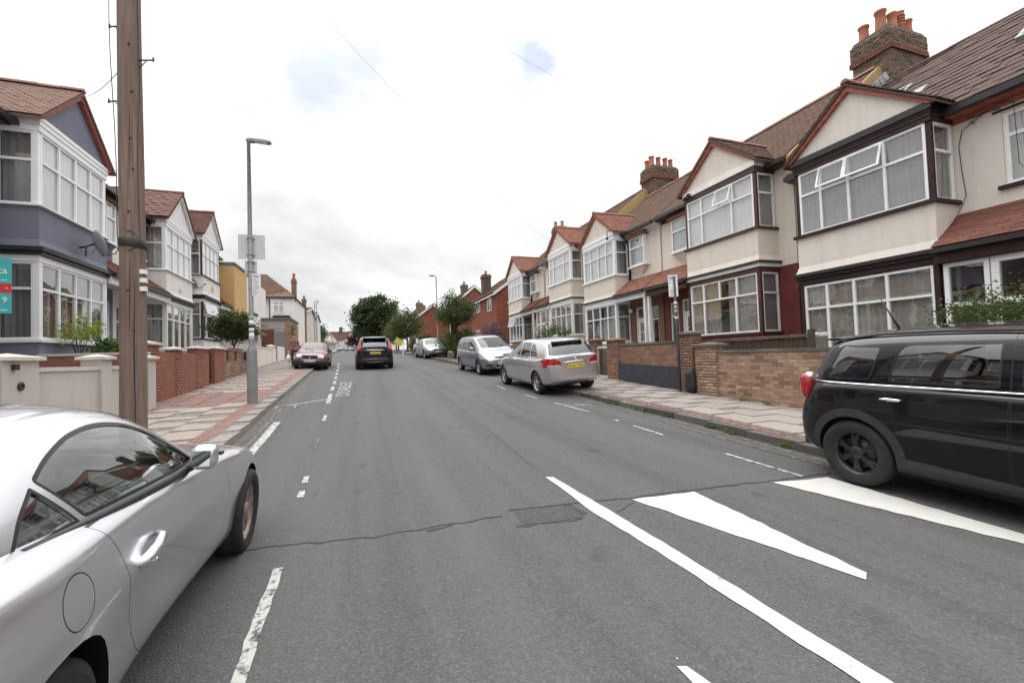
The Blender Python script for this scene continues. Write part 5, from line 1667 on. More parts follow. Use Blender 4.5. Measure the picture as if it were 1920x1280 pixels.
SLK = dict(paint=P_SILVER, lv=3, xf=1.215, xr=-1.215, r=.316, tw=.225, track=.895, rim=.225, spokes=5, rimmat=M_ALLOYB, twin=True, ra=.352, belt=.89, cab=(-1.35, .62), seat=(-.42, .3, .37), rows=(0.0,), sh=.98,
    xs=[-2.05, -1.97, -1.78, -1.5, -1.215, -.9, -.5, 0, .5, .9, 1.215, 1.5, 1.75, 1.92, 2.02],
    c=dict(W=[(-2.05, .66), (-1.97, .77), (-1.78, .885), (-1.5, .935), (-1.215, .952), (-.9, .925), (-.5, .876), (0, .862), (.5, .866), (.9, .882), (1.215, .892), (1.5, .872), (1.75, .80), (1.92, .66), (2.02, .48)],
        zb=[(-2.05, .38), (-1.97, .28), (-1.7, .25), (-1.2, .19), (1.2, .18), (1.7, .2), (1.92, .24), (2.02, .33)],
        zm=[(-2.05, .62), (-1.5, .745), (-.9, .715), (0, .665), (.9, .62), (1.215, .61), (1.6, .57), (2.02, .46)],
        zsh=[(-2.05, .80), (-1.97, .86), (-1.5, .89), (-1.215, .89), (-.6, .86), (0, .825), (.5, .81), (.9, .80), (1.215, .785), (1.5, .735), (1.75, .66), (1.92, .58), (2.02, .52)],
        zd=[(-2.05, .86), (-1.97, .93), (-1.7, .965), (-1.2, .965), (-.6, .94), (0, .905), (.5, .885), (.9, .855), (1.215, .825), (1.5, .77), (1.75, .69), (1.92, .61), (2.02, .55)],
        zt=[(-2.05, .87), (-1.97, .945), (-1.7, .985), (-1.2, .985), (0, .94), (.5, .925), (.9, .895), (1.215, .855), (1.5, .80), (1.75, .715), (1.92, .63), (2.02, .56)],
        wl=.968, ws=[(-2.05, .97), (2, .965)], wd=[(-2.05, .90), (-1.2, .905), (0, .925), (.9, .90), (2, .86)]),
    creases=((4, .8),),
    hole=[(.42, .64), (.52, .3), (.55, 0), (.52, -.3), (.42, -.64), (-1.0, -.70), (-1.25, -.5), (-1.25, .5), (-1.0, .70)],
    gh=gsec([(.66, .70, .84, .62, .885), (.36, .77, .87, .625, 1.03), (.02, .80, .885, .60, 1.205), (-.20, .81, .90, .585, 1.28), (-.50, .81, .915, .58, 1.318), (-.84, .81, .925, .59, 1.305), (-1.16, .80, .935, .61, 1.235), (-1.46, .78, .94, .64, 1.10), (-1.72, .72, .94, .66, .965)]),
    glass=[('side_window', 'S', rnd_poly([(0.330, .90), (0.110, 1.035), (-0.060, 1.125), (-0.230, 1.19), (-0.470, 1.225), (-0.710, 1.207), (-0.890, 1.155), (-0.995, 1.105), (-0.870, .945)], [.03, .2, .2, .2, .2, .2, .2, .02, .02], 4), .013, M_CGLASS),
           ('quarter_window', 'S', rnd_poly([(-1.015, 1.092), (-1.130, 1.02), (-1.195, .955), (-1.205, .94), (-0.895, .94)], [.01, .1, .1, .02, .01], 4), .012, M_CGLASS),
           ('windscreen', 'T', [(.50, .58), (.545, .3), (.56, 0), (.545, -.3), (.50, -.58), (-.12, -.50), (-.15, 0), (-.12, .50)], .012, M_WSCREEN),
           ('rear_window', 'T', [(-1.22, .50), (-1.22, -.50), (-1.58, -.54), (-1.58, .54)], .012, M_CGLASS)],
    lower=[('door', 'S', [(-.94, .935), (-.845, .75), (-.68, .44), (-.59, .33), (-.52, .28), (-.43, .262), (.5, .255), (.6, .30), (.65, .42), (.66, .62), (.60, .885)], .0042, (0,)),
           ('fuel_flap', 'R', ell(-1.17, .795, .082, .078, 36), .0042, (0,)),
           ('handle_recess', 'S', [Vector((-.615 + .115 * cos(a) + .012 * sin(a), .755 + .055 * sin(a) + .018 * cos(a))) for a in [2 * pi * q / 28 for q in range(28)]], 0, None),
           ('boot_lid', 'T', rnd_poly([(-1.52, .66), (-1.52, -.66), (-2.0, -.62), (-2.0, .62)], .16, 5), .006, (0,)),
           ('bonnet', 'T', rnd_poly([(.78, .66), (.78, -.66), (1.86, -.52), (1.86, .52)], .12, 4), .005, (0,)),
           ('sill', 'S', [(-.83, .235), (-.80, .30), (-.60, .262), (.60, .245), (.82, .26), (.84, .19), (-.82, .19)], 0, (0,)),
           ('tail_light', 'B', [(.50, .74), (.80, .74), (.80, .88), (.52, .88)], .004, (0,)), ('tail_light', 'B', [(-.50, .74), (-.80, .74), (-.80, .88), (-.52, .88)], .004, (0,)),
           ('headlight', 'F', [(.40, .55), (.80, .60), (.80, .72), (.48, .66)], .004, (0,)), ('headlight', 'F', [(-.40, .55), (-.80, .60), (-.80, .72), (-.48, .66)], .004, (0,))],
    lmats=dict(door=P_SILVER, handle_recess=P_SILVER, fuel_flap=P_SILVER, boot_lid=P_SILVER, bonnet=P_SILVER, sill=P_SILVER, tail_light=M_TAIL, headlight=M_LENS),
    extra=(slk_extra,))
def put(y): return rz(y)
def grade(y): return atan2(rz(y + 1.5) - rz(y - 1.5), 3.0)
car('silver_coupe', 'shiny silver two-seater coupe close up with bronze alloy wheels and round fuel flap', 'car', (-1.765, 2.80, rz(2.8) + .068), pi / 2, SLK, pitch=-.004, roll=.072)

# ------------------------------------------------------------------ garden walls and fences (metres)
def gwall(name, label, axis, x, y0, y1, ztop, thick, brick, mortar, face, zbase=None, coping=None, pillars=(), split=None, nmax=300, cat='garden wall', bl=.215, bh=.065, core=None, group=None, copz=.06):
    """brick wall running along the street (axis y at x) or across it (axis x at y=x)"""
    zb = zbase if zbase is not None else min(rz(y0), rz(y1)) - .1
    W_ = empty(name, (x, y0, zb) if axis == 'y' else (y0, x, zb), (0, 0, 0), 1, label, cat, group)
    L = y1 - y0; H = ztop - zb
    def B(b, a0, a1, d0, d1, z0, z1):
        if axis == 'y': b.box(d0, d1, a0, a1, z0, z1)
        else: b.box(a0, a1, d0, d1, z0, z1)
    b = MB(); d0, d1 = (0, thick) if face < 0 else (-thick, 0)
    B(b, 0, L, d0, d1, 0, H - (copz if coping else 0)); b.build('wall_core', mortar, W_)
    if brick:
        ms = brick_field(0, L, 0, H - (copz if coping else 0), 0, .08, bl, bh, .010, 'y' if axis == 'y' else 'x', face)
        if split: 
            near = [m for m in ms if split(m)]; far = [m for m in ms if not split(m)]
            pieces(W_, 'brick', near, brick, nmax)
            if far: joined(W_, 'bricks', far, brick)
        else: pieces(W_, 'brick', ms, brick, nmax)
    if coping:
        n = max(1, int(L / .6)); b2 = []
        for i in range(n):
            a0, a1 = L * i / n, L * (i + 1) / n - .006
            o = (d0 - .03, a0, H - copz + random.uniform(0, .004)) if axis == 'y' else (a0, d0 - .03, H - copz + random.uniform(0, .004))
            b2.append(basis(o, (thick + .06, 0, 0), (0, a1 - a0, 0), (0, 0, copz)) if axis == 'y' else basis(o, (a1 - a0, 0, 0), (0, thick + .06, 0), (0, 0, copz)))
        pieces(W_, 'coping', b2, coping, 60)
    for (p0, p1, pz, capm, pm) in pillars:
        b = MB(); e = .05 if pm is not None or face < 0 else .015
        B(b, p0 - y0, p1 - y0, d0 - e, d1 + e, 0, pz - zb - .08); pl_ = b.build('pillar', pm or mortar, W_)
        if brick and pm is None:
            ms = brick_field(p0 - y0, p1 - y0, 0, pz - zb - .08, (d0 - e) if face < 0 else (d1 + e), .05, bl, bh, .010, axis, face)
            if axis == 'y':
                ms += brick_field(d0 - e, d1 + e, 0, pz - zb - .08, p0 - y0, .05, bl, bh, .010, 'x', -1)
            joined(pl_, 'bricks', ms, brick)
        b = MB(); h = pz - zb
        a0, a1, c0, c1 = p0 - y0 - .06, p1 - y0 + .06, d0 - e - .06, d1 + e + .06
        am, cm = (a0 + a1) / 2, (c0 + c1) / 2
        vs = [(c, a, z) if axis == 'y' else (a, c, z) for z in (h - .08, h - .03) for c, a in ((c0, a0), (c0, a1), (c1, a1), (c1, a0))] + [(cm, am, h + .03) if axis == 'y' else (am, cm, h + .03)]
        b.add(vs, [(0, 1, 2, 3), (0, 4, 5, 1), (1, 5, 6, 2), (2, 6, 7, 3), (3, 7, 4, 0), (4, 8, 5), (5, 8, 6), (6, 8, 7), (7, 8, 4)])
        b.build('pillar_cap', capm, pl_)
    return W_
U = lambda *a: [q * K for q in a] if len(a) > 1 else a[0] * K
# right, nearest: yellow stock brick wall partly behind the black car
gwall('garden_wall', 'low yellow stock brick wall with a pillar, partly behind the black crossover', 'y', U(7.45), U(1.6), U(8.32), U(1.325), .22, M_BRICKY, M_MORTAR, -1, 0.05, piece_mat('weathered_coping', [(.16, .135, .115), (.2, .17, .145), (.13, .11, .095)], .9, .5),
      pillars=[(U(7.68), U(8.30), U(1.50), M_MORTARD, None)], split=lambda m: m[1][3] > U(3.25) and m[2][3] > .12)
# right, second: brown brick over a dark painted plinth
wB = gwall('garden_wall', 'brown brick wall with dark navy painted lower half behind the sign post', 'y', U(7.47), U(8.42), U(12.2), U(1.60), .22, M_BRICKB, M_MORTARD, -1, U(0.35), M_KERBD, split=lambda m: m[2][3] > .62,
      pillars=[(U(11.6), U(12.2), U(1.78), M_BRICKB, None), (U(8.42), U(8.85), U(1.80), M_MORTARD, None)])
b = MB(); L = U(12.2) - U(8.42)
b.prism([(-.035, 0, 0), (-.035, L, .0), (-.035, L, U(1.04) - U(.35)), (-.035, 0, U(.93) - U(.35))], (.04, 0, 0)); b.build('painted_plinth', M_NAVYP, wB)
gwall('garden_wall', 'short brown brick wall and pillar just right of the silver hatchback', 'y', U(7.47), U(12.95), U(15.4), U(1.66), .22, M_BRICKB, M_MORTARD, -1, U(.5), M_KERBD, pillars=[(U(12.95), U(13.35), U(1.83), M_BRICKB, None)])
gwall('garden_wall', 'brown brick wall hidden behind the silver hatchback and people carrier', 'y', U(7.45), U(15.45), U(24.0), U(2.05), .22, None, M_BRICKB, -1, U(.55), M_KERBD)
# lattice gate
g = empty('garden_gate', (U(7.5), U(12.22), U(.55)), (0, 0, 0), 1, 'brown lattice garden gate between two brick pillars beside the silver hatchback', 'gate')
L = U(12.94) - U(12.22)
b = MB(); b.box(0, .05, 0, .06, 0, 1.12).box(0, .05, L - .06, L, 0, 1.12).box(0, .05, .06, L - .06, 0, .08).box(0, .05, .06, L - .06, 1.04, 1.12); b.build('frame', M_STONE, g)
cm = cube_mesh('slat', M_FENCE)
for i in range(9):
    o = link('slat', cm, g); o.matrix_basis = basis((.012, .07 + i * (L - .16) / 9, .08), (.018, 0, 0), (0, .03, 0), (0, 0, .96))
for i in range(11):
    o = link('slat', cm, g); o.matrix_basis = basis((-.006, .06, .1 + i * .088), (.018, 0, 0), (0, L - .12, 0), (0, 0, .025))
# weathered board fence between the two gardens
f = empty('timber_fence', (U(8.25), U(6.15), U(.5)), (0, 0, 0), 1, 'dark weathered timber fence behind the yellow brick wall', 'fence')
L = U(8.6) - U(6.15); cm = cube_mesh('fence_board', M_FENCE)
for i in range(22):
    o = link('fence_board', cm, f); w = L / 22
    o.matrix_basis = basis((random.uniform(0, .012), i * w + .004, 0), (.022, 0, 0), (0, w - .008, 0), (0, 0, U(1.52) - U(.5) + random.uniform(-.015, .015)))
b = MB(); b.box(-.04, .07, -.02, L, U(1.54) - U(.5), U(1.60) - U(.5)); b.build('top_rail', plain('mossy_timber', (.15, .115, .085), .9, 0, .35, 9, bstr=.5), f)
b = MB(); b.box(-.05, .05, -.1, .0, 0, U(1.68) - U(.5)); b.build('fence_post', M_FENCE, f)
# left, nearest: grey rendered wall with capped pillars
gwall('garden_wall', 'grey rendered garden wall with capped pillars behind the silver coupe', 'y', U(-4.25), U(5.5), U(11.55), U(1.43), .22, None, M_GREYW, 1, .1, M_STONE, copz=.07,
      pillars=[(U(7.22), U(7.88), U(1.60), M_STONE, M_GREYW), (U(9.44), U(9.76), U(1.62), M_STONE, M_GREYW), (U(11.2), U(11.55), U(1.63), M_STONE, M_GREYW)])
b = MB(); gw = [o for o in bpy.data.objects if o.name.startswith('garden_wall')][-1]
wl0 = bpy.data.objects.get('garden_wall.004') or gw
b.box(.06, .10, U(7.36) - U(5.5), U(7.44) - U(5.5), U(1.46) - .1 - .06, U(1.46) - .1 + .02); b.lathe([(.001, 0), (.06, 0), (.06, .02), (.03, .025), (.03, .01), (.001, .01)], (.055, U(7.52) - U(5.5), U(1.19) - .1), 'x', 16)
b.build('tap_plate', M_PLAST, wl0)
# red brick wall across between the two left gardens, seen above the grey wall
gwall('garden_wall', 'red brick dividing wall with stone coping seen above the grey wall', 'x', U(11.75), U(-6.3), U(-4.45), U(1.73), .22, M_BRICKR, M_MORTAR, -1, .5, M_STONE, split=lambda m: m[2][3] > .95)
gwall('garden_wall', 'red brick front wall with stone capped pillars left of the lamp post', 'y', U(-4.5), U(11.8), U(16.15), U(1.74), .22, M_BRICKR, M_MORTAR, 1, .5, None, 
      pillars=[(U(11.8), U(12.5), U(1.97), M_STONE, None), (U(13.5), U(13.9), U(1.88), M_STONE, None), (U(15.0), U(15.95), U(1.95), M_STONE, None)], nmax=300)
g = empty('garden_gate', (U(-4.62), U(16.2), U(.85)), (0, 0, 0), 1, 'dark iron garden gate in the gap of the red brick wall', 'gate')
L = .55; b = MB(); b.box(-.02, .02, 0, .04, 0, 1.05).box(-.02, .02, L - .04, L, 0, 1.05).box(-.02, .02, .04, L - .04, .05, .09).box(-.02, .02, .04, L - .04, 1.0, 1.04); b.build('frame', M_BLACK, g)
for i in range(5):
    o = link('bar', cube_mesh('bar', M_BLACK), g); o.matrix_basis = basis((-.01, .08 + i * .085, .09), (.02, 0, 0), (0, .03, 0), (0, 0, .9))
gwall('brick_pillar', 'red brick gate pillar with pale cap right of the dark iron gate', 'y', U(-4.52), U(16.75), U(17.9), U(1.80), .24, M_BRICKR, M_MORTAR, 1, .6, None, pillars=[(U(16.75), U(17.9), U(1.99), M_STONE, None)], cat='pillar')
# banded brick wall with open panels
bw = gwall('garden_wall', 'banded brown brick wall with dark railings behind the lamp post', 'y', U(-4.6), U(18.0), U(22.4), U(1.52), .22, M_BRICKB, M_WPAINT, 1, .8, None, bl=.6, bh=.10, pillars=[(U(18.0), U(18.35), U(2.02), M_BRICKB, None), (U(19.1), U(19.45), U(2.02), M_BRICKB, None), (U(20.3), U(20.65), U(2.02), M_BRICKB, None), (U(22.0), U(22.4), U(2.02), M_STONE, None)])
cm = cube_mesh('railing', M_BLACK)
for i in range(30):
    o = link('railing', cm, bw); o.matrix_basis = basis((-.12, U(.15) + i * .14, U(1.52) - .8), (.02, 0, 0), (0, .02, 0), (0, 0, .42))
# pale walls farther up on the left
gwall('garden_wall', 'cream painted low wall beyond the lamp post', 'y', U(-4.85), U(23.0), U(30.0), U(2.25), .2, None, M_CREAM2, 1, 1.0, M_WPAINT, pillars=[(U(28.6), U(29.4), U(2.45), M_WPAINT, M_CREAM2)])
f = empty('white_fence', (U(-4.8), U(30.1), U(1.35)), (0, 0, 0), 1, 'white boarded side gate beyond the cream wall beside the walking person', 'gate')
for i in range(14):
    o = link('fence_board', cube_mesh('fence_board', M_WPAINT), f); o.matrix_basis = basis((0, i * .2, 0), (.03, 0, 0), (0, .192, 0), (0, 0, 1.15 + .03 * (i % 2)))

# ------------------------------------------------------------------ poles and signs
px, py = U(-2.24), U(5.6)
P = empty('telegraph_pole', (px, py, rz(py) + .1), (0, 0, 0), 1, 'tall weathered wooden telegraph pole with metal steps by the left kerb', 'telegraph pole')
b = MB(); zt = 8.2; n = 22
rings = []
for k in range(60):
    z = zt * k / 59; r_ = .128 - .0030 * z
    rings.append((r_ * (1 + .006 * sin(z * 2.1)), z))
b.lathe(rings, (0, 0, 0), 'z', n)
for i, v in enumerate(b.v):
    a = atan2(v[1], v[0]); b.v[i] = (v[0] * (1 + .012 * sin(a * 3 + v[2] * .3)) + .010 * sin(v[2] * .8), v[1] * (1 + .012 * cos(a * 2 - v[2] * .4)), v[2])
b.build('pole', M_WOODP, P)
def crack(a0, z0, z1, w):
    b = MB(); L, R_ = [], []
    k = int((z1 - z0) / .06)
    for i in range(k + 1):
        z = z0 + (z1 - z0) * i / k; a = a0 + .05 * sin(z * 3.1) + random.uniform(-.012, .012); r_ = .128 - .0030 * z + .0035
        ww = w * (sin(pi * i / k) ** .5 + .05)
        for lst, s_ in ((L, -1), (R_, 1)): lst.append((r_ * cos(a + s_ * ww) + .010 * sin(z * .8), r_ * sin(a + s_ * ww), z))
    m = len(L); b.add(L + R_, [(i, i + 1, m + i + 1, m + i) for i in range(m - 1)]); b.build('crack', plain('crack_shadow', (.03, .022, .018), .95), P)
ac = atan2(-py, -px)                                            # bearing from the pole to the viewer
crack(ac + .10, .35, 2.3, .035); crack(ac - .25, 1.6, 2.6, .02); crack(ac + .55, 2.4, 4.4, .02); crack(ac - .1, 3.4, 4.3, .015); crack(ac + .75, 4.2, 7.5, .03)
for z, sgn, L in ((U(5.02) - rz(py) - .1, -1, .13), (U(4.64) - rz(py) - .1, 1, .16), (U(4.21) - rz(py) - .1, -1, .14), (5.75, 1, .15), (6.3, -1, .15)):
    d = Vector((cos(YAW), -sin(YAW), 0)) * sgn; r_ = .126 - .003 * z
    b = MB(); p0 = d * (r_ - .02); p1 = d * (r_ + L)
    b.tube([p0 + Vector((0, 0, z)), p1 + Vector((0, 0, z - .004))], .010, 6); b.tube([p1 + Vector((0, 0, z - .02)), p1 + Vector((0, 0, z + .028))], .011, 6); b.tube([d * (r_ + L * .55) + Vector((0, 0, z)), d * (r_ - .01) + Vector((0, 0, z - .10))], .006, 5)
    b.build('step', plain('step_steel', (.13, .11, .10), .6, .4, .2), P)
for k, (z, a) in enumerate([(1.7, .1), (2.15, -.3), (3.05, -.2), (3.55, .15), (3.9, -.05), (4.45, .1), (5.0, -.1)]):
    b = MB(); r_ = .128 - .0030 * z; p = Vector((cos(ac + a) * r_, sin(ac + a) * r_, z)); b.lathe([(.001, .012), (.012, .010), (.014, -.01)], (0, 0, 0), 'z', 8)
    q = b.build('bolt', plain('rusty_bolt', (.06, .035, .028), .8), P); q.matrix_basis = Matrix.Translation(p) @ Vector((cos(ac + a), sin(ac + a), 0)).to_track_quat('Z', 'Y').to_matrix().to_4x4()
zb = U(2.68) - rz(py) - .1
b = MB(); b.lathe([(.124, zb - .05), (.130, zb - .045), (.130, zb + .045), (.124, zb + .05)], (.01 * sin(zb * .8), 0, 0), 'z', 24); 
for i, v in enumerate(b.v): b.v[i] = (v[0], v[1], v[2] - .10 * (v[0] * cos(YAW) - v[1] * sin(YAW)) )
b.build('band', M_PLAST, P)
b = MB(); d = Vector((cos(YAW), -sin(YAW), 0)); to = Vector((cos(ac), sin(ac), 0))
for (oz, ph) in ((.12, 0), (-.10, .5)):
    pts = []
    for k in range(15):
        t = k / 14; pts.append(to * (.145 - .02 * abs(t - .5)) + d * (-.15 + .25 * t) + Vector((0, 0, zb + oz * sin(pi * t))))
    b.tube(pts, .006, 5)
pts = [d * (-.16) + to * .06 + Vector((0, 0, zb + .05))] + [d * (-.17 - .05 * sin(pi * t)) + to * .05 + Vector((.02 * sin(9 * t), 0, zb + .05 + t * 5.2)) for t in [k / 20 for k in range(1, 21)]]
b.tube(pts, .005, 5); b.build('cable', M_PLAST, P)
q = d * .135
for z in (2.38, 2.29, 2.2): MB().box(-.03, .03, -.03, .03, -.025, .025, 0, Matrix.Translation(q + Vector((0, 0, U(z) - rz(py) - .1)))).build('notice', M_BAG, P)

# grey lamp column with sign backs
lx_, ly_ = U(-2.33), U(11.36)
LP = empty('street_lamp', (lx_, ly_, rz(ly_) + KH - .02), (0, 0, 0), 1, 'grey steel street lamp carrying the blank backs of two signs on the left pavement', 'street lamp')
zl = lambda z: U(z) - rz(ly_) - KH + .02
b = MB(); b.lathe([(.118, 0), (.118, zl(1.66)), (.105, zl(1.72)), (.062, zl(1.80)), (.056, zl(1.9))], (0, 0, 0), 'z', 20); b.build('base_column', M_GALV, LP)
b = MB(); b.lathe([(.056, zl(1.89)), (.055, zl(4.0)), (.040, zl(6.46)), (.045, zl(6.46)), (.045, zl(6.58)), (.001, zl(6.59))], (0, 0, 0), 'z', 16); b.build('shaft', plain('galvanised', (.40, .41, .42), .45, .5, .1), LP)
b = MB(); b.box(-.09, .09, -.07, .07, -.035, .035); h = b.build('lamp_arm', M_GALV, LP, bevel=.02); h.location = (.04, 0, zl(6.53))
b = MB(); b.add([(0, -.06, -.03), (.42, -.10, -.03), (.50, -.07, -.015), (.50, .07, -.015), (.42, .10, -.03), (0, .06, -.03), (0, -.05, .05), (.42, -.08, .03), (.49, -.06, .015), (.49, .06, .015), (.42, .08, .03), (0, .05, .05)], [(0, 1, 2, 3, 4, 5)[::-1], (6, 7, 8, 9, 10, 11), (0, 1, 7, 6), (1, 2, 8, 7), (2, 3, 9, 8), (3, 4, 10, 9), (4, 5, 11, 10), (5, 0, 6, 11)])
h = b.build('lantern', M_GALV, LP); h.location = (.02, 0, zl(6.54)); 
b = MB(); b.box(.12, .40, -.055, .055, -.036, -.031); b.build('lens', M_LENS, h)
def signback(x0, x1, z0, z1, y, nm='sign_plate'):
    b = MB(); b.box(x0, x1, y, y + .006, z0, z1); s_ = b.build(nm, M_SIGNB, LP)
    b = MB()
    for z in (z0 + (z1 - z0) * .15, z0 + (z1 - z0) * .82): b.box(-.09, .09, y - .02, y - .001, z - .014, z + .014); b.lathe([(.063, z - .014), (.066, z - .014), (.066, z + .014), (.063, z + .014)], (0, 0, 0), 'z', 14)
    b.build('clip', M_GALV, s_)
signback(U(-.26), U(.29), zl(3.79), zl(4.36), .075)
signback(U(-.13), U(.12), zl(3.44), zl(3.76), .075)
# narrow parking notice turned to the pavement
b = MB(); b.box(-.125, .125, -.004, .004, 0, zl(3.44) - zl(2.92)); s_ = b.build('notice_plate', M_SIGNW, LP); s_.location = (.13, -.02, zl(2.92)); s_.rotation_euler = (0, 0, radians(52))
rows = [(.88, .8, .05), (.76, .5, .02), (.66, .75, .02), (.57, .6, .02), (.47, .7, .02), (.38, .8, .02), (.28, .55, .02), (.18, .7, .02), (.09, .5, .02)]
b = MB(); hh = zl(3.44) - zl(2.92)
for (f_, w, t) in rows: b.box(-.125 + .02, -.125 + .02 + .21 * w, -.0062, -.0045, hh * f_ - t * .4, hh * f_ + t * .4)
b.build('print', plain('faint_print', (.33, .33, .36), .6), s_)
for (z0, z1, m) in ((2.40, 2.47, plain('green_sticker', (.32, .48, .18), .6)), (2.28, 2.36, M_SIGNW), (2.20, 2.27, M_NAVYP), (2.13, 2.19, M_SIGNW), (1.92, 2.08, M_SIGNB)):
    b = MB(); b.lathe([(.0575, zl(z0)), (.0585, zl(z0)), (.0585, zl(z1)), (.0575, zl(z1))], (0, 0, 0), 'z', 16); b.build('sticker', m, LP)

# black sign post with the white enforcement notice on the right pavement
sx, sy = U(7.30), U(8.72)
SP = empty('sign_post', (sx, sy, rz(sy) + KH), (radians(0), radians(-1.0), 0), 1, 'black post with a white printed notice in front of the brown brick wall', 'sign')
zs = lambda z: U(z) - rz(sy) - KH
b = MB(); b.lathe([(.038, 0), (.038, zs(3.15)), (.001, zs(3.16))], (0, 0, 0), 'z', 14); b.build('post', M_BLACK, SP)
hh = zs(3.19) - zs(2.66)
b = MB(); b.box(-.22, .02, -.052, -.046, 0, hh); s_ = b.build('notice_plate', M_SIGNW, SP); s_.location = (.07, 0, zs(2.66)); s_.rotation_euler = (0, 0, radians(-26))
b = MB(); b.box(-.185, -.15, -.0545, -.0525, hh * .83, hh * .93).box(-.15, -.105, -.0545, -.0525, hh * .83, hh * .88).box(-.125, -.085, -.0545, -.0525, hh * .86, hh * .955).lathe([(.001, 0), (.012, 0)], (-.17, -.0545, hh * .825), 'y', 12).lathe([(.001, 0), (.012, 0)], (-.10, -.0545, hh * .825), 'y', 12); b.build('tow_symbol', M_SBLUE, s_)
b = MB(); b.box(-.055, -.02, -.0545, -.0525, hh * .88, hh * .945).box(-.07, -.055, -.0545, -.0525, hh * .895, hh * .93).box(-.045, -.03, -.0545, -.0525, hh * .85, hh * .88); b.build('camera_symbol', M_INK, s_)
b = MB()
for (f_, w) in ((.76, .85), (.70, .1), (.62, .8), (.48, .12), (.40, .75), (.30, .85), (.25, .7), (.20, .8), (.14, .5), (.05, .9)):
    x = -.10 - .22 * w / 2
    while x < -.10 + .22 * w / 2 - .01:
        L = random.uniform(.012, .035); b.box(x, min(x + L, -.10 + .22 * w / 2), -.0545, -.0525, hh * f_ - .006, hh * f_ + .006); x += L + .006
b.build('print', M_INK, s_)
for (z0, z1, m) in ((2.46, 2.54, M_SIGNB), (2.36, 2.44, plain('orange_sticker', (.5, .32, .15), .6)), (2.26, 2.34, plain('green_sticker2', (.3, .42, .28), .6)), (2.12, 2.17, M_SIGNW)):
    b = MB(); b.lathe([(.039, zs(z0)), (.040, zs(z0)), (.040, zs(z1)), (.039, zs(z1))], (0, 0, 0), 'z', 14); b.build('sticker', m, SP)
bg = pod(None, 'rubbish_bag', M_PLAST, (0, 0, 0), (.26, .30, .62)); bg.location = (U(7.38), U(8.42), rz(sy) + KH + .29)
for v in bg.data.vertices:
    v.co += Vector((random.uniform(-.012, .012), random.uniform(-.012, .012), random.uniform(-.012, .012)))
tag(bg, 'black plastic bag slumped at the foot of the black sign post', 'bag')

# teal sale board at the left edge
FB = empty('sale_board', (U(-5.32), U(9.0), U(.9)), (0, 0, radians(12)), 1, 'teal and red estate agent board at the left edge of the photo', 'sign')
zf = lambda z: U(z) - U(.9)
b = MB(); b.box(-.62, -.56, .012, .07, -.6, zf(3.2)); b.build('post', M_FENCE, FB)
W2 = U(.17)
for (z0, z1, m, nm) in ((2.77, 3.17, M_TEAL, 'top_panel'), (2.62, 2.765, M_RED, 'red_strip'), (2.30, 2.615, M_TEAL, 'bottom_panel')):
    b = MB(); b.box(-1.05, W2, -.006, .006, zf(z0), zf(z1)); pn = b.build(nm, m, FB)
    if nm != 'red_strip':
        t = link('lettering', text_mesh('za' if nm == 'top_panel' else '9', .17 if nm == 'top_panel' else .14, M_SIGNW, 'RIGHT'), pn)
        t.matrix_basis = Matrix(((1, 0, 0, W2 - .045), (0, 0, -1, -.0075), (0, 1, 0, zf(z0) + (zf(z1) - zf(z0)) * (.5 if nm == 'top_panel' else .66)), (0, 0, 0, 1)))
        b = MB(); b.box(W2 - .13, W2 - .05, -.0085, -.0062, zf(z0) + .05, zf(z0) + .062); b.build('small_print', M_SIGNW, pn)
    else:
        b = MB(); b.box(W2 - .07, W2 - .04, -.0085, -.0062, (zf(z0) + zf(z1)) / 2 - .005, (zf(z0) + zf(z1)) / 2 + .008); b.build('lettering', M_SIGNW, pn)

# satellite dishes
def dish(H, x, y, z, r, yawd, lab=None):
    D = child('satellite_dish', H)
    D.matrix_basis = Matrix.Translation((x, y, z)) @ Matrix.Rotation(yawd, 4, 'Z') @ Matrix.Rotation(radians(-18), 4, 'X')
    b = MB(); pr_ = [(.001, 0)] + [(r * k / 8, .28 * (r * k / 8) ** 2 / r) for k in range(1, 9)] + [(r, .28 * r + .012), (r * .97, .28 * r + .016)]
    pr2 = [(a, h + .008) for a, h in pr_[:9]]
    b.lathe([(a, -h) for a, h in pr_], (0, 0, 0), 'y', 28); b.build('reflector', plain('dish_grey', (.36, .38, .41), .55, 0, .1), D)
    b = MB(); b.tube([(0, -.02, -r * .95), (0, -.30, -r * .9), (0, -.42, -r * .55)], .012, 6); b.box(-.04, .04, -.47, -.39, -r * .62, -r * .42); b.build('feed_arm', M_PLAST, D)
    b = MB(); b.tube([(0, .02, 0), (0, .18, -.04), (.05, .30, -.05)], .022, 8); b.tube([(0, .18, -.04), (.0, .26, -.26)], .016, 6); b.tube([(.0, .02, -.1), (.1, .12, -.22), (.02, .22, -.14)], .006, 5); b.build('bracket', M_PLAST, D)
dish(hL1, -.05, -.36, 3.52, .31, radians(38))
dish(hL3, -1.62, .30, 3.55, .25, radians(30))

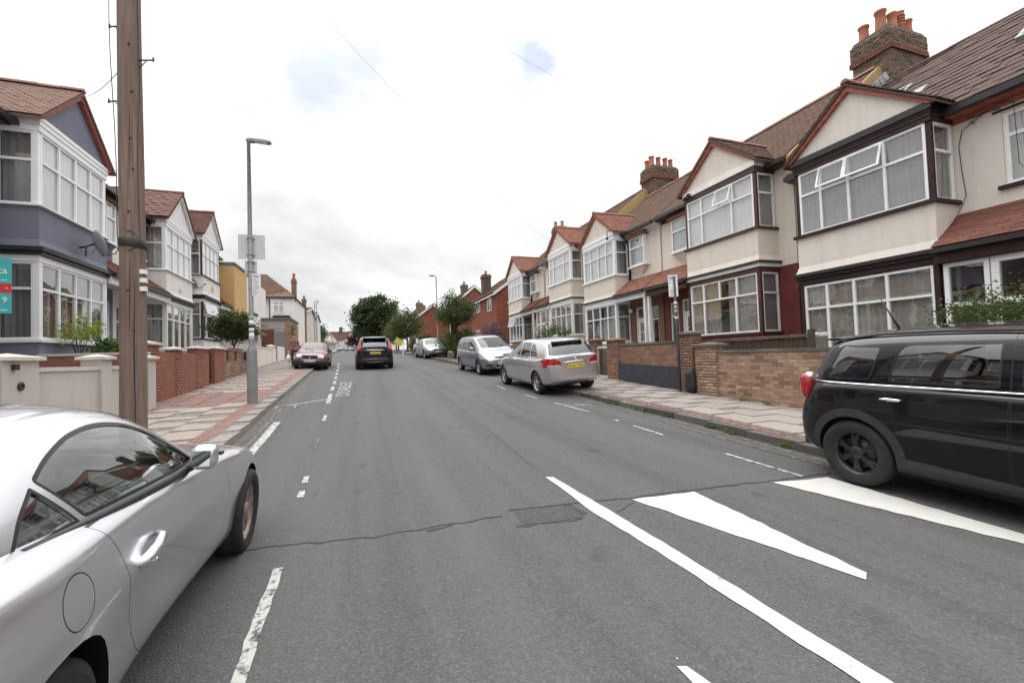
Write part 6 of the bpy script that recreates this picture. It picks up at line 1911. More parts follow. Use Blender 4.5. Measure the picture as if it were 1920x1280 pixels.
# --- black compact crossover, right edge, facing the viewer's side of the street
def mini_extra(T, sp):
    for s_ in (-1, 1):
        pts = []
        for k in range(24):
            x = -1.72 + k * (2.77 / 23); z = 1.062 + .004 * cos(k); z = 1.062
            pts.append((x, s_ * (max(skin(sp, x, z - .03), skin(sp, x, z, 'gbvh')) + .004), z - .012))
        strip3(T, 'chrome_belt', M_CHROME, pts, .0105)
        pts = [(-1.58, s_ * .60, topz(sp, -1.58, .60, 'gbvh') + .005)] + [(x, s_ * .60, topz(sp, x, .60, 'gbvh') + .022) for x in (-1.50, -1.1, -.6, -.1, .3)] + [(.42, s_ * .6, topz(sp, .42, .60, 'gbvh') + .005)]
        strip3(T, 'roof_rail', M_PLAST, pts, .012, 8)
        # upright oval tail lamps with chrome surrounds
        ex = endx(sp, s_ * .70, .97)
        pod(T, 'lamp_surround', M_CHROME, (-1.835, s_ * .70, .975), (.11, .12, .315), (0, 0, s_ * .55))
        pod(T, 'tail_light', M_TAIL, (-1.855, s_ * .715, .975), (.14, .13, .29), (0, 0, s_ * .55))
    handles(sp, T, (-.84, .26), .925, M_CHROME, .18, .034)
    mirrors(sp, T, .52, .93, 1.08, P_BLACK, (.16, .22, .16))
    strip3(T, 'antenna', M_PLAST, [(-1.30, 0, topz(sp, -1.30, 0, 'gbvh')), (-1.46, 0, topz(sp, -1.30, 0, 'gbvh') + .34)], [.012, .004])
    b = MB(); b.box(-1.70, -1.54, -.54, .54, 1.475, 1.50); b.build('spoiler', P_BLACK, T, bevel=.012)
    plate(T, endx(sp, 0, .62) - .01, 0, .62, M_PLATEY, None)
    b = MB(); b.box(-2.02, -1.7, -.62, .62, .26, .40); b.build('rear_diffuser', M_CLAD, T, bevel=.04)
GHM = [(-1.83, .72, 1.0, .58, 1.06), (-1.77, .77, 1.0, .59, 1.22), (-1.66, .79, 1.02, .615, 1.455), (-1.52, .80, 1.03, .64, 1.545), (-1.0, .81, 1.03, .65, 1.575), (-.3, .81, 1.03, .65, 1.58), (.3, .80, 1.02, .635, 1.55), (.6, .78, 1.02, .605, 1.49), (.85, .75, 1.02, .60, 1.30), (1.05, .72, 1.0, .62, 1.12), (1.2, .68, 1.0, .62, 1.06)]
MINI = dict(paint=P_BLACK, lv=3, xf=1.2975, xr=-1.2975, r=.335, tw=.215, track=.875, rim=.222, spokes=6, rimmat=M_ALLOYK, twin=True, ra=.372, arch=.085, belt=1.04, cab=(-1.7, .95), seat=(.0, .35, .37), rows=(.05, -.80), sh=1.2,
    xs=[-2.0, -1.93, -1.78, -1.55, -1.2975, -.9, -.4, .1, .6, 1.0, 1.2975, 1.6, 1.85, 2.0, 2.08],
    c=dict(rake=.40, W=[(-2.0, .66), (-1.93, .76), (-1.78, .84), (-1.55, .878), (-1.2975, .897), (-.9, .885), (-.4, .872), (.6, .872), (1.0, .885), (1.2975, .897), (1.6, .87), (1.85, .77), (2.0, .62), (2.08, .48)],
        zb=[(-2, .36), (-1.93, .29), (-1.7, .24), (-1.2, .19), (1.2, .19), (1.8, .22), (2.0, .26), (2.08, .34)],
        zm=[(-2, .66), (-1.3, .76), (0, .72), (1.3, .72), (2.08, .55)],
        zsh=[(-2, .98), (-1.9, 1.0), (-1.3, 1.015), (0, 1.0), (1.0, .97), (1.6, .90), (1.9, .80), (2.08, .66)],
        zd=[(-2, 1.02), (-1.9, 1.05), (-1.3, 1.065), (0, 1.05), (1.0, 1.03), (1.6, .96), (1.9, .85), (2.08, .70)],
        zt=[(-2, 1.03), (-1.9, 1.07), (0, 1.09), (1.0, 1.09), (1.6, 1.01), (1.9, .88), (2.08, .72)],
        ws=[(-2, .965), (2, .965)], wd=[(-2, .91), (2, .91)]),
    creases=((4, .35),),
    hole=[(.85, .64), (.95, 0), (.85, -.64), (-1.6, -.70), (-1.75, 0), (-1.6, .70)],
    gh=gsec(GHM),
    glass=[('quarter_window', 'S', rnd_poly([(-1.60, 1.09), (-1.15, 1.09), (-1.07, 1.42), (-1.47, 1.435)], .05), .012, M_CGLASS),
           ('side_window', 'S', rnd_poly([(-.99, 1.085), (-.20, 1.085), (-.20, 1.445), (-.92, 1.445)], [.03, .02, .02, .12]), .012, M_CGLASS),
           ('side_window', 'S', rnd_poly([(-.08, 1.085), (.74, 1.085), (.50, 1.36), (.36, 1.44), (-.08, 1.445)], .03), .012, M_CGLASS),
           ('windscreen', 'T', [(.98, .58), (1.03, 0), (.98, -.58), (.56, -.53), (.54, 0), (.56, .53)], .012, M_WSCREEN),
           ('rear_window', 'B', rnd_poly([(-.58, 1.09), (.58, 1.09), (.50, 1.43), (-.50, 1.43)], .06), .012, M_CGLASSD)],
    gparts=[('door_line', 'S', [(-.145, 1.0), (-.138, 1.0), (-.138, 1.50), (-.145, 1.50)], M_SEAL, 0)],
    lower=[('rear_door', 'S', rnd_poly([(-1.08, 1.05), (-.86, .60), (-.77, .34), (-.74, .30), (-.15, .29), (-.14, 1.05)], .03), .0045, (0,)),
           ('front_door', 'S', rnd_poly([(-.13, 1.05), (-.14, .29), (.80, .29), (.86, .4), (.88, 1.02)], .03), .0045, (0,)),
           ('sill_trim', 'S', [(-.95, .30), (-.95, .16), (.95, .16), (.95, .30)], 0, (0, 'rear_door', 'front_door')),
           ('bumper', 'S', [(-2.1, .62), (-1.72, .62), (-1.64, .5), (-1.62, .2), (-2.1, .2)], .004, (0,)),
           ('bumper', 'B', [(-.8, .30), (.8, .30), (.8, .62), (-.8, .62)], 0, (0,)),
           ('headlight', 'F', ell(.56, .86, .13, .12, 20), .004, (0,)), ('headlight', 'F', ell(-.56, .86, .13, .12, 20), .004, (0,)),
           ('grille', 'F', rnd_poly([(-.40, .56), (.40, .56), (.46, .72), (-.46, .72)], .05), .006, (0,))],
    lmats=dict(rear_door=P_BLACK, front_door=P_BLACK, sill_trim=M_CLAD, bumper=P_BLACK, headlight=M_LENS, grille=M_PLAST),
    extra=(mini_extra,))
car('black_crossover', 'black compact crossover with chrome window line and black wheels, at the right edge', 'car', (5.655, 3.15 - 1.2975 , rz(1.9) + .055), -pi / 2, MINI, pitch=-grade(1.9), roll=.066)

# --- generic family car curves
def shape(x0, x1, W_, xr, xf, belt, tailz, nosez, bonz, cowl, sill=.2, zm=.66, tailw=.76, nosew=.72):
    xs = [x0, x0 + .07, x0 + .24, (x0 + .24 + xr) / 2, xr, xr + .45, (xr + xf) / 2, xf - .45, xf, (xf + x1 - .24) / 2, x1 - .24, x1 - .08, x1]
    c = dict(W=[(x0, W_ * tailw), (x0 + .07, W_ * .87), (x0 + .24, W_ * .955), (xr, W_), (xr + .5, W_ * .985), (xf - .5, W_ * .985), (xf, W_), (x1 - .4, W_ * .94), (x1 - .24, W_ * .87), (x1 - .08, W_ * .77), (x1, W_ * nosew * .84)],
        zb=[(x0, .42), (x0 + .07, .32), (x0 + .3, .26), (xr, sill), (xf, sill), (x1 - .2, .22), (x1 - .06, .26), (x1, .36)],
        zm=[(x0, zm - .02), (xr, zm + .06), (0, zm), (xf, zm), (x1, zm - .14)],
        zsh=[(x0, tailz - .08), (x0 + .1, tailz - .03), (xr, belt - .03), (0, belt - .05), (cowl, belt - .07), (x1 - .45, bonz - .09), (x1 - .15, nosez - .06), (x1, nosez - .16)],
        zd=[(x0, tailz - .03), (x0 + .1, tailz + .01), (xr, belt + .005), (0, belt), (cowl, belt - .005), (x1 - .45, bonz - .02), (x1 - .15, nosez), (x1, nosez - .10)],
        zt=[(x0, tailz - .02), (x0 + .1, tailz + .02), (xr, belt + .03), (0, belt + .03), (cowl, belt + .03), (x1 - .45, bonz + .02), (x1 - .15, nosez + .02), (x1, nosez - .08)],
        ws=[(-3, .965), (3, .965)], wd=[(-3, .90), (3, .90)])
    return xs, c
def hatch_gh(x0, belt, H, wb, rb, rt_, wt, cowl, wc=.60):
    """rb rear glass foot, rt rear roof edge, wt windscreen head, cowl windscreen foot"""
    m = (rb + rt_) / 2
    return gsec([(rb - .05, wb * .92, belt - .03, wc * .98, belt + .02), (rb, wb * .95, belt - .02, wc * .98, belt + (H - belt) * .18), (m, wb * .98, belt, wc, belt + (H - belt) * .62), (rt_, wb * .99, belt, wc * 1.01, H - .055), (rt_ + .22, wb, belt, wc * 1.02, H - .018), ((rt_ + wt) / 2, wb, belt, wc * 1.03, H),
        (wt - .25, wb, belt, wc * 1.02, H - .012), (wt, wb * .99, belt - .01, wc, H - .06), (wt + (cowl - wt) * .5, wb * .97, belt - .01, wc * .99, belt + (H - belt) * .52), (cowl - .08, wb * .93, belt - .02, wc * 1.0, belt + .08), (cowl + .1, wb * .9, belt - .03, wc, belt + .01)])

# --- silver hatchback seen from behind
def bclass_extra(T, sp):
    zp = .80
    x = endx(sp, 0, zp)
    plate(T, x - .012, 0, zp, M_PLATEY, 'GL66 OAS', tilt=-.05)
    strip3(T, 'chrome_handle', M_CHROME, [(endx(sp, y, .90) - .012, y, .90 + .01 * (1 - (y / .36) ** 2)) for y in (-.36, -.2, 0, .2, .36)], [.012, .018, .02, .018, .012], 8)
    b = MB(); b.lathe([(.001, 0), (.04, 0), (.045, .008), (.032, .010), (.028, .004), (.001, .004)], (0, 0, 0), 'x', 20)
    q = b.build('badge', M_CHROME, T); q.location = (endx(sp, 0, .985) - .012, 0, .985); q.rotation_euler = (0, 0, pi)
    handles(sp, T, (-.62, .34), .93, P_SILVERB, .19, .034)
    mirrors(sp, T, .78, .92, 1.06, P_SILVERB, (.17, .2, .15))
    b = MB(); xs_ = -1.93; b.tube([(-1.985, -.02, 1.145), (-1.96, .15, 1.165), (-1.93, .36, 1.185)], .014, 6); b.build('rear_wiper', M_PLAST, T)
    b = MB(); b.box(-1.90, -1.60, -.50, .50, 1.468, 1.492); b.build('spoiler', P_SILVERB, T, bevel=.014)
    b = MB(); b.prism([(-1.0, -.03, 1.575), (-.86, -.02, 1.57), (-.86, .02, 1.57), (-1.0, .03, 1.575)], (-.04, 0, .06)); b.build('aerial_fin', P_SILVERB, T)
    for s_ in (-1, 1):
        strip3(T, 'exhaust_trim', M_CHROME, [(endx(sp, s_ * .70, .33) - .004, s_ * .70, .33), (endx(sp, s_ * .45, .31) - .006, s_ * .45, .31)], .012)
        strip3(T, 'waist_trim', M_CHROME, [(x_, s_ * (skin(sp, x_, 1.02, 'gbvh') + .004), 1.025) for x_ in (-1.3, -.6, 0, .6, .95)], .008)
xs, c = shape(-2.16, 2.20, .893, -1.35, 1.35, 1.01, 1.08, .70, .88, 1.25, zm=.70, tailw=.80)
BCL = dict(paint=P_SILVERB, lv=3, xf=1.35, xr=-1.35, r=.325, tw=.22, track=.875, rim=.225, spokes=5, rimmat=M_ALLOY, twin=True, ra=.36, belt=1.0, cab=(-1.8, 1.15), seat=(.15, .35, .37), rows=(.0, -.85), sh=1.2, xs=xs, c=c, creases=((4, .5),),
    hole=[(1.0, .62), (1.1, 0), (1.0, -.62), (-1.7, -.66), (-1.85, 0), (-1.7, .66)],
    gh=hatch_gh(-2.16, 1.0, 1.557, .82, -2.04, -1.72, .28, 1.28, .61),
    glass=[('side_window', 'S', rnd_poly([(-.10, 1.045), (.92, 1.045), (.55, 1.29), (.25, 1.425), (-.10, 1.45)], .03), .012, M_CGLASSD),
           ('side_window', 'S', rnd_poly([(-.86, 1.05), (-.17, 1.045), (-.17, 1.452), (-.80, 1.44)], .03), .012, M_CGLASSD),
           ('quarter_window', 'S', rnd_poly([(-1.40, 1.075), (-.92, 1.05), (-.87, 1.43), (-1.12, 1.38)], .06), .012, M_CGLASSD),
           ('windscreen', 'T', [(1.12, .56), (1.2, 0), (1.12, -.56), (.36, -.52), (.32, 0), (.36, .52)], .012, M_WSCREEN),
           ('rear_window', 'B', rnd_poly([(-.70, 1.10), (.70, 1.10), (.60, 1.43), (-.60, 1.43)], .05), .012, M_CGLASSD)],
    lower=[('rear_door', 'S', rnd_poly([(-1.1, 1.0), (-.96, .60), (-.86, .32), (-.14, .30), (-.13, 1.0)], .03), .005, (0,)),
           ('front_door', 'S', rnd_poly([(-.12, 1.0), (-.13, .30), (.88, .30), (.92, .4), (.95, .98)], .03), .005, (0,)),
           ('tail_light', 'B', rnd_poly([(.92, 1.04), (.52, .99), (.42, .90), (.46, .80), (.92, .80)], .05), .005, (0,)), ('tail_light', 'B', rnd_poly([(-.92, 1.04), (-.52, .99), (-.42, .90), (-.46, .80), (-.92, .80)], .05), .005, (0,)),
           ('tail_light', 'S', rnd_poly([(-2.3, .81), (-1.93, .84), (-1.68, .95), (-1.74, 1.04), (-2.3, 1.04)], .03), .004, (0, 'tail_light#L', 'tail_light')),
           ('reversing_lens', 'B', [(.47, .80), (.80, .815), (.80, .855), (.46, .845)], 0, None), ('reversing_lens', 'B', [(-.47, .80), (-.80, .815), (-.80, .855), (-.46, .845)], 0, None),
           ('tailgate', 'B', rnd_poly([(.60, 1.2), (.64, .80), (.52, .56), (-.52, .56), (-.64, .80), (-.60, 1.2)], .05), .006, (0,)),
           ('bumper_trim', 'B', rnd_poly([(-.84, .40), (-.5, .30), (.5, .30), (.84, .40), (.62, .22), (-.62, .22)], .03), 0, (0,)),
           ('headlight', 'F', [(.40, .62), (.80, .66), (.80, .80), (.50, .76)], .004, (0,)), ('headlight', 'F', [(-.40, .62), (-.80, .66), (-.80, .80), (-.50, .76)], .004, (0,))],
    lmats=dict(rear_door=P_SILVERB, front_door=P_SILVERB, tail_light=M_TAIL, reversing_lens=M_LENS, tailgate=P_SILVERB, bumper_trim=M_PLAST, headlight=M_LENS), extra=(bclass_extra,))
PARK = 'silver cars parked along the right kerb'
yb = 11.67
car('silver_hatchback', 'silver hatchback seen from behind with yellow number plate and red tail lights', 'car', (5.56, yb + 1.35, rz(yb + 1.35) + .05), pi / 2 + .035, BCL, PARK, pitch=grade(yb + 1.35), roll=-.062)

# --- cool silver people carrier facing down the street
def mpv_extra(T, sp):
    x = endx(sp, 0, .50, False); plate(T, x + .012, 0, .50, M_PLATEW, 'MP57', back=False)
    b = MB(); b.lathe([(.055, -.006), (.066, 0), (.055, .006), (.045, 0), (.055, -.006)], (0, 0, 0), 'x', 20); b.lathe([(.020, -.006), (.028, 0), (.020, .006), (.014, 0), (.020, -.006)], (0, 0, 0), 'x', 14)
    q = b.build('badge', M_CHROME, T); q.location = (endx(sp, 0, .745, False) + .012, 0, .745); q.scale = (1, 1.25, .9)
    handles(sp, T, (-.60, .42), .93, P_SILVERT, .19, .034)
    mirrors(sp, T, .88, .94, 1.08, P_SILVERT, (.18, .2, .17))
    for s_ in (-1, 1): strip3(T, 'wiper', M_PLAST, [(1.36, s_ * .1 - .25, topz(sp, 1.36, .2) + .02), (1.22, s_ * .3 + .1, topz(sp, 1.22, .3, 'gbvh') + .02)], .012)
    strip3(T, 'bumper_strip', M_CHROME, [(endx(sp, y, .30, False) + .004, y, .30) for y in (-.7, -.35, 0, .35, .7)], .012)
xs, c = shape(-2.10, 2.26, .885, -1.375, 1.375, 1.02, 1.05, .72, .93, 1.42, zm=.68, nosew=.86)
MPV = dict(paint=P_SILVERT, lv=2, xf=1.375, xr=-1.375, r=.315, tw=.205, track=.865, rim=.215, spokes=7, rimmat=M_ALLOY, twin=False, ra=.35, belt=1.01, cab=(-1.8, 1.25), seat=(.25, .38, .37), rows=(.0, -.9), sh=1.25, xs=xs, c=c, creases=((4, .45),),
    hole=[(1.2, .62), (1.3, 0), (1.2, -.62), (-1.75, -.66), (-1.9, 0), (-1.75, .66)],
    gh=hatch_gh(-2.10, 1.01, 1.62, .82, -2.0, -1.78, .42, 1.46, .63),
    glass=[('side_window', 'S', rnd_poly([(.0, 1.06), (1.02, 1.06), (.62, 1.33), (.36, 1.49), (.0, 1.505)], .03), .012, M_CGLASSD),
           ('side_window', 'S', rnd_poly([(-.86, 1.06), (-.07, 1.06), (-.07, 1.51), (-.84, 1.50)], .03), .012, M_CGLASSD),
           ('quarter_window', 'S', rnd_poly([(-1.62, 1.09), (-.94, 1.06), (-.92, 1.50), (-1.46, 1.46)], .05), .012, M_CGLASSD),
           ('windscreen', 'T', [(1.30, .62), (1.40, 0), (1.30, -.62), (.50, -.56), (.46, 0), (.50, .56)], .012, M_WSCREEN),
           ('rear_window', 'B', rnd_poly([(-.66, 1.12), (.66, 1.12), (.58, 1.5), (-.58, 1.5)], .05), .012, M_CGLASSD)],
    lower=[('rear_door', 'S', rnd_poly([(-1.05, 1.0), (-.98, .60), (-.90, .32), (-.04, .30), (-.03, 1.0)], .03), .005, (0,)),
           ('front_door', 'S', rnd_poly([(-.02, 1.0), (-.03, .30), (.94, .30), (.98, .4), (1.0, .98)], .03), .005, (0,)),
           ('headlight', 'F', rnd_poly([(.86, .92), (.60, .82), (.42, .66), (.52, .60), (.86, .68)], .05), .005, (0,)), ('headlight', 'F', rnd_poly([(-.86, .92), (-.60, .82), (-.42, .66), (-.52, .60), (-.86, .68)], .05), .005, (0,)),
           ('grille', 'F', rnd_poly([(-.38, .70), (-.12, .65), (.12, .65), (.38, .70), (.34, .76), (-.34, .76)], .02), .006, (0,)),
           ('lower_grille', 'F', rnd_poly([(-.36, .33), (.36, .33), (.40, .43), (-.40, .43)], .03), .005, (0,)),
           ('fog_light', 'F', rnd_poly([(.50, .36), (.74, .38), (.72, .48), (.50, .46)], .03), .005, (0,)), ('fog_light', 'F', rnd_poly([(-.50, .36), (-.74, .38), (-.72, .48), (-.50, .46)], .03), .005, (0,)),
           ('bonnet', 'T', rnd_poly([(1.42, .66), (1.42, -.66), (2.12, -.56), (2.12, .56)], .08), .005, (0,)),
           ('tail_light', 'B', [(.6, .75), (.9, .75), (.9, 1.0), (.66, 1.0)], .004, (0,)), ('tail_light', 'B', [(-.6, .75), (-.9, .75), (-.9, 1.0), (-.66, 1.0)], .004, (0,))],
    lmats=dict(rear_door=P_SILVERT, front_door=P_SILVERT, headlight=M_LENS, grille=M_PLAST, lower_grille=M_PLAST, fog_light=M_PLAST, bonnet=P_SILVERT, tail_light=M_TAIL), extra=(mpv_extra,))
car('silver_people_carrier', 'bluish silver people carrier facing the viewer behind the silver hatchback', 'car', (5.50, 19.55, rz(19.55) + .05), -pi / 2 + .07, MPV, PARK, pitch=-grade(19.55), roll=.06)

# --- saloons
def saloon(paint_, W_, H, x0, x1, xr, xf, belt, boot, nose, bon, cowl, wt, rt_, rb, r, wc, side, lower, lm, extra, spokes=7, lv=2, tailw=.8, nosew=.86, zm=.60):
    xs, c = shape(x0, x1, W_, xr, xf, belt, boot, nose, bon, cowl, zm=zm, tailw=tailw, nosew=nosew)
    gh = gsec([(rb - .06, .70, boot - .04, wc, boot + .02), (rb + .08, .76, boot - .02, wc, boot + .07), ((rb + rt_) / 2, W_ * .90, belt - .01, wc, belt + (H - belt) * .62), (rt_, W_ * .91, belt, wc * 1.0, H - .06), (rt_ + .2, W_ * .91, belt, wc * 1.01, H - .015), ((rt_ + wt) / 2, W_ * .915, belt, wc * 1.02, H), (wt - .2, W_ * .91, belt, wc * 1.0, H - .015), (wt, W_ * .905, belt, wc * .99, H - .06), ((wt + cowl) / 2, W_ * .89, belt - .01, wc * 1.0, belt + (H - belt) * .5), (cowl - .06, W_ * .85, belt - .03, wc, belt + .06), (cowl + .08, W_ * .82, belt - .04, wc, belt + .005)])
    return dict(paint=paint_, lv=lv, xf=xf, xr=xr, r=r, tw=.2, track=W_ - .03, rim=r * .66, spokes=spokes, rimmat=M_ALLOY, ra=r + .035, belt=belt, cab=(rb + .3, cowl - .1), seat=((wt + rt_) / 2 + .1, .3, .37), rows=(.1, -.8), sh=1.05, xs=xs, c=c, creases=((4, .6),),
        hole=[(cowl - .2, .58), (cowl - .12, 0), (cowl - .2, -.58), (rb + .25, -.6), (rb + .2, 0), (rb + .25, .6)], gh=gh, glass=side, lower=lower, lmats=lm, extra=extra)
def sal_glass(belt, H, wt, cowl, rt_, rb, wc, mid, d):
    h = H - .10
    return [('side_window', 'S', rnd_poly([(mid + .04, belt + .04), (cowl - .32, belt + .04), (wt + .12, h - .09), (wt - .06, h), (mid + .04, h + .01)], .02), .014, M_CGLASSD),
            ('side_window', 'S', rnd_poly([(d, belt + .05), (mid - .04, belt + .04), (mid - .04, h + .01), (rt_ + .10, h - .01)], .02), .014, M_CGLASSD),
            ('windscreen', 'T', [(cowl - .10, wc * .98), (cowl - .04, 0), (cowl - .10, -wc * .98), (wt + .06, -wc * .86), (wt + .03, 0), (wt + .06, wc * .86)], .016, M_WSCREEN),
            ('rear_window', 'T', [(rb + .12, wc * .9), (rb + .12, -wc * .9), (rt_ - .06, -wc * .84), (rt_ - .06, wc * .84)], .016, M_CGLASSD)]
def sal_doors(belt, mid, rear, front): 
    return [('rear_door', 'S', rnd_poly([(rear - .1, belt - .02), (rear + .08, .5), (rear + .14, .28), (mid - .008, .27), (mid, belt - .02)], .02), .005, (0,)),
            ('front_door', 'S', rnd_poly([(mid + .01, belt - .02), (mid + .005, .27), (front, .28), (front + .03, belt - .04)], .02), .005, (0,))]
def audi_extra(T, sp):
    x = endx(sp, 0, .48, False); plate(T, x + .012, 0, .48, M_PLATEW, None, back=False)
    handles(sp, T, (-.50, .45), .82, P_SILVERA, .18, .03); mirrors(sp, T, .72, .90, .98, P_SILVERA, (.14, .18, .14))
    strip3(T, 'badge', M_CHROME, [(endx(sp, y, .62, False) + .006, y, .62) for y in (-.1, 0, .1)], .014)
AUD = saloon(P_SILVERA, .885, 1.43, -2.25, 2.25, -1.33, 1.33, .92, 1.0, .70, .86, 1.05, .25, -.85, -1.75, .32, .60, sal_glass(.92, 1.43, .25, 1.05, -.85, -1.75, .60, -.05, -1.15),
    sal_doors(.92, -.05, -.95, .92) + [('headlight', 'F', rnd_poly([(.86, .74), (.46, .72), (.44, .58), (.86, .60)], .04), .005, (0,)), ('headlight', 'F', rnd_poly([(-.86, .74), (-.46, .72), (-.44, .58), (-.86, .60)], .04), .005, (0,)),
        ('grille', 'F', rnd_poly([(-.34, .56), (.34, .56), (.37, .68), (-.37, .68)], .02), .006, (0,)), ('lower_grille', 'F', rnd_poly([(-.70, .30), (.70, .30), (.70, .38), (-.70, .38)], .02), .004, (0,)), ('bonnet', 'T', rnd_poly([(1.12, .66), (1.12, -.66), (2.08, -.56), (2.08, .56)], .05), .005, (0,)), ('tail_light', 'B', [(.5, .68), (.9, .68), (.9, .84), (.5, .84)], .004, (0,)), ('tail_light', 'B', [(-.5, .68), (-.9, .68), (-.9, .84), (-.5, .84)], .004, (0,))],
    dict(rear_door=P_SILVERA, front_door=P_SILVERA, headlight=M_LENS, grille=M_PLAST, lower_grille=M_PLAST, bonnet=P_SILVERA, tail_light=M_TAIL), (audi_extra,))
ya = 33.4
car('silver_saloon', 'older dull silver saloon parked farther up by the bushes, facing the viewer', 'car', (5.05, ya, rz(ya) + .05), -pi / 2 + .12, AUD, PARK, pitch=-grade(ya), roll=.06)
def w190_extra(T, sp):
    xf_ = endx(sp, 0, .66, False)
    b = MB(); b.box(xf_ - .05, xf_ + .025, -.36, .36, .53, .56).box(xf_ - .05, xf_ + .025, -.38, .38, .735, .765).box(xf_ - .05, xf_ + .025, -.38, -.35, .56, .735).box(xf_ - .05, xf_ + .025, .35, .38, .56, .735).box(xf_, xf_ + .028, -.014, .014, .56, .735); b.build('grille_surround', M_CHROME, T)
    for k in range(5):
        b = MB(); z = .58 + k * .033; b.box(xf_ - .02, xf_ + .016, -.35, .35, z, z + .012); b.build('grille_bar', M_DISC, T)
    b = MB(); b.box(xf_ - .06, xf_ - .0, -.355, .355, .555, .74); b.build('grille_back', M_SEAL, T)
    x = endx(sp, 0, .46, False); plate(T, x + .06, 0, .47, M_PLATEW, 'F866 CMJ', back=False)
    b = MB()
    b.box(x - .25, x + .05, -.80, .80, .30, .52); q = b.build('bumper', M_PLAST, T, bevel=.05)
    strip3(T, 'bumper_strip', M_CHROME, [(x + .052, -.74, .49), (x + .055, 0, .49), (x + .052, .74, .49)], .008)
    handles(sp, T, (-.55, .45), .80, M_PLAST, .18, .03); mirrors(sp, T, .66, .86, .96, P_PLUM, (.13, .18, .13))
    for s_ in (-1, 1): strip3(T, 'side_moulding', M_PLAST, [(x_, s_ * (skin(sp, x_, .50) + .006), .50) for x_ in (-1.0, -.4, .3, 1.0)], .022)
    strip3(T, 'wiper', M_PLAST, [(1.0, .1, topz(sp, 1.0, .1) + .02), (.86, -.35, topz(sp, .86, -.35, 'gbvh') + .015)], .01)
W19 = saloon(P_PLUM, .845, 1.385, -2.2, 2.2, -1.33, 1.33, .92, .98, .78, .86, 1.0, .28, -.75, -1.45, .31, .58, sal_glass(.92, 1.385, .28, 1.0, -.75, -1.45, .58, -.05, -1.05),
    sal_doors(.92, -.05, -.95, .90) + [('headlight', 'F', [(.66, .74), (.40, .74), (.40, .58), (.66, .58)], .004, (0,)), ('headlight', 'F', [(-.66, .74), (-.40, .74), (-.40, .58), (-.66, .58)], .004, (0,)),
        ('indicator', 'F', [(.88, .74), (.67, .74), (.67, .58), (.88, .58)], .004, (0,)), ('indicator', 'F', [(-.88, .74), (-.67, .74), (-.67, .58), (-.88, .58)], .004, (0,)), ('bonnet', 'T', rnd_poly([(1.08, .64), (1.08, -.64), (2.08, -.60), (2.08, .60)], .03), .005, (0,)), ('tail_light', 'B', [(.5, .68), (.9, .68), (.9, .84), (.5, .84)], .004, (0,)), ('tail_light', 'B', [(-.5, .68), (-.9, .68), (-.9, .84), (-.5, .84)], .004, (0,))],
    dict(rear_door=P_PLUM, front_door=P_PLUM, headlight=M_LENS, indicator=M_AMBER, bonnet=P_PLUM, tail_light=M_TAIL), (w190_extra,), tailw=.88, nosew=1.05)
yr = 26.6
car('plum_saloon', 'old plum red saloon with chrome grille parked half on the left pavement', 'car', (-2.46, yr, rz(yr) + .05), -pi / 2, W19, None, pitch=-grade(yr), roll=-.05)

# --- dark SUV driving away in the middle of the road
def suv_extra(T, sp):
    z = .86; x = endx(sp, 0, z); plate(T, x - .012, -.02, z, M_PLATEY, 'LM63 OXE', tilt=-.06)
    strip3(T, 'chrome_handle', M_CHROME, [(endx(sp, y, 1.0) - .012, y, 1.0) for y in (-.5, -.2, .2, .5)], .022, 8)
    for k, y in enumerate((-.36, -.25, -.14, -.03, .08)):
        b = MB(); b.box(endx(sp, y, 1.06) - .012, endx(sp, y, 1.06) - .002, -y - .03, -y + .03, 1.045, 1.08); b.build('badge', M_CHROME, T)
    b = MB(); b.box(-2.10, -1.78, -.60, .60, 1.60, 1.635); b.build('spoiler', P_NAVY, T, bevel=.014)
    handles(sp, T, (-.6, .42), 1.0, P_NAVY, .19, .034); mirrors(sp, T, .86, .97, 1.12, P_NAVY, (.17, .22, .18))
    for s_ in (-1, 1):
        pts = [(-1.3, s_ * .58, topz(sp, -1.3, .58, 'gbvh') + .03), (-.5, s_ * .58, topz(sp, -.5, .58, 'gbvh') + .035), (.2, s_ * .57, topz(sp, .2, .57, 'gbvh') + .03)]
        strip3(T, 'roof_rail', M_ALLOY, pts, .016)
        # tall lamps climbing the rear pillars
        lo = endx(sp, s_ * .72, 1.02)
        b = MB(); P0 = [(lo + .0, s_ * .60, .98), (lo + .05, s_ * .84, 1.0), (lo + .13, s_ * .83, 1.16), (lo + .34, s_ * .70, 1.56), (lo + .28, s_ * .63, 1.56), (lo + .03, s_ * .655, 1.12)]
        pts = [Vector(p) + Vector((-.045, s_ * .012, 0)) for p in P0]
        if s_ > 0: pts = pts[::-1]
        b.prism(pts, (.20, 0, 0)); b.build('tail_light', M_TAIL, T, bevel=.02)
        b = MB(); pts = [Vector(p) + Vector((-.052, s_ * .014, 0)) for p in [(lo + .115, s_ * .685, 1.14), (lo + .135, s_ * .775, 1.16), (lo + .30, s_ * .70, 1.47), (lo + .27, s_ * .65, 1.47)]]
        if s_ > 0: pts = pts[::-1]
        b.prism(pts, (.15, 0, 0)); b.build('lamp_lens', M_LENS, T, bevel=.012)
    strip3(T, 'bumper_strip', M_ALLOY, [(endx(sp, y, .55) - .006, y, .55) for y in (-.65, 0, .65)], .012)
    strip3(T, 'skid_strip', M_ALLOY, [(endx(sp, y, .40) - .006, y, .38) for y in (-.4, 0, .4)], .012)
xs, c = shape(-2.30, 2.32, .945, -1.387, 1.387, 1.09, 1.18, .88, 1.02, 1.35, sill=.26, zm=.76, tailw=.84)
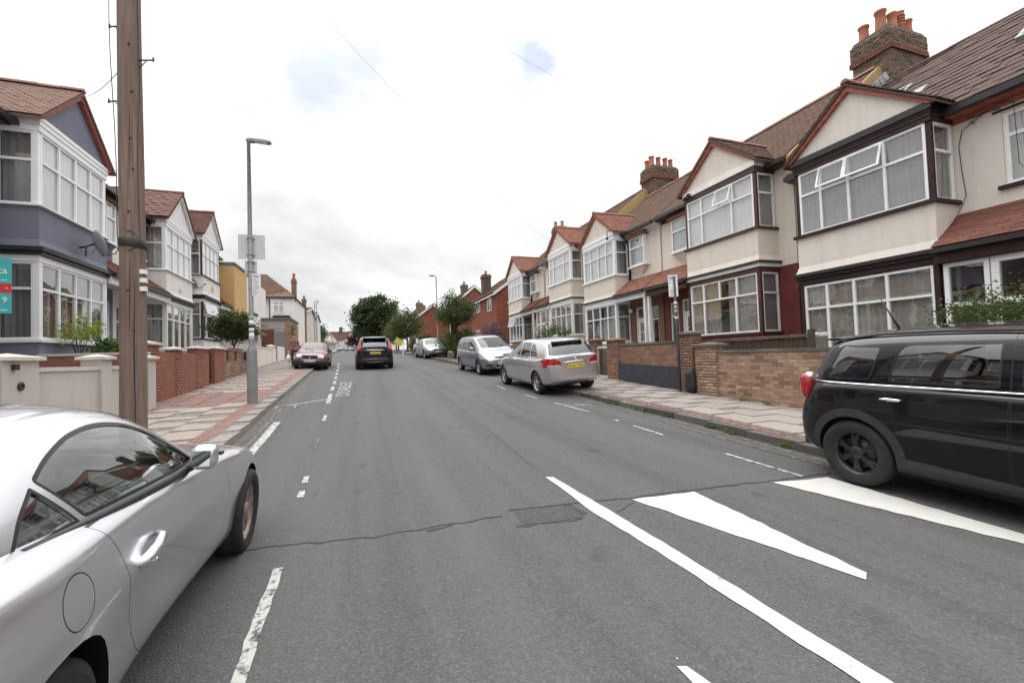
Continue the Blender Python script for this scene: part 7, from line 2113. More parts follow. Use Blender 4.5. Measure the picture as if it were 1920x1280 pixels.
SUV = dict(paint=P_NAVY, lv=2, xf=1.387, xr=-1.387, r=.37, tw=.235, track=.94, rim=.24, spokes=5, rimmat=M_ALLOY, ra=.405, belt=1.08, cab=(-1.9, 1.2), seat=(.2, .45, .38), rows=(0, -.9), sh=1.3, xs=xs, c=c, creases=((4, .5),),
    hole=[(1.1, .64), (1.2, 0), (1.1, -.64), (-1.8, -.66), (-1.95, 0), (-1.8, .66)],
    gh=hatch_gh(-2.3, 1.08, 1.71, .87, -2.20, -1.80, .30, 1.38, .64),
    glass=[('side_window', 'S', rnd_poly([(-.05, 1.13), (1.0, 1.13), (.56, 1.44), (.28, 1.575), (-.05, 1.59)], .03), .012, M_CGLASSD),
           ('side_window', 'S', rnd_poly([(-.92, 1.15), (-.12, 1.13), (-.12, 1.59), (-.88, 1.58)], .03), .012, M_CGLASSD),
           ('quarter_window', 'S', rnd_poly([(-1.65, 1.24), (-1.0, 1.16), (-.97, 1.57), (-1.45, 1.52)], .05), .012, M_CGLASSD),
           ('windscreen', 'T', [(1.22, .58), (1.3, 0), (1.22, -.58), (.38, -.54), (.34, 0), (.38, .54)], .012, M_WSCREEN),
           ('rear_window', 'B', rnd_poly([(-.62, 1.12), (.62, 1.12), (.54, 1.60), (-.54, 1.60)], .06), .012, M_CGLASSD)],
    lower=[('rear_door', 'S', rnd_poly([(-1.1, 1.06), (-.98, .60), (-.9, .36), (-.10, .34), (-.09, 1.06)], .03), .005, (0,)), ('front_door', 'S', rnd_poly([(-.08, 1.06), (-.09, .34), (.92, .34), (.96, .5), (.98, 1.04)], .03), .005, (0,)),
           ('tailgate', 'B', rnd_poly([(.62, 1.3), (.66, .95), (.52, .66), (-.52, .66), (-.66, .95), (-.62, 1.3)], .06), .006, (0,)),
           ('bumper', 'B', rnd_poly([(-.9, .52), (.9, .52), (.9, .28), (-.9, .28)], .03), .005, (0,)), ('sill_trim', 'S', [(-.98, .34), (-.98, .22), (.98, .22), (.98, .34)], 0, (0,)),
           ('headlight', 'F', [(.45, .78), (.9, .84), (.9, .96), (.5, .9)], .004, (0,)), ('headlight', 'F', [(-.45, .78), (-.9, .84), (-.9, .96), (-.5, .9)], .004, (0,))],
    lmats=dict(rear_door=P_NAVY, front_door=P_NAVY, tailgate=P_NAVY, bumper=M_PLAST, sill_trim=M_PLAST, headlight=M_LENS), extra=(suv_extra,))
yx = 24.4
car('dark_suv', 'dark SUV driving away up the road with tall red tail lights and yellow plate', 'car', (0.68, yx + 1.387, rz(yx + 1.387)), pi / 2 + .015, SUV, None, pitch=grade(yx + 1.4))

# --- small cars by the junction
def copy_tree(o, parent=None):
    c_ = o.copy(); COL.objects.link(c_)
    if parent is not None: c_.parent = parent
    for q in list(o.children): copy_tree(q, c_)
    return c_
FAR = 'parked cars at the far junction'
src = [o for o in bpy.data.objects if o.name == 'silver_saloon'][0]
src2 = [o for o in bpy.data.objects if o.name == 'silver_people_carrier'][0]
for k, (sx, x, y, h, lab) in enumerate([(src, -5.3, 158, .1, 'tiny pale car at the far junction, just right of the plum saloon'), (src2, -1.2, 160, pi - .2, 'tiny silver car far off beside the left flank of the dark SUV'), (src, -3.2, 163, 2.9, 'tiny silver car between the white gables and the dark SUV at the far end')]):
    q = copy_tree(sx); q.name = 'far_car'
    q.matrix_basis = Matrix.Translation((x, y, rz(y))) @ Matrix.Rotation(h, 4, 'Z')
    q['label'] = lab; q['group'] = FAR

# ------------------------------------------------------------------ plants
def leaf_mesh(name, mat, pts, size, flat=0.0, aspect=1.7):
    """many small leaf-sized blades at the given points"""
    P = np.asarray(pts); n = len(P)
    d = np.random.normal(size=(n, 3)); d[:, 2] *= .7; d /= np.linalg.norm(d, axis=1)[:, None]
    e = np.random.normal(size=(n, 3)); e -= (e * d).sum(1)[:, None] * d; e /= np.linalg.norm(e, axis=1)[:, None]
    s = size * np.random.uniform(.6, 1.35, (n, 1))
    nn = np.cross(d, e)
    a = P - d * s * aspect / 2; c = P + d * s * aspect / 2
    l = P + e * s / 2 + nn * s * .12; r_ = P - e * s / 2 + nn * s * .12
    V = np.stack([a, r_, c, l], 1).reshape(-1, 3)
    me = bpy.data.meshes.new(name)
    me.vertices.add(4 * n); me.vertices.foreach_set('co', V.astype(np.float32).ravel())
    me.loops.add(4 * n); me.loops.foreach_set('vertex_index', np.arange(4 * n, dtype=np.int32))
    me.polygons.add(n); me.polygons.foreach_set('loop_start', np.arange(0, 4 * n, 4, dtype=np.int32))
    me.materials.append(mat); me.update(calc_edges=True)
    return me
def crown_points(c, rad, clumps, per, spread, seed=None, hollow=.35, flatb=.75):
    if seed is not None: np.random.seed(seed)
    c = np.array(c); rad = np.array(rad)
    out = []
    for k in range(clumps):
        v = np.random.normal(size=3); v /= np.linalg.norm(v)
        rr = np.random.uniform(hollow, 1.0) ** .6
        if v[2] < 0: v[2] *= flatb
        p = c + v * rad * rr * np.random.uniform(.82, 1.10)
        m = int(per * np.random.uniform(.5, 1.4))
        q = np.random.normal(size=(m, 3)) * spread * np.random.uniform(.6, 1.3) * np.array([1, 1, .62])
        out.append(p + q)
    return np.concatenate(out)
def tree(name, label, base, trunk_h, c, rad, mat, clumps, per, spread, leaf, seed, cat='tree', group=None, tr=.16, limbs=7, trunk=True, bark=None, extra=()):
    """base: foot of the trunk (m); c: crown centre relative to the foot"""
    T = empty(name, base, (0, 0, 0), 1, label, cat, group)
    random.seed(seed)
    if trunk:
        b = MB()
        top = Vector((c[0] * .6, c[1] * .6, max(trunk_h, .3)))
        b.tube([(0, 0, -.2), (tr * .2, 0, trunk_h * .5), top], [tr * 1.2, tr * .9, tr * .72], 10)
        for k in range(limbs):
            a = 2 * pi * k / limbs + random.uniform(-.4, .4); q = random.uniform(.45, .85)
            e = Vector((c[0] + cos(a) * rad[0] * q, c[1] + sin(a) * rad[1] * q, c[2] + rad[2] * random.uniform(-.2, .75)))
            m = top.lerp(e, .5) + Vector((random.uniform(-.1, .1), random.uniform(-.1, .1), .12)) * rad[2] * .3
            b.tube([top - Vector((0, 0, .1)), m, e], [tr * .5, tr * .28, tr * .08], 6)
        b.build('trunk', bark or M_BARK, T)
    pts = crown_points(c, rad, clumps, per, spread, seed)
    link('crown', leaf_mesh('crown', mat, pts, leaf), T)
    for (m2, c2, r2, k2, p2, s2, l2) in extra:
        link('crown', leaf_mesh('crown', m2, crown_points(c2, r2, k2, p2, s2, seed + 5), l2), T)
    return T
gz = lambda x, y: rz(y)
tree('tall_tree', 'tall dark broad tree in the middle distance above the dark SUV', (U(2.6), U(70), U(2.9)), 2.2, (0, 0, 4.7), (4.1, 4.0, 4.5), L_DARK, 330, 85, .50, .21, 3, tr=.35, limbs=9)
tree('street_tree', 'thin-trunked olive green street tree rising behind the bluish people carrier', (U(5.4), U(26.2), U(1.28)), 1.75, (.05, 0, 3.1), (1.42, 1.4, 1.30), L_OLIVE, 170, 42, .22, .075, 7, tr=.085, limbs=9, group='street trees')
tree('street_tree', 'bushy mid green street tree between the tall dark tree and the lamp post', (U(4.3), U(43), U(2.1)), 1.5, (0, 0, 2.7), (1.85, 1.7, 1.75), L_OLIVE, 120, 40, .33, .12, 9, tr=.10, group='street trees')
tree('hedge', 'dense green garden hedge behind the silver saloon and people carrier', (U(6.0), U(27.4), U(1.35)), .3, (0, 0, .95), (1.3, 2.2, 1.05), L_MID, 120, 60, .22, .075, 12, 'hedge', trunk=False)
tree('hedge', 'dark hedge mass left of the street tree beyond the silver saloon', (U(4.9), U(36), U(1.75)), .3, (0, 0, .8), (1.4, 2.4, 1.0), L_DARK, 90, 55, .24, .09, 13, 'hedge', trunk=False)
tree('flowering_bush', 'purple flowering bush above the roof of the people carrier', (U(7.35), U(24.6), U(1.4)), .4, (0, 0, 1.15), (.95, .9, .95), L_PURP, 80, 42, .17, .06, 15, 'bush', tr=.06, limbs=6, extra=((L_DARK, (-.3, 0, .6), (1.0, .9, .6), 40, 40, .18, .07),))
tree('garden_bush', 'leafy green bush in front of the glazed porch beyond the silver hatchback', (U(7.75), U(17.0), U(.85)), .5, (0, 0, 1.25), (.75, .7, .78), L_MID, 80, 46, .14, .046, 17, 'bush', tr=.04, limbs=7, trunk=True)
tree('garden_bush', 'feathery green shrub behind the roof of the black crossover', (U(8.9), U(3.75), U(.3)), .6, (0, 0, 1.38), (.78, .8, .66), L_MID, 120, 70, .15, .028, 19, 'bush', tr=.035, limbs=9)
tree('clipped_bush', 'dark rounded evergreen bush on stems behind the lamp post', (U(-4.95), U(21.0), U(1.0)), 1.35, (0, 0, 2.05), (.98, .95, .72), L_DARK, 130, 60, .18, .06, 21, 'bush', tr=.05, limbs=8)
tree('young_tree', 'young tree with yellow green leaves in front of the slate blue house', (U(-5.95), U(12.45), U(.8)), .95, (0, 0, 1.62), (.40, .40, .42), L_LIME, 40, 26, .09, .034, 23, 'tree', tr=.022, limbs=8)
tree('glossy_shrub', 'round glossy green shrub just left of the telegraph pole', (U(-5.45), U(12.35), U(.85)), .5, (0, 0, 1.02), (.28, .28, .32), L_GLOSS, 42, 22, .08, .055, 25, 'bush', tr=.03, limbs=5)
tree('copper_tree', 'dark copper beech in front of the far white gables', (U(-.6), U(122), U(3.7)), 1.2, (0, 0, 3.6), (3.2, 2.5, 3.0), L_COPPER, 70, 50, .5, .26, 27, tr=.2)
tree('far_tree', 'dark brown green tree behind the far twin lamp posts', (U(-8.3), U(92), U(3.3)), 1.5, (0, 0, 3.8), (2.3, 2.3, 2.5), L_DARK, 90, 45, .45, .22, 29, tr=.2)
tree('far_tree', 'yellow green tree below the far twin lamp posts', (U(-7.4), U(86), U(3.1)), 1.0, (0, 0, 2.0), (1.5, 1.5, 1.4), L_MID, 60, 40, .35, .17, 31, tr=.15)
tree('far_hedge', 'green hedge at the far end of the road left of the dark SUV', (U(2.4), U(100), U(3.3)), .3, (0, 0, 1.4), (2.2, 2.5, 1.4), L_MID, 60, 40, .35, .18, 33, 'hedge', trunk=False)
tree('wall_creeper', 'bright green plant spilling over the garage wall behind the walking person', (U(-4.75), U(34.4), U(2.6)), .3, (0, 0, 1.0), (.42, .5, .72), L_GLOSS, 36, 26, .14, .06, 35, 'plant', trunk=False)
for k, (x, y) in enumerate(((4.0, 50), (4.3, 57))):
    tree('far_tree', ['rounded green tree behind the bushy street tree', 'olive tree farther along the right pavement'][k], (U(x), U(y), U(2.3)), 1.3, (0, 0, 2.3), (1.6, 1.6, 1.6), L_OLIVE, 60, 36, .35, .13, 41 + k, tr=.1)
# weeds along the right kerb
pts = []
for (x, y, r_, n) in ((4.97, 8.35, .16, 110), (5.02, 7.45, .07, 34), (5.05, 7.15, .08, 40), (5.08, 6.6, .05, 20), (5.05, 5.52, .06, 34), (5.03, 5.05, .07, 38), (4.98, 4.15, .06, 26), (7.40, 6.9, .09, 40), (7.40, 6.4, .06, 20)):
    c_ = np.array([kr(y * K) - .02 if x < 6 else x * K - .03, y * K, rz(y * K) + (.02 if x < 6 else KH)])
    q = np.random.normal(size=(n, 3)) * np.array([r_ * .45, r_, r_ * .35]); q[:, 2] = np.abs(q[:, 2]); pts.append(c_ + q)
o = link('weeds', leaf_mesh('weeds', L_WEED, np.concatenate(pts), .03)); tag(o, kind='stuff')

# ------------------------------------------------------------------ far buildings
def simple_win(par, O, Ux, w, h, cols, fm=M_UPVC, zt=None):
    return win(par, O, Ux, w, h, [i / cols for i in range(1, cols)], [i / cols for i in range(1, cols)], zt, fm, .07, .08, M_CURTG, name='window', cd=.12)
def gable_house(name, label, x0, x1, y0, y1, z0, ze, zr, wallm, tilem, ridge_axis='y', cat='house', group=None, verge=M_WPAINT, chim=(), wins=(), brick=False):
    H = empty(name, (x0, y0, z0), (0, 0, 0), 1, label, cat, group)
    w, l, e, r_ = x1 - x0, y1 - y0, ze - z0, zr - z0
    b = MB(); b.box(0, w, 0, l, -1, e); b.build('wall', wallm, H)
    b = MB()
    if ridge_axis == 'y': b.prism([(0, .0, e), (w, .0, e), (w / 2, .0, r_)], (0, l, 0))
    else: b.prism([(0, 0, e), (0, l, e), (0, l / 2, r_)], (w, 0, 0))
    b.build('gable', wallm, H)
    R_ = child('roof', H)
    if ridge_axis == 'y': planes = [((-.25, -.2, e - .1), (0, 1, 0), (w / 2 + .25, 0, r_ - e + .12), l + .4), ((w + .25, -.2, e - .1), (0, 1, 0), (-w / 2 - .25, 0, r_ - e + .12), l + .4)]
    else: planes = [((-.2, -.25, e - .1), (1, 0, 0), (0, l / 2 + .25, r_ - e + .12), w + .4), ((-.2, l + .25, e - .1), (1, 0, 0), (0, -l / 2 - .25, r_ - e + .12), w + .4)]
    for (O, Ud, Vd, L) in planes:
        Vd = Vector(Vd)
        b = MB(); O = Vector(O); Ud = Vector(Ud); b.prism([O, O + Ud * L, O + Ud * L + Vd, O + Vd], (0, 0, -.1)); b.build('roof_deck', tilem, R_)
        joined(R_, 'roof_tiles', tile_field(O, Ud, Vd, Vd.length, lambda v, L=L: (0, L), .42, .28, .03, .2, .01), tilem)
        b = MB()
        for s_ in (-.02, L): b.prism([O + Ud * s_, O + Ud * s_ + Vd, O + Ud * s_ + Vd - Vector((0, 0, .28)), O + Ud * s_ - Vector((0, 0, .28))], Ud * .03)
        b.build('bargeboard', verge, R_)
        MB().prism([O + Vector((0, 0, -.03)), O + Ud * L + Vector((0, 0, -.03)), O + Ud * L + Vector((0, 0, -.22)), O + Vector((0, 0, -.22))], Vd.normalized() * .05).build('eaves', verge, R_)
    for (cx, cy, cw, cl, c0, c1) in chim:
        b = MB(); b.box(cx, cx + cw, cy, cy + cl, c0, c1).box(cx - .06, cx + cw + .06, cy - .06, cy + cl + .06, c1 - .35, c1 - .15); c_ = b.build('chimney', M_BRICKC, R_)
        b = MB(); b.lathe([(.13, c1), (.12, c1 + .35), (.14, c1 + .4), (.1, c1 + .4)], (cx + cw / 2, cy + cl / 2, 0), 'z', 10); b.build('chimney_pot', M_POT, R_)
    for q in wins: simple_win(H, *q)
    return H
GB = 'red brick estate houses beyond the terrace'
def brick_face(H, x0, x1, z0, z1, y, axis, face):
    joined(H, 'bricks', brick_field(x0, x1, z0, z1, y, .06, .45, .14, .015, axis, face), M_BRICKE)
h1 = gable_house('brick_house', 'nearest red brick estate house with white verge and square chimney', U(10.2), U(16), U(33), U(41), U(2.0), U(6.45), U(8.6), M_BRICKE, M_TILEB, 'y', chim=[(U(.2), U(4.2), .8, .8, U(4.6), U(6.6))], group=GB,
    wins=[((-.06, U(6.6), U(2.85) + .5), (0, -1, 0), U(1.9), U(1.05), 3), ((-.06, U(2.3), U(2.6) + .5), (0, -1, 0), U(1.15), U(1.15), 2), ((-.06, U(6.4), .6), (0, -1, 0), 2.0, 1.3, 3)])
# the estate ridge runs along the street, so the gable faces the viewer
brick_face(h1, 0, U(5.8), 0, U(4.4), 0, 'x', -1); brick_face(h1, 0, U(8), 0, U(4.4), 0, 'y', -1)
h2 = gable_house('brick_house', 'second red brick estate house, its white gable peak seen over the street tree', U(10.7), U(13), U(46), U(54), U(2.4), U(8.0), U(9.05), M_BRICKE, M_TILEB, 'y', chim=[(U(-.1), U(.6), .75, .75, U(5.4), U(6.85))], group=GB, wins=[((-.06, 6.5, 3.6), (0, -1, 0), 1.8, 1.2, 3), ((-.06, 3.0, 3.6), (0, -1, 0), 1.4, 1.2, 2)])
h3 = gable_house('brick_house', 'far red brick estate house with two white windows left of the right lamp post', U(9.3), U(13), U(68), U(84), U(3), U(8.1), U(9.4), M_BRICKE, M_TILEB, 'y', chim=[(U(.2), U(4), .8, .8, U(5.6), U(7)), (U(.1), U(13), .8, .8, U(5.6), U(7))], group=GB, wins=[((-.08, 4.2, 4.2), (0, -1, 0), 1.7, 1.3, 2), ((-.08, 9.5, 4.2), (0, -1, 0), 1.7, 1.3, 2), ((.5, -.08, 4.2), (1, 0, 0), .7, 1.2, 1), ((-.08, 15, 4.2), (0, -1, 0), 1.7, 1.3, 2)])
h4 = gable_house('brick_house', 'red brick estate house half hidden by the bushy street tree', U(6.8), U(11), U(56), U(65), U(2.6), U(6.6), U(8.2), M_BRICKE, M_TILEB, 'y', chim=[(U(.4), U(3), .8, .8, U(4.8), U(6.2))], group=GB, wins=[((-.08, 5, 3.4), (0, -1, 0), 1.7, 1.2, 2)])
gwall('garden_wall', 'pale concrete garden wall in front of the brick estate houses', 'y', U(5.35), U(30), U(46), U(2.35), .2, None, M_GREYW, -1, 1.2, M_STONE)
# ochre clad box bay
H = empty('ochre_extension', (U(-6.36), U(27.15), U(1.3)), (0, 0, 0), K, 'ochre timber clad box extension with flat grey roof beyond the left terraces', 'building')
b = MB(); b.box(-4, -.02, 0, 8.5, -.5, 5.35); b.build('house_wall', M_WHITER, H)
b = MB(); b.box(-2, 0, .0, 2.75, 2.85, 5.48); b.build('box_bay', M_OCHRE, H)
cm = cube_mesh('cladding_board', M_OCHRE)
for i in range(13): o = link('cladding_board', cm, H); o.matrix_basis = basis((.002, i * .2115 + .004, 2.86), (.014, 0, 0), (0, .203, 0), (0, 0, 2.58))
for i in range(5): o = link('cladding_board', cm, H); o.matrix_basis = basis((-.9 + i * .18 + .003, -.016, 2.86), (.172, 0, 0), (0, .014, 0), (0, 0, 2.58))
b = MB(); b.box(-2.1, .07, -.07, 2.82, 5.484, 5.60); b.build('flat_roof', plain('grey_roof_felt', (.16, .165, .17), .8), H)
b = MB(); b.box(-.35, -.05, 2.76, 8.4, 2.2, 5.6); b.build('side_bay', M_BRICKB, H)
simple_win(H, (-.04, 3.9, 3.35), (0, 1, 0), 1.5, 2.2, 2, M_UPVC); b = MB(); b.box(-.3, .05, 3.3, 5.6, 3.2, 3.34); b.build('sill', M_BLACK, H)
b = MB(); b.prism([(-.3, -.2, 2.55), (.55, -.2, 1.95), (.55, -.2, 1.85), (-.3, -.2, 2.4)], (0, 6, 0)); b.build('porch_roof', M_TILE2, H)
# white corner house with hipped roof, garage in front
H = empty('white_corner_house', (U(-4.85), U(38), U(2)), (0, 0, 0), K, 'white rendered corner house with brown hipped roof and slim brick chimney', 'house')
b = MB(); b.box(-1.68, 0, 0, 7, -.5, 4.5); b.box(-5, -1.7, .35, 6.6, -.5, 4.75); b.build('wall', M_WHITER, H)
R_ = child('roof', H); A = [(-5.2, .15), (.15, -.15), (.15, 7.1), (-5.2, 7.1)]; ap = Vector((-2.7, 3.2, 6.55)); b = MB()
ev = [Vector((x, y, 4.5)) for x, y in A]; top = [Vector((-5.2, 2.8, 6.9)), Vector((-2.4, 2.8, 6.5))]
b.add(ev + top, [(0, 1, 5, 4), (1, 2, 5), (2, 3, 4, 5), (3, 0, 4), (3, 2, 1, 0)]); b.build('hip_roof', M_TILEB, R_)
Vd = top[0].lerp(top[1], .5) - Vector((-2.5, -.1, 4.5))
joined(R_, 'roof_tiles', tile_field((-5.2, .1, 4.52), (1, 0, 0), (0, 2.7, 2.2), 3.48, lambda v: (0, 5.35 - v * .72), .4, .26, .03, .2, .01), M_TILEB)
b = MB(); b.box(-5.2, .2, -.2, -.1, 4.38, 4.52); b.build('gutter', M_BLACK, H)
simple_win(H, (-1.45, -.05, 3.25), (1, 0, 0), .78, .92, 2, M_UPVC, .62)
b = MB(); b.box(-.22, .12, .5, .9, 4.3, 6.05).box(-.26, .16, .46, .94, 5.75, 5.85); c_ = b.build('chimney', M_BRICKB, R_); b = MB(); b.lathe([(.11, 6.05), (.1, 6.45), (.12, 6.5), (.08, 6.5)], (-.05, .7, 0), 'z', 10); b.build('chimney_pot', M_POT, R_)
b = MB(); b.tube([(-1.69, -.04, 4.4), (-1.69, -.04, 0)], .04, 6); b.build('downpipe', M_BLACK, H)
b = MB(); b.prism([(-1.5, -.02, 2.9), (-.2, -.02, 2.9), (-.3, -.02, 3.05), (-1.4, -.02, 3.05)], (0, -.3, 0)); b.build('window_hood', M_BLACK, H)
G = empty('garage', (U(-6.5), U(34), U(1.75)), (0, 0, 0), K, 'low flat roofed garage with red brown timber door behind the cream wall', 'garage')
b = MB(); b.box(0, 1.9, 0, 3.8, -.3, 2.6); b.build('wall', M_GREYW, G); b = MB(); b.box(-.1, 2.0, -.15, 3.9, 2.604, 2.75); b.build('flat_roof', plain('roof_felt', (.12, .12, .125), .85), G)
for i in range(7): o = link('door_board', cube_mesh('door_board', M_TIMBR), G); o.matrix_basis = basis((.12 + i * .115, -.03, .0), (.108, 0, 0), (0, .03, 0), (0, 0, 1.95))
b = MB(); b.box(.98, 1.55, -.03, 0, 0, 1.85); b.build('side_door', plain('grey_door', (.22, .22, .225), .7), G); b = MB(); b.box(1.6, 1.95, -.08, 3.8, -.3, 2.45); b.build('end_wall', M_BRICKY, G); b = MB(); b.box(.05, 1.6, -.04, -.002, 2.0, 2.5); b.build('lintel', plain('concrete', (.38, .35, .31), .9), G)
# end terrace beyond: brick breast on a pale gable
gable_house('end_terrace', 'narrow pale end house with red brick chimney breast far along the left side', U(-10), U(-5.75), U(55), U(66), U(2.6), U(7.4), U(8.2), M_CREAM, M_TILEB, 'x', chim=[(U(3.85), -.3, U(.42), .4, -1, U(6.0))], wins=[((U(4.25) + .06, 2.0, 3.2), (0, 1, 0), 1.4, 1.2, 2)])
gable_house('end_terrace', 'white house behind the brick chimney breast far along the left side', U(-11), U(-6.1), U(67), U(78), U(2.9), U(8.0), U(8.8), M_WHITER, M_TILE2, 'x')
# twin white gabled shops closing the view
GF = 'white gabled shops closing the view'
for k, (x0, x1, lab, aw) in enumerate(((-11.3, -7.0, 'left white gabled shop at the far end with a brown awning', plain('brown_awning', (.20, .10, .085), .7)), (-4.6, -.2, 'right white gabled shop at the far end with a red awning', plain('red_awning', (.36, .07, .07), .7)))):
    H = gable_house('far_shop', lab, U(x0), U(x1), U(150), U(160), U(4.7), U(7.7), U(10.5), M_WHITER, M_TILE2, 'y', group=GF, verge=M_WPAINT)
    W2 = U(x1) - U(x0)
    simple_win(H, (W2 * .25, -.1, U(1.7)), (1, 0, 0), W2 * .5, U(1.5), 3); simple_win(H, (W2 * .1, -.1, .3), (1, 0, 0), W2 * .8, 1.9, 3)
    b = MB(); b.prism([(0, -.1, 2.9), (0, -.9, 2.3), (0, -.9, 2.2), (0, -.1, 2.6)], (W2, 0, 0)); b.build('awning', aw, H)
    for q in (-.5, .5): 
        b = MB(); b.prism([(W2 / 2 + q * W2 * .5, -.05, U(3.0)), (W2 / 2 + q * W2 * .5 + .15, -.05, U(3.0)), (W2 / 2 + .1, -.05, U(5.6)), (W2 / 2 - .05, -.05, U(5.6))], (0, -.06, 0)); b.build('timber', M_DISC, H)
gable_house('far_shop', 'long dark tiled roof with small dormers behind the far white gables', U(-14), U(12), U(161), U(169), U(4.8), U(8.6), U(11.6), M_WHITER, M_TILE2, 'x', group=GF, chim=[(U(7.2), U(3), 1.2, 1.0, U(5), U(8.3)), (U(19), U(3), 1.2, 1.0, U(5), U(8.3))])
b = MB(); b.box(-.02, .02, 0, .05, 0, 1.6).box(-.55, .55, -.03, .0, 1.6, 2.5); o = b.build('red_hoarding', M_RED, None, (U(-8.2), U(84), U(5.6))); tag(o, 'small red board beside the far twin lamp posts', 'sign')
b = MB(); b.box(-.04, .04, -.04, .04, -4, 1.6); o2 = b.build('post', M_GALV, o)
# street lamps in the distance
def lamp(label, x, y, z0, z1, arm, group):
    L = empty('street_lamp', (x, y, z0), (0, 0, 0), 1, label, 'street lamp', group)
    b = MB(); b.lathe([(.09, 0), (.09, 1.2), (.055, 1.3), (.045, z1 - z0)], (0, 0, 0), 'z', 10); b.build('shaft', M_GALV, L)
    b = MB(); b.tube([(0, 0, z1 - z0 - .03), (arm * .35, 0, z1 - z0 + .05)], .03, 6); b.build('lamp_arm', M_GALV, L)
    b = MB(); b.box(min(arm * .3, arm), max(arm * .3, arm), -.12, .12, z1 - z0 + .0, z1 - z0 + .09); b.build('lantern', M_GALV, L)
lamp('tall grey street lamp behind the silver saloon on the right pavement', U(6.05), U(36), U(1.75), U(8.08), -.62, 'distant street lamps')
lamp('left of the two slim far lamp posts near the left houses', U(-5.14), U(58), U(2.4), U(8.7), .5, 'distant street lamps')
lamp('right and darker of the two slim far lamp posts near the left houses', U(-4.98), U(58.6), U(2.4), U(8.6), .3, 'distant street lamps')
# small roadside bits
B = empty('sale_board', (U(2.75), U(33.5), U(1.6)), (0, 0, 0), 1, 'yellow and green board leaning out beside the right flank of the dark SUV', 'sign'); b = MB(); b.box(.25, .31, 0, .06, 0, 1.2); b.build('post', M_WPAINT, B)
b = MB(); b.box(-.42, .25, -.02, .0, .62, 1.12, 0, Matrix.Rotation(radians(32), 4, 'Y') @ Matrix.Translation((-.55, 0, .1))); b.build('board', plain('yellow_green', (.52, .50, .06), .5), B)
B = empty('notice_post', (U(3.95), U(32.6), U(1.5)), (0, 0, 0), 1, 'short post with a small pale notice left of the silver saloon', 'sign'); b = MB(); b.lathe([(.03, 0), (.03, 1.5)], (0, 0, 0), 'z', 8); b.build('post', M_BLACK, B); b = MB(); b.box(-.1, .1, -.05, -.03, .95, 1.45); b.build('plate', M_BAG, B)

# ------------------------------------------------------------------ overhead wires
def wire(label, p0, p1, sag, r=.006):
    p0, p1 = Vector(p0), Vector(p1); pts = []
    for k in range(25):
        t = k / 24; pts.append(p0.lerp(p1, t) - Vector((0, 0, sag * 4 * t * (1 - t))))
    b = MB(); b.tube(pts, r, 4); tag(b.build('overhead_wire', plain('wire_grey', (.3, .3, .31), .6)), label, 'wire', 'overhead telephone wires')
top = (px, py, rz(py) + 8.1)
wire('thin wire from the telegraph pole to the slate blue gable', (px, py, rz(py) + 5.0), (U(-6.2), U(13.1), U(7.95)), .15, .006)
wire('faint wire crossing the sky towards the maroon trimmed house', top, (U(10.3), U(9.2), U(6.4)), .5, .0025)
wire('faint wire crossing the sky towards the glazed porch house', top, (U(10.3), U(21), U(6.9)), .5, .003)

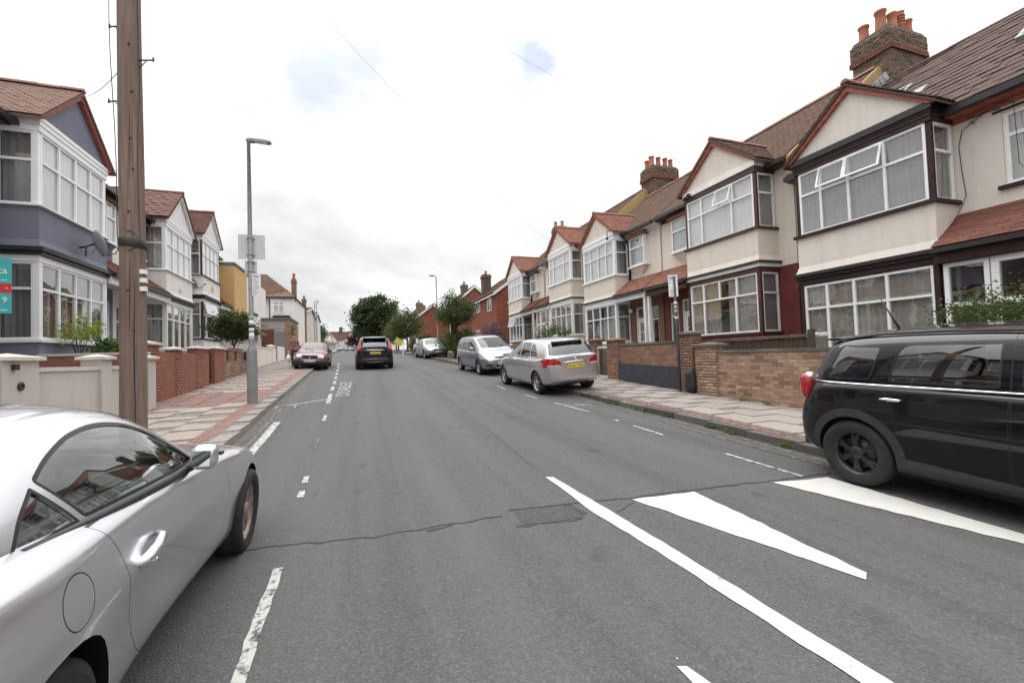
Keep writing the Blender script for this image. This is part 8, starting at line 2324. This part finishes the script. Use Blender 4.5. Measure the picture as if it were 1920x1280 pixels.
# ------------------------------------------------------------------ person on the left pavement
def person():
    x, y = U(-3.12), U(24.3); z = rz(y) + KH - .02
    T = empty('person', (x, y, z), (0, 0, radians(180 + 6)), 1, 'person in a red checked shirt walking on the left pavement with a white carrier bag', 'person')
    # joints: facing +y in local space
    J = [(0, 0, .95), (0, .01, 1.12), (0, .0, 1.30), (0, 0, 1.43), (0, .01, 1.50), (0, .02, 1.56), (0, .03, 1.64), (0, .02, 1.72),
         (.18, 0, 1.40), (.25, -.02, 1.12), (.27, .08, .88), (.275, .11, .80), (-.18, 0, 1.40), (-.25, .0, 1.12), (-.27, .04, .87), (-.275, .05, .79),
         (.09, 0, .90), (.10, .14, .50), (.10, .10, .09), (.11, .25, .04), (-.09, 0, .90), (-.10, -.02, .50), (-.10, -.26, .12), (-.10, -.14, .04)]
    Ed = [(0, 1), (1, 2), (2, 3), (3, 4), (4, 5), (5, 6), (6, 7), (3, 8), (8, 9), (9, 10), (10, 11), (3, 12), (12, 13), (13, 14), (14, 15), (0, 16), (16, 17), (17, 18), (18, 19), (0, 20), (20, 21), (21, 22), (22, 23)]
    Rd = [(.155, .105), (.15, .10), (.165, .11), (.10, .08), (.056, .056), (.062, .07), (.078, .095), (.068, .085), (.068, .066), (.048, .048), (.033, .036), (.026, .040), (.068, .066), (.048, .048), (.033, .036), (.026, .040),
          (.095, .095), (.066, .066), (.046, .046), (.036, .036), (.095, .095), (.066, .066), (.046, .046), (.036, .036)]
    me = bpy.data.meshes.new('body'); me.from_pydata(J, Ed, [])
    o = bpy.data.objects.new('body', me); COL.objects.link(o)
    sk = o.modifiers.new('skin', 'SKIN'); 
    for i, v in enumerate(me.skin_vertices[0].data): v.radius = Rd[i]; v.use_root = (i == 0)
    ss = o.modifiers.new('s', 'SUBSURF'); ss.levels = 2; ss.render_levels = 2
    dg = bpy.context.evaluated_depsgraph_get(); m2 = bpy.data.meshes.new_from_object(o.evaluated_get(dg)); bpy.data.objects.remove(o)
    n = NT('checked_shirt'); c = n.coord('Object'); sp_ = n.n('ShaderNodeSeparateXYZ'); n.l(c, sp_.inputs[0])
    def band(s_, f_, w): return n.math('LESS_THAN', n.math('FRACT', n.math('MULTIPLY', s_, f_)), w)
    base = n.mix(band(sp_.outputs[2], 9.0, .45), (.27, .035, .04), (.10, .02, .025)); base = n.mix(n.math('MULTIPLY', band(sp_.outputs[0], 9.0, .45), .6), base, (.09, .02, .03))
    base = n.mix(n.math('MULTIPLY', n.math('MAXIMUM', band(sp_.outputs[2], 9.0, .10), band(sp_.outputs[0], 9.0, .10)), .75), base, (.65, .58, .55)); n.bsdf(base, .85)
    m2.materials.clear()
    for m in (n.m, plain('dark_trousers', (.025, .025, .032), .85), M_SKIN, M_PLAST, M_HAIR): m2.materials.append(m)
    for p in m2.polygons:
        c_ = p.center; p.use_smooth = True
        p.material_index = 2 if (c_.z > 1.50 or (abs(c_.x) > .2 and c_.z < .92)) else (3 if c_.z < .10 else (1 if c_.z < .92 else 0))
        if c_.z > 1.735 or (c_.z > 1.62 and c_.y < -.03): p.material_index = 4
    bd = link('body', m2, T)
    for s_ in (-1, 1):
        b = MB(); b.lathe([(.001, .005), (.008, .003), (.001, 0)], (0, 0, 0), 'y', 8); e = b.build('eye', M_HAIR, T); e.location = (s_ * .030, .112, 1.655)
        pod(T, 'ear', M_SKIN, (s_ * .085, .015, 1.64), (.02, .04, .06))
        # fingers
        for k in range(4):
            b = MB(); hx, hy, hz = s_ * .275, .11 if s_ > 0 else .05, .80
            b.tube([(hx - .004 * s_, hy - .025 + k * .017, hz), (hx - .012 * s_, hy - .022 + k * .018, hz - .05), (hx - .03 * s_, hy - .02 + k * .018, hz - .085 - .006 * (k in (1, 2)))], [.010, .009, .007], 6); b.build('finger', M_SKIN, T)
        b = MB(); b.tube([(hx - .02 * s_, hy + .03, hz + .02), (hx - .035 * s_, hy + .05, hz - .02), (hx - .04 * s_, hy + .05, hz - .045)], [.011, .010, .008], 6); b.build('thumb', M_SKIN, T)
    pod(T, 'hair', M_HAIR, (0, .0, 1.745), (.155, .185, .075)); pod(T, 'hair', M_HAIR, (0, -.06, 1.68), (.15, .07, .14))
    pod(T, 'nose', M_SKIN, (0, .125, 1.635), (.028, .035, .045)); pod(T, 'mouth', plain('lips', (.35, .13, .12), .6), (0, .108, 1.598), (.05, .012, .012))
    bagm = bpy.data.meshes.new('carrier_bag'); b = bmesh.new(); bmesh.ops.create_icosphere(b, subdivisions=3, radius=1)
    for v in b.verts:
        k = 1 + .07 * sin(v.co.x * 7 + v.co.z * 9) + .05 * sin(v.co.y * 11); t = max(0, v.co.z)
        v.co = Vector((v.co.x * .13 * k * (1 - .75 * t), v.co.y * .19 * k * (1 - .55 * t), v.co.z * .25))
    b.to_mesh(bagm); b.free(); bagm.materials.append(M_BAG); bagm.polygons.foreach_set('use_smooth', [True] * len(bagm.polygons))
    B = link('carrier_bag', bagm); B.location = T.matrix_basis @ Vector((.285, .10, .485)); B.location = Vector((x, y, z)) + Matrix.Rotation(radians(186), 3, 'Z') @ Vector((.285, .10, .485))
    tag(B, 'full white carrier bag held by the person in the checked shirt', 'bag')
    b = MB()
    for d in (-.03, .03): b.tube([(0, d, .2), (0, d * .6, .27), (0, 0, .31)], .006, 5)
    b.build('handle', M_BAG, B)
person()
for o in [o for o in bpy.data.objects if o.type == 'EMPTY']: o.hide_render = False
